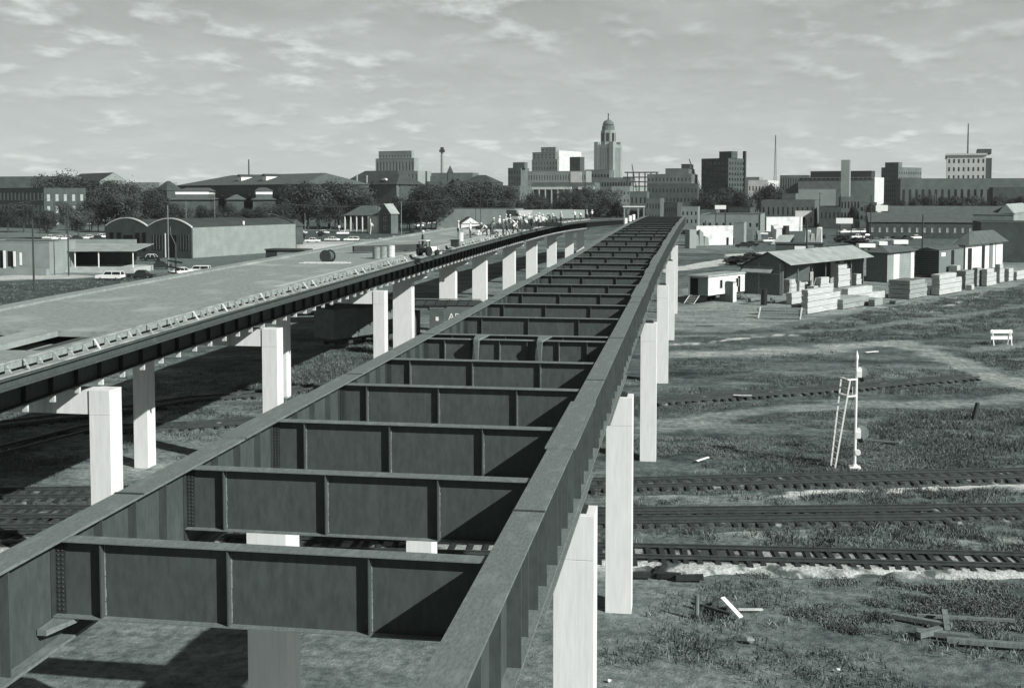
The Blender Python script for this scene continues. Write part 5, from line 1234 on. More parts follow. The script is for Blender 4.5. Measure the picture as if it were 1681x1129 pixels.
# flat trucks / white trailers in a row above the shed roof
for k, (xa, xb, yt, yb, c_) in enumerate([(1410, 1437, 401, 409, 'white'), (1443, 1457, 398, 405, 'white'), (1467, 1491, 394, 403, 'white'), (1360, 1404, 404, 414, 'steel_dark')]):
    P = G(xa, yb + 3); Q = G(xb, yb + 3); L = (Q - P).length; t = thing('truck_trailer', ['white trailer longest of the parked row above the plank shed', 'short white trailer in the middle of the parked row', 'white trailer at the right end of the parked row', 'dark flat trailer right of the lettered shop'][k], 'trailer', (P.x, P.y, 0), math.atan2(Q.y - P.y, Q.x - P.x), 'trailers parked above the shed roofs')
    mb = MB(); h = ZAT(P, yt); mb.box(0, L, 0, 2.4, .9, max(h, 2)); mb.build('box', M[c_], t, bevel=.04)
    for x in (1.0, L - 1.0): mb = MB(); mb.tube([(x, .1, .48), (x, 2.3, .48)], .46, 14); mb.build('wheels', M['rubber'], t)
    mb = MB(); mb.box(.2, L - .2, .3, 2.1, .6, .895); mb.build('chassis', M['black'], t)

# ================================================================== POLES
def upole(label, px, yb, yt, arms=(), m='pole', r=.15, d=None, lamp=False, z=0):
    P = G(px, yb) if d is None else PD(px, d); P.z = 0; h = ZAT(P, yt)
    t = thing('utility_pole', label, 'utility pole', (P.x, P.y, 0), R_(10), 'utility poles')
    mb = MB(); mb.tube([(0, 0, -.3), (0, 0, h * .5), (0, 0, h)], [r, r * .85, r * .65], 9); mb.build('pole', M[m], t)
    for a in arms:
        mb = MB(); mb.box(-1.2, 1.2, -.06, .06, h - a - .06, h - a + .06); ar = mb.build('crossarm', M[m], t)
        for x in (-1.1, -.6, .6, 1.1): mb = MB(); mb.tube([(x, 0, h - a + .062), (x, 0, h - a + .22)], .05, 6); mb.build('insulator', M['glass_lt'], ar)
    if lamp:
        mb = MB(); mb.tube([(0, -.02, h * .62), (-1.2, -.02, h * .72), (-3.2, -.02, h * .76)], [.06, .05, .04], 6); mb.build('lamp_arm', M['steel_edge'], t); mb = MB(); mb.box(-4.0, -3.2, -.14, .12, h * .755 - .1, h * .755 + .04); mb.build('lamp_head', M['grey'], t)
    return t, P, h
poles = []
for a in [('brown utility pole in the grass left of the decked bridge', 56, 476, 360, (), 'pole', .17), ('dark utility pole in front of the dock canopy', 113, 452, 335, (), 'pole', .15), ('grey pole with small box at the warehouse front', 277, 446, 337, (), 'pole_lt', .14),
          ('slim pole beside the corner of the barrel-roofed warehouse', 178, 372, 307, (.6,), 'pole_lt', .14), ('pole rising from the tree belt above the warehouse', 147, 380, 342, (), 'pole', .14), ('tall pole behind the pale warehouse wall, left one', 306, 385, 330, (), 'pole_lt', .13),
          ('tall pole behind the pale warehouse wall, with fanned wires', 353, 385, 316, (), 'pole_lt', .13), ('pole at the lawn by the pale wall end', 501, 391, 350, (), 'pole_lt', .13), ('pole right of the two-storey house', 659, 396, 331, (), 'pole_lt', .16), ('dark pole in front of the porch house', 620, 388, 338, (), 'pole', .12),
          ('dark pole nearest the white gabled shed', 781, 383, 343, (), 'pole', .16), ('second dark pole right of the white gabled shed', 789, 380, 314, (.5,), 'pole', .16), ('third dark pole with crossarm right of the white gabled shed', 800, 376, 327, (.5,), 'pole', .18), ('pole in front of the long low building middle', 844, 374, 330, (), 'pole', .16),
          ('left post of the pair before the long building', 864, 370, 345, (), 'pole', .16), ('right post of the pair before the long building', 873, 369, 346, (), 'pole', .16), ('pole with lit crossarm near the long building right end', 889, 372, 329, (.5,), 'pole', .18),
          ('tall brown utility pole rising through the lumber shed roof', 1324, 428, 361, (), 'pole', .24), ('brown pole rising behind the plank shed', 1514, 413, 352, (), 'pole', .24), ('dark pole above the dark brick shop', 1429, 392, 320, (), 'pole', .2), ('dark pole near the brick tower street', 1345, 380, 316, (.6,), 'pole', .2),
          ('dark pole beside the white building front', 1379, 386, 318, (), 'pole', .18), ('slim pole in front of the broken wall', 1191, 386, 340, (), 'pole', .15), ('slim pole between broken wall and white building', 1247, 386, 322, (.5,), 'pole', .16), ('slim dark pole beyond the long stone depot left end', 1502, 352, 322, (), 'pole_lt', .2), ('pole at the gabled depot, right edge', 1657, 385, 335, (), 'pole', .2), ('slim light pole before the long stone depot', 1535, 372, 318, (), 'pole_lt', .16), ('slim light pole toward the right of the stone depot', 1612, 372, 320, (), 'pole_lt', .16)]:
    poles.append(upole(a[0], a[1], a[2], a[3], a[4], a[5], a[6]))
poles.append(upole('street light pole with a curved arm beside the pale warehouse wall', 465, 411, 332, (), 'pole', .16, lamp=True))
def wire(label, a, b_, sag=1.2):
    mb = MB(); pts = [Vector(a).lerp(Vector(b_), k / 12) - Vector((0, 0, sag * 4 * (k / 12) * (1 - k / 12))) for k in range(13)]
    mb.tube(pts, .035, 5); o = mb.build('overhead_wire', M['cable']); tag(o, label, 'wire', 'overhead wires')
def top(i, dz=.1): t, P, h = poles[i]; return (P.x, P.y, h - dz)
wire('overhead wire sagging from the far left to the slim pole by the warehouse', (top(0)[0] - 30, top(0)[1], top(0)[2]), top(3)); wire('overhead wire crossing the warehouse roof between slim poles', top(3), top(5)); wire('overhead wire above the pale wall between two tall poles', top(5), top(6))
wire('overhead wire from the tall pole to the lamp pole', top(6), (poles[-1][1].x, poles[-1][1].y, poles[-1][2] - .2)); wire('overhead wire past the porch house to the pole beside it', (poles[-1][1].x, poles[-1][1].y, poles[-1][2] - .3), top(8)); wire('overhead wire from the two-storey house to the white shed poles', top(8), top(11)); wire('overhead wire between the dark poles before the long building', top(12), top(16))
wire('overhead wire from the brown lumber yard pole to the right edge', top(18), (top(18)[0] + 60, top(18)[1] + 40, top(18)[2] + 2))
# railway crossing warning post in the left lot
P = G(289, 456); t = thing('crossing_sign', 'dark railway crossing post with three tilted boards by the deck kerb', 'railway sign', (P.x, P.y, 0), 0)
mb = MB(); mb.tube([(0, 0, -.2), (0, 0, ZAT(P, 400))], .17, 9); mb.build('post', M['pole'], t)
for k, (yz, a) in enumerate([(430, -4), (440, -3), (449, -4)]): z = ZAT(P, yz); mb = MB(); mb.hexa([(-1.5, -.25, z + .1), (1.4, -.25, z - .3), (1.4, -.18, z - .3), (-1.5, -.18, z + .1), (-1.5, -.25, z + .42), (1.4, -.25, z + .02), (1.4, -.18, z + .02), (-1.5, -.18, z + .42)]); mb.build('board', M['black'], t)
mb = MB(); mb.tube([(0, 0, ZAT(P, 401)), (-.9, 0, ZAT(P, 385)), (-1.0, 0, ZAT(P, 372))], .03, 5); mb.build('rod', M['steel_edge'], t)

# ================================================================== LEFT-HAND BUILDINGS
CG = R_(18)
# dock building
t = B('dock_building', 'pale flat-roofed warehouse with doors at the far left edge', 'warehouse', -40, 82, 84, 398, yb=451, r=R_(2), m='block', minl=9, parapet=.5)
wv, lv, h, P, r, d = INFO[t]
for (pa, pb, ya, yb_, mm_) in [(-2, 6, 412, 447, 'opening'), (12, 23, 413, 438, 'opening'), (36, 50, 415, 436, 'block')]:
    xa = -(82 - pa) / 82 * wv * 82 / 122; xb = -(82 - pb) / 82 * wv * 82 / 122; mb = MB(); mb.box(xa, xb, -.05, -.003, ZAT(P, yb_), ZAT(P, ya)); o = mb.build('dock_door', M[mm_], t)
    mb = MB(); mb.box(xb + .02, xb + .5, -.4, -.3, ZAT(P, yb_), ZAT(P, ya)) if mm_ == 'opening' else mb.box(xa - .5, xa - .02, -.12, -.05, ZAT(P, yb_), ZAT(P, ya)); mb.build('door_leaf', M['white'], o)
mb = MB(); mb.box(-wv, .02, -1.2, -.05, 0, ZAT(P, 441)); mb.build('dock_platform', M['block'], t)
P0 = G(84, 446); P0.z = 0; P1 = G(196, 440); t = thing('canopy_dock', 'open dock under a pale canopy carried on thin white posts', 'loading dock', (P0.x, P0.y, 0), R_(3)); kx = (P0 - EYE).length / F_PX
W3 = 112 * kx; zc = ZAT(P0, 411); zc2 = ZAT(P0, 402)
mb = MB(); mb.box(0, W3, 6.5, 7, 0, zc2); mb.build('back_wall', M['brick'], t)
mb = MB(); mb.box(0, .2, 0, 6.49, 0, zc); mb.build('side_wall', M['brick'], t)
mb = MB(); mb.hexa([(-.2, 6.4, zc2 - .1), (W3 + .1, 6.4, zc2 - .1), (W3 + .1, 6.9, zc2 - .1), (-.2, 6.9, zc2 - .1), (-.2, 6.4, zc2 + .9), (W3 + .1, 6.4, zc2 + .9), (W3 + .1, 6.9, zc2 + .9), (-.2, 6.9, zc2 + .9)]); mb.build('parapet', M['block'], t)
mb = MB(); mb.hexa([(3.8, -2.6, zc - .1), (W3 + 4.0, -2.6, zc + .0), (W3 + 4.0, 6.38, zc2 - .05), (-.2, 6.38, zc2 - .05), (3.8, -2.6, zc + .05), (W3 + 4.0, -2.6, zc + .15), (W3 + 4.0, 6.38, zc2 + .1), (-.2, 6.38, zc2 + .1)]); mb.build('canopy_roof', M['roof_lt'], t)
for x in (4.0, W3 * .42, W3 * .75, W3 + 3.4): mb = MB(); mb.box(x - .08, x + .08, -2.3, -2.14, 1.12, zc - .12); mb.build('post', M['white'], t)
mb = MB(); mb.box(3.4, W3 + 3.8, -2.9, 6.38, 0, 1.1); mb.build('platform', M['deck_light'], t)
mb = MB(); mb.box(.25, 3.39, -1.9, 6.38, 0, 1.0); mb.build('ramp', M['block'], t)
# barrel-roofed brick warehouse
P = G(315, 424); P.z = 0; r = CG; P, wv, lv = corner_solve(172, 315, 486, 0, r, P); lv = min(lv, 60); t = thing('barrel_warehouse', 'dark brick warehouse with two barrel roofs and a long pale side wall', 'warehouse', (P.x, P.y, 0), -r)
he = ZAT(P, 374); hp = ZAT(P, 360); half = wv / 2
def arc(x0, x1, z0, z1, n=14): return [(x0 + (x1 - x0) * k / n, z0 + (z1 - z0) * (1 - (2 * k / n - 1) ** 2)) for k in range(n + 1)]
for (xa, xb) in ((-wv, -half), (-half, 0)):
    mb = MB(); mb.prism([(xa, 0), (xb - .003, 0)] + arc(xb - .003, xa, he, hp), 'y', 0, .4); mb.build('front_wall', M['brick'], t)
    mb = MB(); mb.prism([(xa, 0), (xb - .003, 0)] + arc(xb - .003, xa, he, hp), 'y', lv - .4, lv); mb.build('back_wall', M['brick'], t)
    ar = arc(xa + .1, xb - .1, he - .5, hp - .5); ar2 = [(u, z + .12) for u, z in reversed(ar)]
    mb = MB(); mb.prism(ar + ar2, 'y', .41, lv - .41); mb.build('roof', M['roof_dk'], t)
    ar = arc(xa, xb, he + .01, hp + .01); mb = MB(); mb.prism(ar + [(u, z + .28) for u, z in reversed(ar)], 'y', -.08, .45); mb.build('coping', M['stone_lt'], t)
mb = MB(); mb.box(-.35, 0, .41, lv - .41, 0, he - .0); mb.build('side_wall', M['block'], t)
mb = MB(); mb.box(-wv, -wv + .35, .41, lv - .41, 0, he); mb.build('side_wall', M['brick'], t)
for (u0, u1, v0, v1, mm_, nm) in [(.05, .10, .35, .8, 'opening', 'window'), (.14, .19, .35, .8, 'opening', 'window'), (.22, .33, .0, .72, 'opening', 'door'), (.36, .41, .2, .8, 'opening', 'window'), (.44, .48, .2, .82, 'opening', 'window'), (.57, .67, .25, .75, 'glass', 'window'), (.72, .83, .0, .75, 'opening', 'door'), (.88, .97, .25, .78, 'glass', 'window')]:
    mb = MB(); x0 = -wv + wv * u0; x1 = -wv + wv * u1; mb.box(x0, x1, -.06, -.003, he * v0, he * v1); o = mb.build(nm, M[mm_], t)
    if mm_ == 'glass':
        mb = MB()
        for k in range(4): mb.box(x0 + (x1 - x0) * k / 3 - .04, x0 + (x1 - x0) * k / 3 + .04, -.1, -.062, he * v0, he * v1)
        mb.build('mullions', M['oldwood'], o)
mb = MB(); mb.box(-wv * .30, -wv * .29, -.12, -.003, 0, he * .8); mb.build('white_pipe', M['white'], t)
mb = MB(); mb.box(-1.6, -1.2, lv * .5, lv * .5 + .4, he, he + 1.2); mb.build('vent', M['white'], t)
# long dark roof behind the pale wall
B('low_shop', 'low building with long dark roof and small skylights behind the pale wall', 'building', 318, 470, 478, 372, d=345, r=R_(5), m='brick', roof='gable_x', rise=2.2, rm='roof_dk', minl=12)
# cabin hut dark near the deck
P = G(455, 432); t = thing('site_hut', 'dark boxy hut with an open lit side just beyond the deck kerb', 'hut', (P.x, P.y, 0), R_(-6)); kx = (P - EYE).length / F_PX
mb = MB(); mb.box(-20 * kx, 0, 0, 4, 0, ZAT(P, 411)); mb.build('wall', M['steel_dark'], t); mb = MB(); mb.box(.003, 36 * kx, 0, 4, 0, ZAT(P, 412)); mb.build('side_wall', M['block'], t)
mb = MB(); mb.box(-21 * kx, 48 * kx, -.3, 4.4, ZAT(P, 411) + .01, ZAT(P, 411) + .3); mb.build('roof', M['roof_dk'], t)
for (a, b_) in ((9, 15), (22, 30), (32, 36)): mb = MB(); mb.box(a * kx, b_ * kx, -.06, -.003, ZAT(P, 428), ZAT(P, 419)); mb.build('window', M['opening'], t)
# porch house and two-storey house
t = B('porch_house', 'bungalow with hipped roof and columned porch among trees', 'house', 603, 621, 631, 352, yb=383, r=R_(8), m='stucco', roof='hip', rise=3.4, rm='roof', over=.6, minl=8, wframe=True)
wv, lv, h, P, r, d = INFO[t]; kx = d / F_PX
mb = MB(); mb.box(-58 * kx, -wv - .01, -.5, 7, 0, .6); mb.build('porch_floor', M['oldwood'], t)
mb = MB(); mb.hexa([(-60 * kx, -1.2, h - .5), (.3, -1.2, h - .5), (.3, .0, h + .6), (-60 * kx, 7, h + .6), (-60 * kx, -1.2, h - .3), (.3, -1.2, h - .3), (-6 * kx, 3.8, h + 3.4), (-38 * kx, 4, h + 3.4)]); mb.build('porch_roof', M['roof'], t)
for k in range(5): mb = MB(); x = -59 * kx + k * 10.5 * kx; mb.box(x, x + .35, -.9, -.55, .61, h - .52); mb.build('porch_post', M['white'], t)
mb = MB(); mb.box(-58 * kx, -17 * kx, -.8, -.65, .62, 1.5); mb.build('railing', M['stone'], t)
mb = MB(); mb.box(-50 * kx, -wv - .02, 3, 6.8, .61, h - .55); mb.build('inner_wall', M['brick2'], t)
t = B('two_storey_house', 'narrow two-storey house with steep pale gabled roof beside the porch house', 'house', 622, 642, 652, 351, yb=384, r=R_(30), m='brick2', roof='gable_y', rise=4.0, rm='roof_lt', over=.5, fF=(1, 2, .3, .42, .6, .3), wframe=True, minl=4)
B('white_shed', 'small shed with bright white gable end before the long low building', 'shed', 757, 787, 788, 367, yb=385, r=R_(-20), m='stucco', roof='gable_y', rise=2.6, rm='roof', over=.3, minl=8)
B('long_low_building', 'long low building with grey left half of wall among poles', 'building', 716, 845, 846, 343, d=500, r=R_(3), m='block', minl=20, rm='roof'); B('long_pale_building', 'bright right end of the long low row before the trees', 'building', 848, 960, 962, 345, d=480, r=R_(-30), m='stone', minl=12)
P = G(608, 384); t = thing('flag_sign', 'white leaning figure-like sign post on the lawn before the porch house', 'sign', (P.x, P.y, 0), 0)
mb = MB(); mb.tube([(0, 0, 0), (.3, 0, 3), (0, 0, 6)], .14, 6); mb.build('post', M['white'], t); mb = MB(); mb.hexa([(.2, 0, 3.6), (1.5, 0, 3.0), (1.5, .1, 3.0), (.2, .1, 3.6), (.1, 0, 4.6), (.9, 0, 4.2), (.9, .1, 4.2), (.1, .1, 4.6)]); mb.build('pennant', M['white'], t)
for (px, yb, w_, yt, lab) in [(543, 376, 1.1, 363, 'small square white sign on the lawn left of the porch house'), (557, 379, .5, 370, 'slim white post sign right of the square one')]:
    P = G(px, yb); t = thing('yard_sign', lab, 'sign', (P.x, P.y, 0)); mb = MB(); z = ZAT(P, yt); mb.box(-w_, w_, -.05, .05, z - 1.1, z); mb.build('board', M['white'], t); mb = MB(); mb.box(-.07, .07, .06, .16, 0, z - .2); mb.build('post', M['white'], t)
# the halls behind the trees
B('brick_hall', 'long dark brick hall with pale end wall of arched windows at far left', 'building', -60, 72, 141, 309, d=520, r=R_(24), m='brick', fF=(22, 3, .42, .62, .5, 1.0), fR=(5, 3, .4, .6, .5, 1.6), wm='glass_lt', minl=10)
for o_ in [bpy.data.objects[-1]] if False else []: pass
B('far_hall', 'dark flat-topped hall rising behind the far-left brick hall', 'building', -60, 96, 98, 290, d=640, r=R_(8), m='stone_dk', minl=20)
B('gabled_hall', 'hall with steep dark roof and pale gable facing right above the trees', 'building', 112, 164, 190, 297, d=660, r=R_(40), m='stone', roof='gable_x', rise=ZAT(PD(165, 660), 283) - ZAT(PD(165, 660), 297), rm='roof_dk', minl=16)
B('pale_far_hall', 'pale low hall seen in the gap between trees at left', 'building', 216, 262, 280, 300, d=760, r=R_(10), m='stone', minl=20)
t = B('pyramid_roof_house', 'dark pyramid-roofed house poking above the trees left of the great hall', 'building', 254, 274, 280, 313, d=640, r=R_(20), m='brick', roof='hip', rise=5.5, rm='roof_dk', minl=12)
t = B('great_hall', 'great low hall with long dark hipped roof and white dormers', 'building', 290, 500, 606, 303, d=640, r=R_(38), m='brick', roof='flat', minl=30, fF=(14, 1, .4, .5, 2, 1))
wv, lv, h, P, r, d = INFO[t]; z1 = ZAT(P, 284) 
mb = MB(); mb.add([(-wv - 1, -1, h + .2), (1, -1, h + .2), (1, lv + 1, h + .2), (-wv - 1, lv + 1, h + .2), (-wv * .78, lv * .5, z1 + .5), (-lv * .28, lv * .5, z1 + .5)], [(0, 1, 5, 4), (1, 2, 5), (2, 3, 4, 5), (3, 0, 4), (3, 2, 1, 0)]); mb.build('hipped_roof', M['roof'], t)
for px in (383, 423):
    u = -wv * (500 - px) / 210; mb = MB(); mb.box(u - 2.2, u + 2.2, lv * .18, lv * .36, h + 1.0, z1 - 1.0); mb.build('dormer', M['white'], t); mb = MB(); mb.prism([(u - 2.8, z1 - .99), (u + 2.8, z1 - .99), (u, z1 + .4)], 'y', lv * .16, lv * .4); mb.build('dormer_roof', M['roof_dk'], t)
for k, (a, c, e, w0, w1) in enumerate([(270, 345, 362, 307, 362), (372, 400, 415, 385, 412), (415, 452, 470, 432, 467)]):
    t = B('pavilion', ['pavilion with white window band, leftmost of the low trio before the great hall', 'small middle pavilion of the low trio before the great hall', 'pavilion right of the trio, white band under its hipped roof'][k], 'building', a, c, e, 328, d=560, r=R_(-22), m='brick', roof='hip', rise=2.6, rm='roof', over=1.0, minl=12, group='pavilions before the great hall')
    wv, lv, h, P, r, d = INFO[t]; kx = d / F_PX; zb_, zt_ = ZAT(P, 319), ZAT(P, 313)
    xa, xb = -wv * .85, -wv * .08; 
    mb = MB(); mb.box(xa, xb, lv * .15, lv * .7, zb_ - 2, zb_); mb.build('clerestory_base', M['roof'], t); mb = MB(); mb.box(xa, xb, lv * .15, lv * .7, zb_ + .003, zt_); mb.build('clerestory', M['white'], t); mb = MB(); mb.hexa([(xa - .8, lv * .15 - .8, zt_ + .003), (xb + .8, lv * .15 - .8, zt_ + .003), (xb + .8, lv * .7 + .8, zt_ + .003), (xa - .8, lv * .7 + .8, zt_ + .003), (xa + 2, lv * .5 - .5, zt_ + 2), (xb - 2, lv * .5 - .5, zt_ + 2), (xb - 2, lv * .5 + .5, zt_ + 2), (xa + 2, lv * .5 + .5, zt_ + 2)]); mb.build('upper_roof', M['roof'], t)
t = B('mansard_hall', 'large hall with dark mansard roof, round dormer and projecting centre', 'building', 560, 657, 692, 303, d=700, r=R_(25), m='brick', roof='hip', rise=ZAT(PD(640, 700), 279) - ZAT(PD(640, 700), 303), rm='roof_dk', over=1.2, minl=22, fF=(12, 2, .4, .6, 2, 1), wm='glass')
wv, lv, h, P, r, d = INFO[t]; kx = d / F_PX
mb = MB(); mb.box(-52 * kx, -.5, -3, -.003, 0, h); mb.build('centre_block', M['stone_dk'], t); mb = MB(); mb.hexa([(-54 * kx, -4, h + .1), (.5, -4, h + .1), (.5, 4, h + .1), (-54 * kx, 4, h + .1), (-48 * kx, 1, h + 6), (-4 * kx, 1, h + 6), (-4 * kx, 4, h + 6), (-48 * kx, 4, h + 6)]); mb.build('mansard_roof', M['roof_dk'], t)
mb = MB(); mb.prism([(-28 * kx + 1.8 * math.cos(a), h + 2.6 + 1.3 * math.sin(a)) for a in [math.pi * k / 8 for k in range(9)]], 'y', -3.2, 0); mb.build('round_dormer', M['stone_lt'], t)
for x in (-96, -74): mb = MB(); mb.box(x * kx, x * kx + .8, -.3, .8, h, h + 6); mb.build('pilaster', M['stone'], t)
print('windows', WCOUNT[0])
# ================================================================== SKYLINE
SK = R_(22)
t = B('stepped_tower', 'grey stepped tower with rows of narrow windows behind the mansard hall', 'tower', 617, 686, 693, 281, d=900, r=R_(20), m='stone', minl=20, fF=(12, 1, .35, .8, 20, 1))
tier(t, 617, 680, 688, 260, 'stone', 1.5, fF=(12, 1, .4, .85, .3, 2)); tier(t, 622, 676, 680, 248, 'stone', 3.0, zbase=ZAT(INFO[t][3], 260) + .3, fF=(11, 1, .4, .6, .3, 2.5))
P = PD(726, 900); t = thing('smokestack', 'slim pale smokestack with dark lattice top left of the church spire', 'smokestack', (P.x, P.y, 0)); mb = MB(); mb.tube([(0, 0, 0), (0, 0, ZAT(P, 250))], [1.5, 1.1], 12); mb.build('shaft', M['stone'], t); mb = MB(); mb.box(-1.9, 1.9, -1.9, 1.9, ZAT(P, 250), ZAT(P, 246)); mb.box(-1.2, 1.2, -1.2, 1.2, ZAT(P, 246) + .01, ZAT(P, 242)); mb.build('head', M['steel_dark'], t)
P = PD(739, 700); t = thing('church_spire', 'dark church tower with pointed top beside the smokestack', 'church', (P.x, P.y, 0), R_(20)); z = ZAT(P, 284)
mb = MB(); mb.box(-1.6, 1.6, -1.6, 1.6, 0, z); mb.build('tower', M['brick'], t); mb = MB(); mb.add([(-1.8, -1.8, z), (1.8, -1.8, z), (1.8, 1.8, z), (-1.8, 1.8, z), (0, 0, ZAT(P, 271))], [(0, 1, 4), (1, 2, 4), (2, 3, 4), (3, 0, 4), (3, 2, 1, 0)]); mb.build('spire', M['roof_dk'], t)
mb = MB(); mb.box(-14, -1.62, -5, 4, 0, ZAT(P, 298)); mb.box(1.62, 22, -5, 4, 0, ZAT(P, 294)); mb.build('nave', M['brick'], t)
for x in (-12.5, -10): mb = MB(); mb.box(x, x + 1, -2, -1, ZAT(P, 298) + .01, ZAT(P, 289)); mb.build('chimney', M['brick'], t)
B('school_block', 'low dark block with pale parapet right of the church spire', 'building', 708, 776, 778, 284, d=820, r=R_(6), m='stone_dk', minl=15, rm='roof_dk'); B('pointed_hall', 'dark low hall with small central point right of the school block', 'building', 756, 808, 816, 300, d=640, r=R_(15), m='brick', roof='hip', rise=4.5, minl=15)
t = B('dark_office', 'small dark office block with a taller box on its left, left of the twin hotel', 'office building', 834, 855, 866, 276, d=950, r=SK, m='stone_dk', minl=14, fF=(5, 5, .4, .5, 12, 1)); tier(t, 842, 861, 866, 267, 'stone_dk', 1.5)
t = B('twin_hotel', 'pale tall building with stepped towers and spiky parapet, left of the domed tower', 'office building', 873, 915, 954, 262, d=1000, r=SK, m='stone', minl=14, fF=(9, 7, .35, .55, 15, 1), fR=(10, 7, .35, .5, 15, 2))
tier(t, 874, 912, 915, 250, 'stone', .5, fF=(6, 2, .4, .6, .5, 1)); tier(t, 888, 912, 916, 242, 'stone', 2.0, zbase=ZAT(INFO[t][3], 250) + .3, fF=(4, 1, .35, .7, .5, 1)); 
wv, lv, h, P, r, d = INFO[t]
mb = MB(); mb.box(.003, .5, 2, lv - 1, h - 12, ZAT(P, 247)); mb.build('bright_wing', M['stone_lt'], t)
for k in range(7): mb = MB(); y = 3 + k * (lv - 6) / 6.5; mb.tube([(0, y, h), (0, y, ZAT(P, 243) - k * .6)], [.9, .1], 6); mb.build('pinnacle', M['stone_lt'], t)
B('dark_annex', 'narrow dark block at the right foot of the twin hotel', 'office building', 935, 952, 957, 258, d=940, r=SK, m='brick', minl=8, fF=(4, 6, .4, .5, 12, 1))
t = B('hotel_base', 'wide pale building with many windows and blank white panel below the twin hotel', 'office building', 866, 962, 971, 281, d=850, r=R_(12), m='stone', minl=12, fF=(22, 4, .35, .5, 3, 1))
wv, lv, h, P, r, d = INFO[t]; mb = MB(); mb.box(-wv * .26, -wv * .07, -.3, -.003, ZAT(P, 300), h - .5); mb.build('blank_panel', M['stone_lt'], t)
t = B('columned_building', 'classical building with tall pale columns half hidden by trees', 'building', 873, 976, 980, 300, d=780, r=R_(10), m='stone_dk', minl=15)
wv, lv, h, P, r, d = INFO[t]; mb = MB(); mb.box(-wv, -wv * .36, -1.4, -.003, ZAT(P, 311), ZAT(P, 307)); mb.box(-wv * .25, 0, -1.4, -.003, ZAT(P, 311), ZAT(P, 307)); mb.build('entablature', M['stone_lt'], t)
for k in range(7): x = -wv * .98 + k * wv * .1; mb = MB(); mb.tube([(x, -.8, 0), (x, -.8, ZAT(P, 311) - .01)], .7, 10); mb.build('column', M['stone'], t)
mb = MB(); mb.box(-wv * .12, -.1, -2.5, -1.41, 0, ZAT(P, 304)); mb.build('end_pavilion', M['stone'], t)
B('dark_block', 'plain dark building with pale right edge behind the workers', 'building', 690, 853, 873, 305, d=720, r=R_(10), m='brick2', minl=14); 
t = B('dark_blocks', 'dark office block immediately left of the domed tower base', 'office building', 960, 1000, 1008, 279, d=900, r=R_(10), m='stone_dk', minl=14, fF=(8, 4, .6, .3, 5, 1)); B('ribbed_office', 'low grey office with horizontal bands in front of the domed tower', 'office building', 982, 1036, 1040, 292, d=850, r=R_(6), m='stone_dk', minl=12, fF=(12, 3, .7, .4, 4, 1)); B('square_block', 'squat grey brick block below the domed tower', 'building', 1004, 1034, 1040, 306, d=760, r=R_(5), m='brick3', minl=10, fF=(5, 3, .35, .35, 4, 2))
# the domed tower
D = 1950; Pc = PD(998, D); kx = D / F_PX; t = thing('domed_tower', 'tall grey tower with setbacks, gold-type dome and statue on top', 'tower', (Pc.x, Pc.y, 0), -SK)
t['label'] = 'tall grey tower with corner setbacks, round dome and a small statue on top'
hw = 17.5; z0 = ZAT(Pc, 235); z1 = ZAT(Pc, 216); z2 = ZAT(Pc, 199)
block(t, -hw, hw, -hw, hw, 0, ZAT(Pc, 238), 'stone', (11, 1, .35, .92, 14, 2), (11, 1, .35, .92, 14, 2), name='shaft')
for sx in (-1, 1):
    for sy in (-1, 1): mb = MB(); a, b_ = sx * hw - 4.2, sx * hw + 4.2; mb.box(sx * (hw - 7) if sx > 0 else -hw - .6, hw + .6 if sx > 0 else -(hw - 7), sy * (hw - 7) if sy > 0 else -hw - .6, hw + .6 if sy > 0 else -(hw - 7), 0, z0 + 1.5); mb.build('corner_turret', M['stone'], t)
mb = MB(); mb.tube([(0, 0, ZAT(Pc, 238)), (0, 0, z1 + 1.5)], 13.2, 8); mb.build('octagon', M['stone'], t)
for k in range(8): a = math.pi / 8 + k * math.pi / 4; mb = MB(); mb.box(-2.6, 2.6, -.3, .3, z0 + 2.5, z1 - 3); mb.xf(Matrix.Rotation(a + math.pi / 2, 4, 'Z') @ Matrix.Translation((0, -12.4, 0))); mb.build('window', M['opening'], t)
mb = MB(); mb.tube([(0, 0, z1 + 1.5), (0, 0, z2 - 8)], [11, 10.6], 16); mb.build('drum', M['stone_dk'], t)
R0 = 9.8; mb = MB(); pts = []; rr = []
for k in range(9): a = math.pi / 2 * k / 8; pts.append((0, 0, z2 - 8 + 1 + 9 * math.sin(a) * 1.05)); rr.append(max(.3, R0 * math.cos(a)))
mb.tube(pts, rr, 20); mb.build('dome', M['stone_dk'], t, smooth=True)
zt = pts[-1][2]; mb = MB(); mb.tube([(0, 0, zt - .3), (0, 0, zt + 3)], [1.6, 1.0], 8); mb.build('pedestal', M['steel_dark'], t)
mb = MB(); mb.tube([(0, 0, zt + 3), (0, 0, zt + 6), (.3, 0, zt + 9), (0, 0, zt + 11)], [.9, .9, 1.2, .5], 7); mb.tube([(0, 0, zt + 9), (-1.8, 0, zt + 11.5)], [.4, .3], 5); mb.build('statue', M['steel_dark'], t)
for (a, b_, yt) in [(-34, 34, 300), ]: mb = MB(); mb.box(-60, 60, -50, 60, 0, ZAT(Pc, 305)); mb.build('base', M['stone'], t)
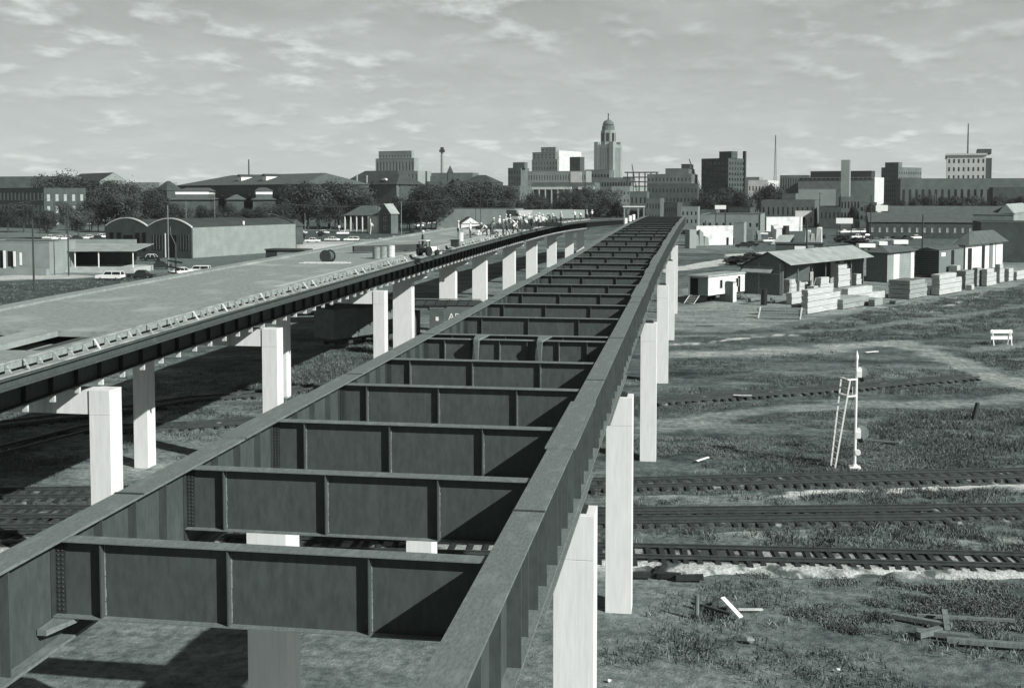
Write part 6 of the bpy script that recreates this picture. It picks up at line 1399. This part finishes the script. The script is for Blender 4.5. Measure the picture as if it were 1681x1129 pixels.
# steel frame under construction
P = PD(1030, 820); kx = 820 / F_PX; t = thing('unfinished_building', 'skeleton of a building under construction, floors open to the sky', 'building frame', (P.x, P.y, 0), R_(4))
Wf = 48 * kx
for k in range(6): x = k * Wf / 5; mb = MB(); mb.box(x - .3, x + .3, -.3, .3, 0, ZAT(P, 284)); mb.box(x - .3, x + .3, 9.7, 10.3, 0, ZAT(P, 284)); mb.build('post', M['steel_dark'], t)
for (a, b_, y) in [(-.1, 1.05, 283), (-.15, .8, 291), (.12, .8, 298.5), (.2, .8, 306), (.2, 1, 315), (0, 1, 324)]: mb = MB(); z = ZAT(P, y); mb.box(a * Wf, b_ * Wf, -.6, 10.6, z - .35, z + .35); mb.build('floor', M['steel_dark'], t)
def crane(lab, pxb, yb, pxt, yt, d, w_=.9, m='steel_dark', lower=None):
    P = PD(pxb, d); kx = d / F_PX; dx = (pxt - pxb) * kx; z0, z1 = ZAT(P, yb), ZAT(P, yt); t = thing('crane', lab, 'crane', (P.x, P.y, 0), 0)
    mb = MB()
    for s in (-1, 1):
        for q in (-1, 1): mb.bar((s * w_ * .5, q * w_ * .5, z0), (dx + s * .1, q * .1, z1), .16 * max(1, d / 500))
    for k in range(12): u = k / 12; v_ = (k + 1) / 12; mb.bar((dx * u - w_ * .5 * (1 - u), 0, z0 + (z1 - z0) * u), (dx * v_ + w_ * .5 * (1 - v_), 0, z0 + (z1 - z0) * v_), .12 * max(1, d / 500))
    mb.build('boom', M[m], t); mb = MB(); mb.box(-1.6, 1.6, -1.5, 2.2, max(0, z0 - 2.2) if z0 < 5 else z0 - 3, z0 if z0 > 1 else 2.4); mb.build('cab', M[m], t)
    if z0 > 5:
        mb = MB(); mb.bar((0, 0, 0), (0, 0, z0 - 3), 1.4); mb.build('mast', M[m], t)
    else:
        for s in (-1.3, 1.3): mb = MB(); mb.box(s - .35, s + .35, -2.2, 2.2, 0, .8); mb.build('crawler', M['rubber'], t)
    mb = MB(); mb.bar((dx, 0, z1), (dx * .9, 0, max(z0, z1 - 14)), .1); mb.build('hoist_cable', M['cable'], t); return t
crane('dark crane jib rising from the steel skeleton', 1046, 318, 1037, 269, 780)
crane('crane with long jib leaning left beside the brick tower', 1150, 310, 1131, 261, 640); crane('dark excavator crane in front of the white wall', 1177, 398, 1164, 366, 370, .9)
t = B('dark_row', 'dark row of old buildings between the skeleton and the brick tower', 'building', 1062, 1135, 1145, 286, d=760, r=R_(8), m='stone_dk', minl=16, fF=(12, 4, .4, .45, 8, 1)); tier(t, 1092, 1130, 1140, 277, 'stone_dk', 2); tier(t, 1118, 1132, 1138, 270, 'steel_dark', 4, zbase=ZAT(INFO[t][3], 277) + .3)
B('lower_dark_row', 'low dark street front under the old row, behind the end of the steel bridge', 'building', 1063, 1145, 1148, 302, d=620, r=R_(3), m='brick', minl=12, fF=(14, 3, .4, .4, 5, 1))
t = B('brick_tower', 'dark brick high-rise with pale string courses and a chimney at its right', 'office building', 1151, 1195, 1222, 260, d=760, r=R_(35), m='brick', minl=14, fF=(7, 9, .5, .5, 6, 1.5), fR=(6, 9, .5, .5, 6, 1.5))
tier(t, 1180, 1200, 1210, 249, 'brick', 3); wv, lv, h, P, r, d = INFO[t]; mb = MB(); mb.box(-.9, .9, lv - 1.2, lv + .6, 0, ZAT(P, 247) ); mb.build('chimney', M['steel_dark'], t)
B('pale_shops', 'white low building partly hidden by trees right of the brick tower', 'building', 1228, 1260, 1278, 296, d=840, r=R_(12), m='stone_lt', minl=10, fF=(6, 2, .4, .4, 8, 2)); B('far_blocks', 'distant grey blocks behind the white low building', 'building', 1224, 1246, 1252, 291, d=1050, r=SK, m='stone', minl=10)
def mast(lab, px, yt, d, w_=1.6): P = PD(px, d); t = thing('radio_mast', lab, 'radio mast', (P.x, P.y, 0)); mb = MB(); h = ZAT(P, yt); [mb.bar((s * w_, q * w_, 0), (s * .2, q * .2, h), .35) for s in (-1, 1) for q in (-1, 1)]; [mb.bar((-w_ * (1 - k / 20), 0, h * k / 20), (w_ * (1 - (k + 1) / 20), 0, h * (k + 1) / 20), .25) for k in range(20)]; mb.build('lattice', M['steel'], t)
mast('thin radio mast standing alone right of the brick tower', 1272, 222, 1100); mast('thin radio mast on the white office with cornice', 1587, 203, 1010, .8); mast('very thin mast faint on the skyline above the great hall', 409, 262, 900, .4)
B('ribbed_store', 'store with closely ribbed front left of the pale slab tower', 'building', 1280, 1328, 1332, 288, d=800, r=R_(8), m='stone_dk', minl=14, fF=(12, 2, .45, .85, 8, 1), wm='glass')
t = B('department_store', 'broad grey store with dark penthouse, blank front and bright right end', 'department store', 1310, 1435, 1450, 291, d=760, r=R_(20), m='brick3', minl=12, fF=(16, 1, .7, .7, 30, .3) if False else None); tier(t, 1330, 1430, 1436, 281, 'steel_dark', 3)
wv, lv, h, P, r, d = INFO[t]; mb = MB(); mb.box(.003, .3, 0, lv, 0, h); mb.build('end_wall', M['stone_lt'], t)  # sun on the right end painted in with a paler stone
mb = MB(); mb.box(-wv, -.1, -.25, -.003, h - 1.5, h - .2); mb.build('fascia', M['stone'], t)
for k in range(16): mb = MB(); x = -wv + 1 + k * (wv - 2) / 16; mb.box(x, x + 2.4, -.3, -.253, h - 1.3, h - .4); mb.build('window', M['opening'], t)
B('slab_tower', 'plain pale slab tower standing against the broad grey store', 'tower', 1380, 1394, 1396, 263, d=740, r=R_(10), m='stone', minl=8)
B('store_wing', 'low pale wing at the left foot of the broad grey store', 'building', 1311, 1372, 1374, 311, d=640, r=R_(6), m='stone', minl=10)
t = B('ribbed_hotel', 'dark ribbed high-rise with notched top, right of the broad grey store', 'office building', 1446, 1474, 1512, 275, d=820, r=R_(40), m='stone_dk', minl=12, fF=(8, 8, .4, .5, 6, 1), fR=(10, 7, .4, .45, 6, 2)); tier(t, 1452, 1474, 1480, 267, 'stone_dk', .5)
t = B('cornice_office', 'white office with heavy cornice and square windows at right skyline', 'office building', 1553, 1617, 1626, 252, d=1000, r=R_(12), m='stone_lt', minl=14, fF=(8, 6, .4, .5, 6, 3), wm='glass'); tier(t, 1603, 1626, 1629, 245, 'brick', 3)
wv, lv, h, P, r, d = INFO[t]; mb = MB(); mb.box(-wv - 1.2, 1.2, -1.2, lv, h - 1.4, h + .17); mb.build('cornice', M['stone_lt'], t); mb = MB(); mb.box(.01, 5, 2, lv, 0, h - 4); mb.build('dark_side', M['brick'], t)
t = B('stone_depot', 'very long dark stone depot with arched bays along the right skyline', 'railway station', 1478, 1760, 1762, 293, d=640, r=R_(3), m='stone_dk', minl=20, fF=(26, 1, .4, .6, 6, 3), rm='roof_dk')
B('depot_wing', 'lower dark wing before the long stone depot at the right edge', 'building', 1630, 1760, 1762, 308, d=580, r=R_(3), m='brick', minl=10); B('terrace_roof', 'long building with plain grey roof above the dark brick shop', 'building', 1462, 1665, 1668, 352, d=420, r=R_(4), m='brick2', roof='gable_x', rise=3.0, rm='roof', minl=16)
# mid-distance street right of the bridge
B('street_block', 'dark three-storey block with narrow windows behind the white-sided building', 'building', 1250, 1338, 1350, 329, d=560, r=R_(10), m='brick2', minl=14, fF=(11, 1, .3, .45, 3, 1)); t = B('windowed_mill', 'dark mill with tall window bays above the parked cars', 'building', 1380, 1412, 1418, 324, d=530, r=R_(6), m='stone_dk', minl=12, fF=(6, 2, .5, .6, 3, 1)); B('dark_lowrise', 'low dark street block left of the tall-windowed mill', 'building', 1346, 1380, 1384, 340, d=530, r=R_(6), m='brick', minl=12, fF=(5, 1, .3, .5, 3, 1))
B('white_side_building', 'low building with long white side wall in the rubble lots', 'building', 1256, 1258, 1318, 357, yb=380, r=R_(62), m='stucco', minl=8); t = B('false_front_shop', 'small white false-front building with dark square door', 'building', 1306, 1336, 1337, 347, yb=372, r=R_(2), m='stucco', minl=6)
wv, lv, h, P, r, d = INFO[t]; mb = MB(); mb.box(-wv * .6, -wv * .45, -.06, -.003, 0, h * .6); mb.build('door', M['opening'], t)
for u in (.72, .18): mb = MB(); mb.box(-wv * u, -wv * (u - .05), -.06, -.003, h * .25, h * .6); mb.build('window', M['opening'], t)
B('broken_wall_building', 'roofless grey building with ragged walls right of the steel bridge end', 'ruined building', 1150, 1248, 1256, 353, yb=386, r=R_(6), m='brick3', minl=8, fF=(9, 1, .3, .4, 2, 2)); t = B('white_ruin_wall', 'bright white end of a half-demolished building with a small black door', 'ruined building', 1141, 1143, 1204, 372, yb=403, r=R_(60), m='stucco', minl=8)
wv, lv, h, P, r, d = INFO[t]; mb = MB(); mb.box(.003, .08, lv * .82, lv * .88, 0, h * .4); mb.build('door', M['opening'], t)
B('wall_stub', 'grey block-built stub of wall right of the bright ruined end', 'ruined building', 1206, 1221, 1226, 366, yb=402, r=R_(15), m='block', minl=3); B('pale_ruin', 'pale broken wall just beside the steel bridge end', 'ruined building', 1125, 1132, 1143, 378, yb=408, r=R_(40), m='stone', minl=3)
P = G(1270, 402); t = thing('tipped_roof', 'pale sheet roof tipped on the ground beside the dark poles', 'roof panel', (P.x, P.y, 0), R_(10)); mb = MB(); mb.hexa([(-1, 0, .1), (4.5, 0, .1), (7.5, 4, 2.8), (3, 4, 2.8), (-1, -.05, .2), (4.5, -.05, .2), (7.5, 3.9, 2.95), (3, 3.9, 2.95)]); mb.build('sheet', M['roof_lt'], t)
for (px, yt, yb, d, wd, lab) in [(1387, 358, 372, 400, 2.4, 'white billboard above the parked cars'), (1183, 337, 347, 420, 1.7, 'white two-line sign board left of the street block'), (1448, 337, 352, 420, 1.8, 'pale sign board above the brick shop roof')]:
    P = PD(px, d); t = thing('billboard', lab, 'billboard', (P.x, P.y, 0)); z1, z0 = ZAT(P, yt), ZAT(P, yb); mb = MB(); mb.box(-wd * 1.2, wd * 1.2, -.1, .1, z0 + (z1 - z0) * .35, z1); mb.build('panel', M['white'], t)
    for x in (-wd, wd): mb = MB(); mb.box(x - .15, x + .15, .12, .4, 0, z0 + (z1 - z0) * .5); mb.build('post', M['pole'], t)
for k, a in enumerate([(1034, 1062, 1064, 315, 600, 'brick2', 'low dark block under the open steel skeleton'), (1060, 1084, 1087, 326, 540, 'stone_dk', 'grey shop left of the lower dark street front'), (1090, 1112, 1115, 333, 520, 'brick', 'small dark shop in the middle of the street beyond the bridge end'), (1118, 1146, 1149, 340, 500, 'brick3', 'paler small shop just right of the bridge end'), (1236, 1252, 1255, 318, 700, 'stone', 'pale block between the trees and the pale shops'), (1284, 1306, 1309, 318, 620, 'brick2', 'dark gabled block before the ribbed store'), (1400, 1440, 1444, 333, 560, 'stone_dk', 'grey warehouse behind the parked cars and dark mill'), (1150, 1176, 1180, 345, 480, 'stone_dk', 'narrow grey building before the brick tower trees'), (1196, 1232, 1236, 341, 500, 'brick', 'dark low shop front right of the narrow grey building')]):
    B('street_shop', a[6], 'building', a[0], a[1], a[2], a[3], d=a[4], r=R_(6 + 5 * (k % 3)), m=a[5], minl=9, fF=(4 + k % 3, 2, .4, .45, 2, 1), group='street buildings beyond the bridge end')
# the far end of the bridge: portal and barrels
P = G(1048, 352, 9.0); t = thing('site_portal', 'small white gantry frame standing at the far end of the decked bridge', 'gantry', (PD(1048, 262).x, PD(1048, 262).y, 0)); Pq = PD(1048, 262); mb = MB()
for x in (-3.2, 0, 1.3): mb.box(x - .15, x + .15, -.15, .15, 0, ZAT(Pq, 340))
mb.build('posts', M['stone'], t).update_tag(); mb = MB(); mb.box(-3.6, 1.5, -.3, .3, ZAT(Pq, 340) + .003, ZAT(Pq, 338.5)); mb.build('beam', M['white'], t)
# ---- things on the decked bridge --------------------------------------------------------------------------
def GD(px, py):                                  # point on the deck surface
    z = 10.5
    for _ in range(6): p = G(px, py, z); z = dtop(p.y)
    return Vector((p.x, p.y, z + .004))
P = GD(538, 431); t = thing('cable_reel', 'large dark spool lying on boards on the pale deck', 'cable reel', tuple(P), R_(78)); t.scale = (.85,) * 3
mb = MB(); mb.tube([(-.35, 0, .55), (.35, 0, .55)], .42, 18); mb.build('coil', M['cable'], t)
for s in (-1, 1): mb = MB(); mb.tube([(s * .37, 0, .55), (s * .43, 0, .55)], .55, 22); mb.build('flange', M['pole'], t)
t = thing('board_platform', 'pale boards lying under and around the dark spool', 'boards', (P.x, P.y - .4, P.z), R_(8))
for k in range(5): mb = MB(); mb.box(-1.6 + random.uniform(-.3, .3), 1.4 + random.uniform(-.3, .5), -1.3 + k * .3, -1.05 + k * .3, .01, .07); mb.build('board', M['plank'], t)
for k, (px, yb, m_, lab) in enumerate([(618, 425, 'grey', 'grey drum, leftmost of three on the deck'), (629, 424, 'block', 'white-streaked drum in the middle of the three on the deck'), (642, 422, 'stone_lt', 'pale drum, rightmost of three on the deck'), (756, 396, 'stone_lt', 'pale drum standing alone farther along the deck')]):
    drum(lab, tuple(GD(px, yb)), r=.30, h=.9, m=m_)
P = GD(580, 416); Q = GD(700, 412); t = thing('long_beam', 'long dark beam lying across the deck behind the drums', 'beam', tuple(P)); mb = MB(); v_ = Q - P; mb.bar((0, 0, .35), (v_.x, v_.y, v_.z + .35), .35, .5); mb.build('beam', M['steel_dark'], t); mb = MB(); mb.box(2.5, 2.9, -.3, .5, 0, .1); mb.box(7, 7.4, -.3, .5, 0, .1); mb.build('blocking', M['plank'], t)
# finishing machine (small tractor)
P = GD(702, 420); t = thing('site_tractor', 'small white-hooded tractor standing on the deck beside the long beam', 'tractor', tuple(P), R_(248)); t.scale = (.62,) * 3
mb = MB(); mb.box(-1.5, .2, -.42, .42, .55, 1.15); mb.build('hood', M['white'], t, bevel=.06); mb = MB(); mb.box(.25, 1.2, -.55, .55, .45, 1.05); mb.build('body', M['steel_dark'], t, bevel=.04)
mb = MB(); mb.box(.3, 1.15, -.6, .6, 1.95, 2.05); mb.build('canopy', M['white'], t)
for x in (.35, 1.1):
    for y in (-.55, .55): mb = MB(); mb.box(x - .04, x + .04, y - .04, y + .04, 1.055, 1.945); mb.build('canopy_post', M['black'], t)
for (x, rr) in ((-1.1, .38), (.75, .62)):
    for y in (-.7, .7): mb = MB(); mb.tube([(x, y - .14, rr), (x, y + .14, rr)], rr, 18); mb.build('wheel', M['rubber'], t)
P = GD(747, 405); t = thing('black_box', 'small dark box alone on the deck left of the work crew', 'box', tuple(P)); mb = MB(); mb.box(-.35, .35, -.3, .3, .02, .6); mb.build('box', M['steel_dark'], t, bevel=.02); mb = MB(); mb.box(-.4, .4, -.35, .35, .603, .65); mb.build('lid', M['pole'], t)
P = GD(733, 413); t = thing('plank', 'dark plank lying on the deck near its right edge', 'plank', tuple(P)); mb = MB(); mb.bar((-.7, 0, .06), (.9, .1, .06), .3, .08); mb.build('board', M['pole'], t)
# stacks of form timber and screed machine among the crew
for k, (px, py, L_, m_, lab) in enumerate([(775, 386, 2.0, 'plank', 'low stack of pale formwork boards at the left of the crew'), (812, 385, 3.0, 'plank', 'pale formwork boards lying in front of the crew'), (842, 377, 4.5, 'pole', 'dark mat of reinforcing bars in front of the crew'), (900, 372, 4, 'steel_dark', 'dark steel beam on the deck right of the crew'), (798, 379, 2.4, 'steel_dark', 'dark toolbox rack behind the formwork boards'), (870, 365, 4.0, 'plank', 'pale boards among the workers at the far side')]):
    P = GD(px, py); t = thing('timber_stack', lab, 'stack', tuple(P), R_(-8 + 9 * (k % 3)), 'material stacked on the deck')
    for q in range(4): mb = MB(); mb.box(-L_ / 2 + random.uniform(-.2, .2), L_ / 2 + random.uniform(-.2, .2), -.5 + (q % 2) * .5, -.05 + (q % 2) * .5, .02 + (q // 2) * .3, .29 + (q // 2) * .3); mb.build('bundle', M[m_], t)
P = GD(862, 366); t = thing('concrete_finisher', 'pale paving machine with hopper in the midst of the crew', 'machine', tuple(P), R_(10))
mb = MB(); mb.box(-2.2, 2.2, -.5, .5, .6, 1.1); mb.build('frame', M['grey'], t); mb = MB(); mb.hexa([(-.7, -.6, 1.11), (.7, -.6, 1.11), (.7, .6, 1.11), (-.7, .6, 1.11), (-1.2, -.9, 2.0), (1.2, -.9, 2.0), (1.2, .9, 2.0), (-1.2, .9, 2.0)]); mb.build('hopper', M['white'], t)
for x in (-1.9, 1.9): mb = MB(); mb.tube([(x, -.6, .3), (x, .6, .3)], .3, 14); mb.build('roller', M['rubber'], t)
for k, (px, py) in enumerate([(1027, 364), (1034, 360), (1040, 358)]): 
    P = PD(px, 236 + k * 8); zt_ = ZAT(P, py - 6); t = thing('steel_drum', ['white drum at the far deck end, leftmost of three', 'white drum at the far deck end, middle of three', 'white drum at the far deck end, rightmost of three'][k], 'drum', (P.x, P.y, zt_ - 1.25), 0, 'steel drums'); mb = MB(); mb.tube([(0, 0, 0), (0, 0, 1.2)], .4, 14); mb.build('shell', M['white'], t); mb = MB(); mb.tube([(0, 0, 1.202), (0, 0, 1.24)], .36, 14); mb.build('lid', M['white'], t)
# ================================================================== WORKERS
def person_mesh(name, pose, shirt):
    s = pose; verts = []; edges = []; rad = []
    def V(p, r): verts.append(p); rad.append(r); return len(verts) - 1
    def E(a, b_): edges.append((a, b_))
    bend = s.get('bend', 0); hz = s.get('hip', .92); cb, sb = math.cos(bend), math.sin(bend)
    def up(z, y=0, x=0): return (x, -z * sb + y * cb, hz + z * cb + y * sb)   # torso frame, leaning to -y
    pel = V((0, 0, hz), .15); ab = V(up(.18), .135); ch = V(up(.40), .155); nk = V(up(.56), .065); hd = V(up(.66, -.01), .095); tp = V(up(.78, -.01), .085)
    E(pel, ab); E(ab, ch); E(ch, nk); E(nk, hd); E(hd, tp); nose = V(up(.69, -.125), .02); E(hd, nose)
    for sx in (-1, 1):
        hp = V((sx * .1, 0, hz - .08), .1); E(pel, hp)
        ky = s['knee'][0 if sx < 0 else 1]; kn = V((sx * .12, ky[0], .48), .07); E(hp, kn); an = V((sx * .13, ky[1], .09), .045); E(kn, an); to = V((sx * .15, ky[1] - .17, .045), .045); E(an, to)
        sh = V(up(.48, 0, sx * .19), .07); E(ch, sh); a = s['arm'][0 if sx < 0 else 1]
        el = V(up(.48 + a[0][2], a[0][1], sx * (.24 + a[0][0])), .047); E(sh, el); wr = V(up(.48 + a[1][2], a[1][1], sx * (.24 + a[1][0])), .033); E(el, wr)
        w0 = Vector(verts[wr]); dr = (w0 - Vector(verts[el])).normalized(); pm = V(tuple(w0 + dr * .07), .034); E(wr, pm)
        sd_ = dr.cross(Vector((1, 0, 0))).normalized() * 1.0
        for f_ in range(4): k = V(tuple(w0 + dr * (.15 - .012 * abs(f_ - 1)) + sd_ * (f_ - 1.5) * .022 + Vector((-sx * .02, 0, 0))), .009); E(pm, k)
        th = V(tuple(w0 + dr * .07 + sd_ * .06), .011); E(pm, th)
    me = bpy.data.meshes.new(name); me.from_pydata(verts, edges, []); o = bpy.data.objects.new(name, me); C.objects.link(o)
    md = o.modifiers.new('skin', 'SKIN'); o.modifiers.new('sub', 'SUBSURF').levels = 1
    for i, v_ in enumerate(me.skin_vertices[0].data): v_.radius = (rad[i], rad[i]); v_.use_root = (i == 0)
    dg = bpy.context.evaluated_depsgraph_get(); out = bpy.data.meshes.new_from_object(o.evaluated_get(dg)); bpy.data.objects.remove(o)
    for m_ in (M['skin'], M[shirt], M['trouser'], M['rubber']): out.materials.append(m_)
    tors = Vector(up(.40)); head = Vector(up(.69)); wr_pts = []
    for p in out.polygons:
        c = p.center; u = (c - Vector((0, 0, hz))).dot(Vector((0, -sb, cb)))
        lat = abs(c.x)
        if c.z < .1: mi = 3
        elif u < .02 and lat < .22 and c.z < hz + .02: mi = 2
        elif u > .56: mi = 0
        elif lat > .30 or (c.y < -.3 and bend < .2): mi = 0 if s.get('bare', True) and u < .25 else 1
        else: mi = 1
        p.material_index = mi; p.use_smooth = True
    return out, tuple(up(.70, -.01)), bend
stand = dict(hip=.92, bend=.05, knee=[(.0, .02), (-.03, .0)], arm=[((.02, .02, -.28), (.03, -.08, -.52)), ((.02, .02, -.28), (.02, -.06, -.52))])
walk = dict(hip=.91, bend=.1, knee=[(-.18, -.12), (.06, .32)], arm=[((.03, .12, -.26), (.02, .08, -.5)), ((.03, -.1, -.27), (.0, -.28, -.42))])
bendp = dict(hip=.86, bend=.95, knee=[(-.06, .04), (-.12, -.04)], arm=[((.02, -.26, -.1), (-.02, -.5, -.14)), ((.02, -.26, -.08), (-.02, -.48, -.05))])
reach = dict(hip=.92, bend=.2, knee=[(-.1, -.04), (.0, .12)], arm=[((.02, -.24, -.16), (.0, -.48, -.12)), ((.02, -.22, -.18), (-.02, -.46, -.2))])
PM = [person_mesh('person', p, s_) for p, s_ in ((stand, 'shirt'), (walk, 'shirt_dk'), (bendp, 'shirt'), (reach, 'shirt_dk'), (bendp, 'shirt_dk'), (stand, 'shirt_dk'), (reach, 'shirt'))]
hm = MB(); hm.tube([(0, 0, 0), (0, 0, .02)], .15, 14); hm.tube([(0, 0, .021), (0, 0, .09), (0, 0, .13)], [.105, .095, .05], 14); HAT = hm.mesh('hard_hat', M['white'], smooth=False)
crew = [(772, 388, 0), (800, 384, 2), (812, 380, 3), (826, 385, 5), (833, 383, 1), (838, 372, 0), (846, 374, 2), (853, 370, 6), (861, 373, 3), (868, 369, 0), (876, 372, 4), (884, 367, 6), (891, 371, 0), (898, 368, 2), (908, 369, 1), (915, 366, 4), (921, 364, 0), (944, 359, 6), (953, 358, 2), (963, 357, 0), (972, 356, 6)]
PL = ['standing', 'striding', 'bending over', 'reaching forward', 'stooping', 'standing', 'reaching forward']; SH = ['white shirt', 'dark shirt', 'white shirt', 'dark shirt', 'dark shirt', 'dark shirt', 'white shirt']
for k, (px, py, q) in enumerate(crew):
    P = GD(px, py + 3); me_, hp_, bn = PM[q]; o = link('person', me_); o.location = tuple(P); o.rotation_euler = (0, 0, random.uniform(0, 6.28)); o.scale = (1.04,) * 3
    near = ['at the left end of the crew', 'left of the dark toolbox rack', 'behind the pale formwork boards', 'before the reinforcing mat', 'right beside the dark-shirted one before the mat', 'left of the paving machine, farther back', 'left of the paving machine, nearer', 'touching the paving machine at left', 'in front of the paving machine', 'right of the paving machine', 'in the thick of the crew right of the machine', 'behind the one in the thick of the crew', 'in front of the crane pole', 'near the dark steel beam', 'right of the dark steel beam', 'second from the right in the main group', 'at the right end of the main group', 'first of four strung out near the deck edge', 'second of four strung out near the deck edge', 'third of four strung out near the deck edge', 'last of four, farthest along the deck'][k]
    tag(o, 'worker in %s %s, %s' % (SH[q], PL[q], near), 'person', 'construction crew on the deck')
    h_ = link('hard_hat', HAT, o); h_.location = (hp_[0], hp_[1] - .06 * math.sin(bn), hp_[2] + .065 * math.cos(bn)); h_.rotation_euler = (bn, 0, 0)
cl = [((1128, 398), 'white'), ((1140, 404), 'stone'), ((1160, 402), 'black'), ((1207, 400), 'oldwood'), ((1216, 396), 'stone_lt'), ((1236, 398), 'oldwood'), ((1250, 394), 'stone'), ((1284, 398), 'stone_lt'), ((1296, 392), 'black'), ((1232, 372), 'brick'), ((1214, 380), 'stone'), ((1350, 398), 'stone_lt')]
wh = ['white crate beside the pale broken wall', 'grey crate in front of the pale broken wall', 'black machine block below the white ruined wall', 'dark hut left of the grey wall stub', 'pale block pile at the foot of the wall stub', 'dark hut right of the grey wall stub', 'grey rubble block near the dark huts', 'pale rubble heap right of the tipped roof', 'black shed right of the tipped roof', 'small brick chimney hut behind the wall stub', 'grey pier left standing behind the wall stub', 'pale crate before the bushes by the lumber yard pole']
for k, ((px, py), m_) in enumerate(cl):
    P = G(px, py); t = thing('rubble_block' if k % 2 else 'site_crate', wh[k], 'rubble' if k % 2 else 'crate', (P.x, P.y, 0), R_(20 + 13 * k), 'clutter in the demolition lots'); sz = 1.0 + (k * 37 % 10) / 7
    for q in range(3): mb = MB(); a_ = q * .9 * sz; hh = sz * (1.5 + .5 * ((k + q) % 3)); mb.hexa([(a_, 0, 0), (a_ + .85 * sz, 0, 0), (a_ + .85 * sz, sz, 0), (a_, sz, 0), (a_ + .1, .1, hh), (a_ + .7 * sz, 0, hh * .8), (a_ + .7 * sz, sz, hh), (a_, sz * .9, hh * .9)]); mb.build('block', M[m_], t)
extra = [(806, 386, 4, 'worker stooping between the formwork boards and the toolbox'), (820, 377, 0, 'worker in white shirt far back left of the crew'), (842, 383, 2, 'worker bending at the near edge of the reinforcing mat'), (856, 380, 1, 'worker striding across the reinforcing mat'), (873, 378, 5, 'worker standing at the near right corner of the mat'), (880, 374, 6, 'worker reaching over the mat in white'), (849, 366, 5, 'worker in dark shirt behind the paving machine'), (903, 364, 4, 'worker stooping far back near the right boards'), (829, 372, 6, 'worker in white reaching, far back left of the machine'), (865, 377, 2, 'worker bending low in white before the machine')]
for (px, py, q, lab) in extra:
    P = GD(px, py); me_, hp_, bn = PM[q]; o = link('person', me_); o.location = tuple(P); o.rotation_euler = (0, 0, random.uniform(0, 6.28)); tag(o, lab, 'person', 'construction crew on the deck'); h_ = link('hard_hat', HAT, o); h_.location = (hp_[0], hp_[1] - .06 * math.sin(bn), hp_[2] + .065 * math.cos(bn)); h_.rotation_euler = (bn, 0, 0)
for (px, py, q, lab) in [(752, 389, 0, 'worker in white shirt standing beyond the lone pale drum'), (694, 413, 5, 'worker in dark shirt behind the small tractor')]:
    P = GD(px, py); me_, hp_, bn = PM[q]; o = link('person', me_); o.location = tuple(P); o.rotation_euler = (0, 0, 2.0); tag(o, lab, 'person', 'construction crew on the deck'); h_ = link('hard_hat', HAT, o); h_.location = (hp_[0], hp_[1], hp_[2] + .065); h_.rotation_euler = (bn, 0, 0)
# ================================================================== HAZE
hz = MB(); hz.box(-1900, 1900, -150, 2600, -1.3, 185)
hm_ = bpy.data.materials.new('thin summer haze'); hm_.use_nodes = True; t_ = hm_.node_tree; t_.nodes.clear()
pv = t_.nodes.new('ShaderNodeVolumePrincipled'); pv.inputs['Color'].default_value = (.93, 1, .97, 1); pv.inputs['Density'].default_value = 0.00006; pv.inputs['Anisotropy'].default_value = 0.2
ou = t_.nodes.new('ShaderNodeOutputMaterial'); t_.links.new(pv.outputs[0], ou.inputs['Volume'])
o = hz.build('haze', hm_); o['kind'] = 'stuff'; o['label'] = 'thin haze over the distant city'; o['category'] = 'haze'; o.display_type = 'WIRE'
import collections
_c = collections.Counter(o.get('label') for o in C.objects if o.parent is None and o.get('label'))
for k_, n_ in _c.items():
    if n_ > 1 or len(str(k_).split()) > 16: print('LABEL', n_, len(k_.split()), k_)
print('objects', len(bpy.data.objects), 'faces', sum(len(o.data.polygons) for o in bpy.data.objects if o.type == 'MESH'))
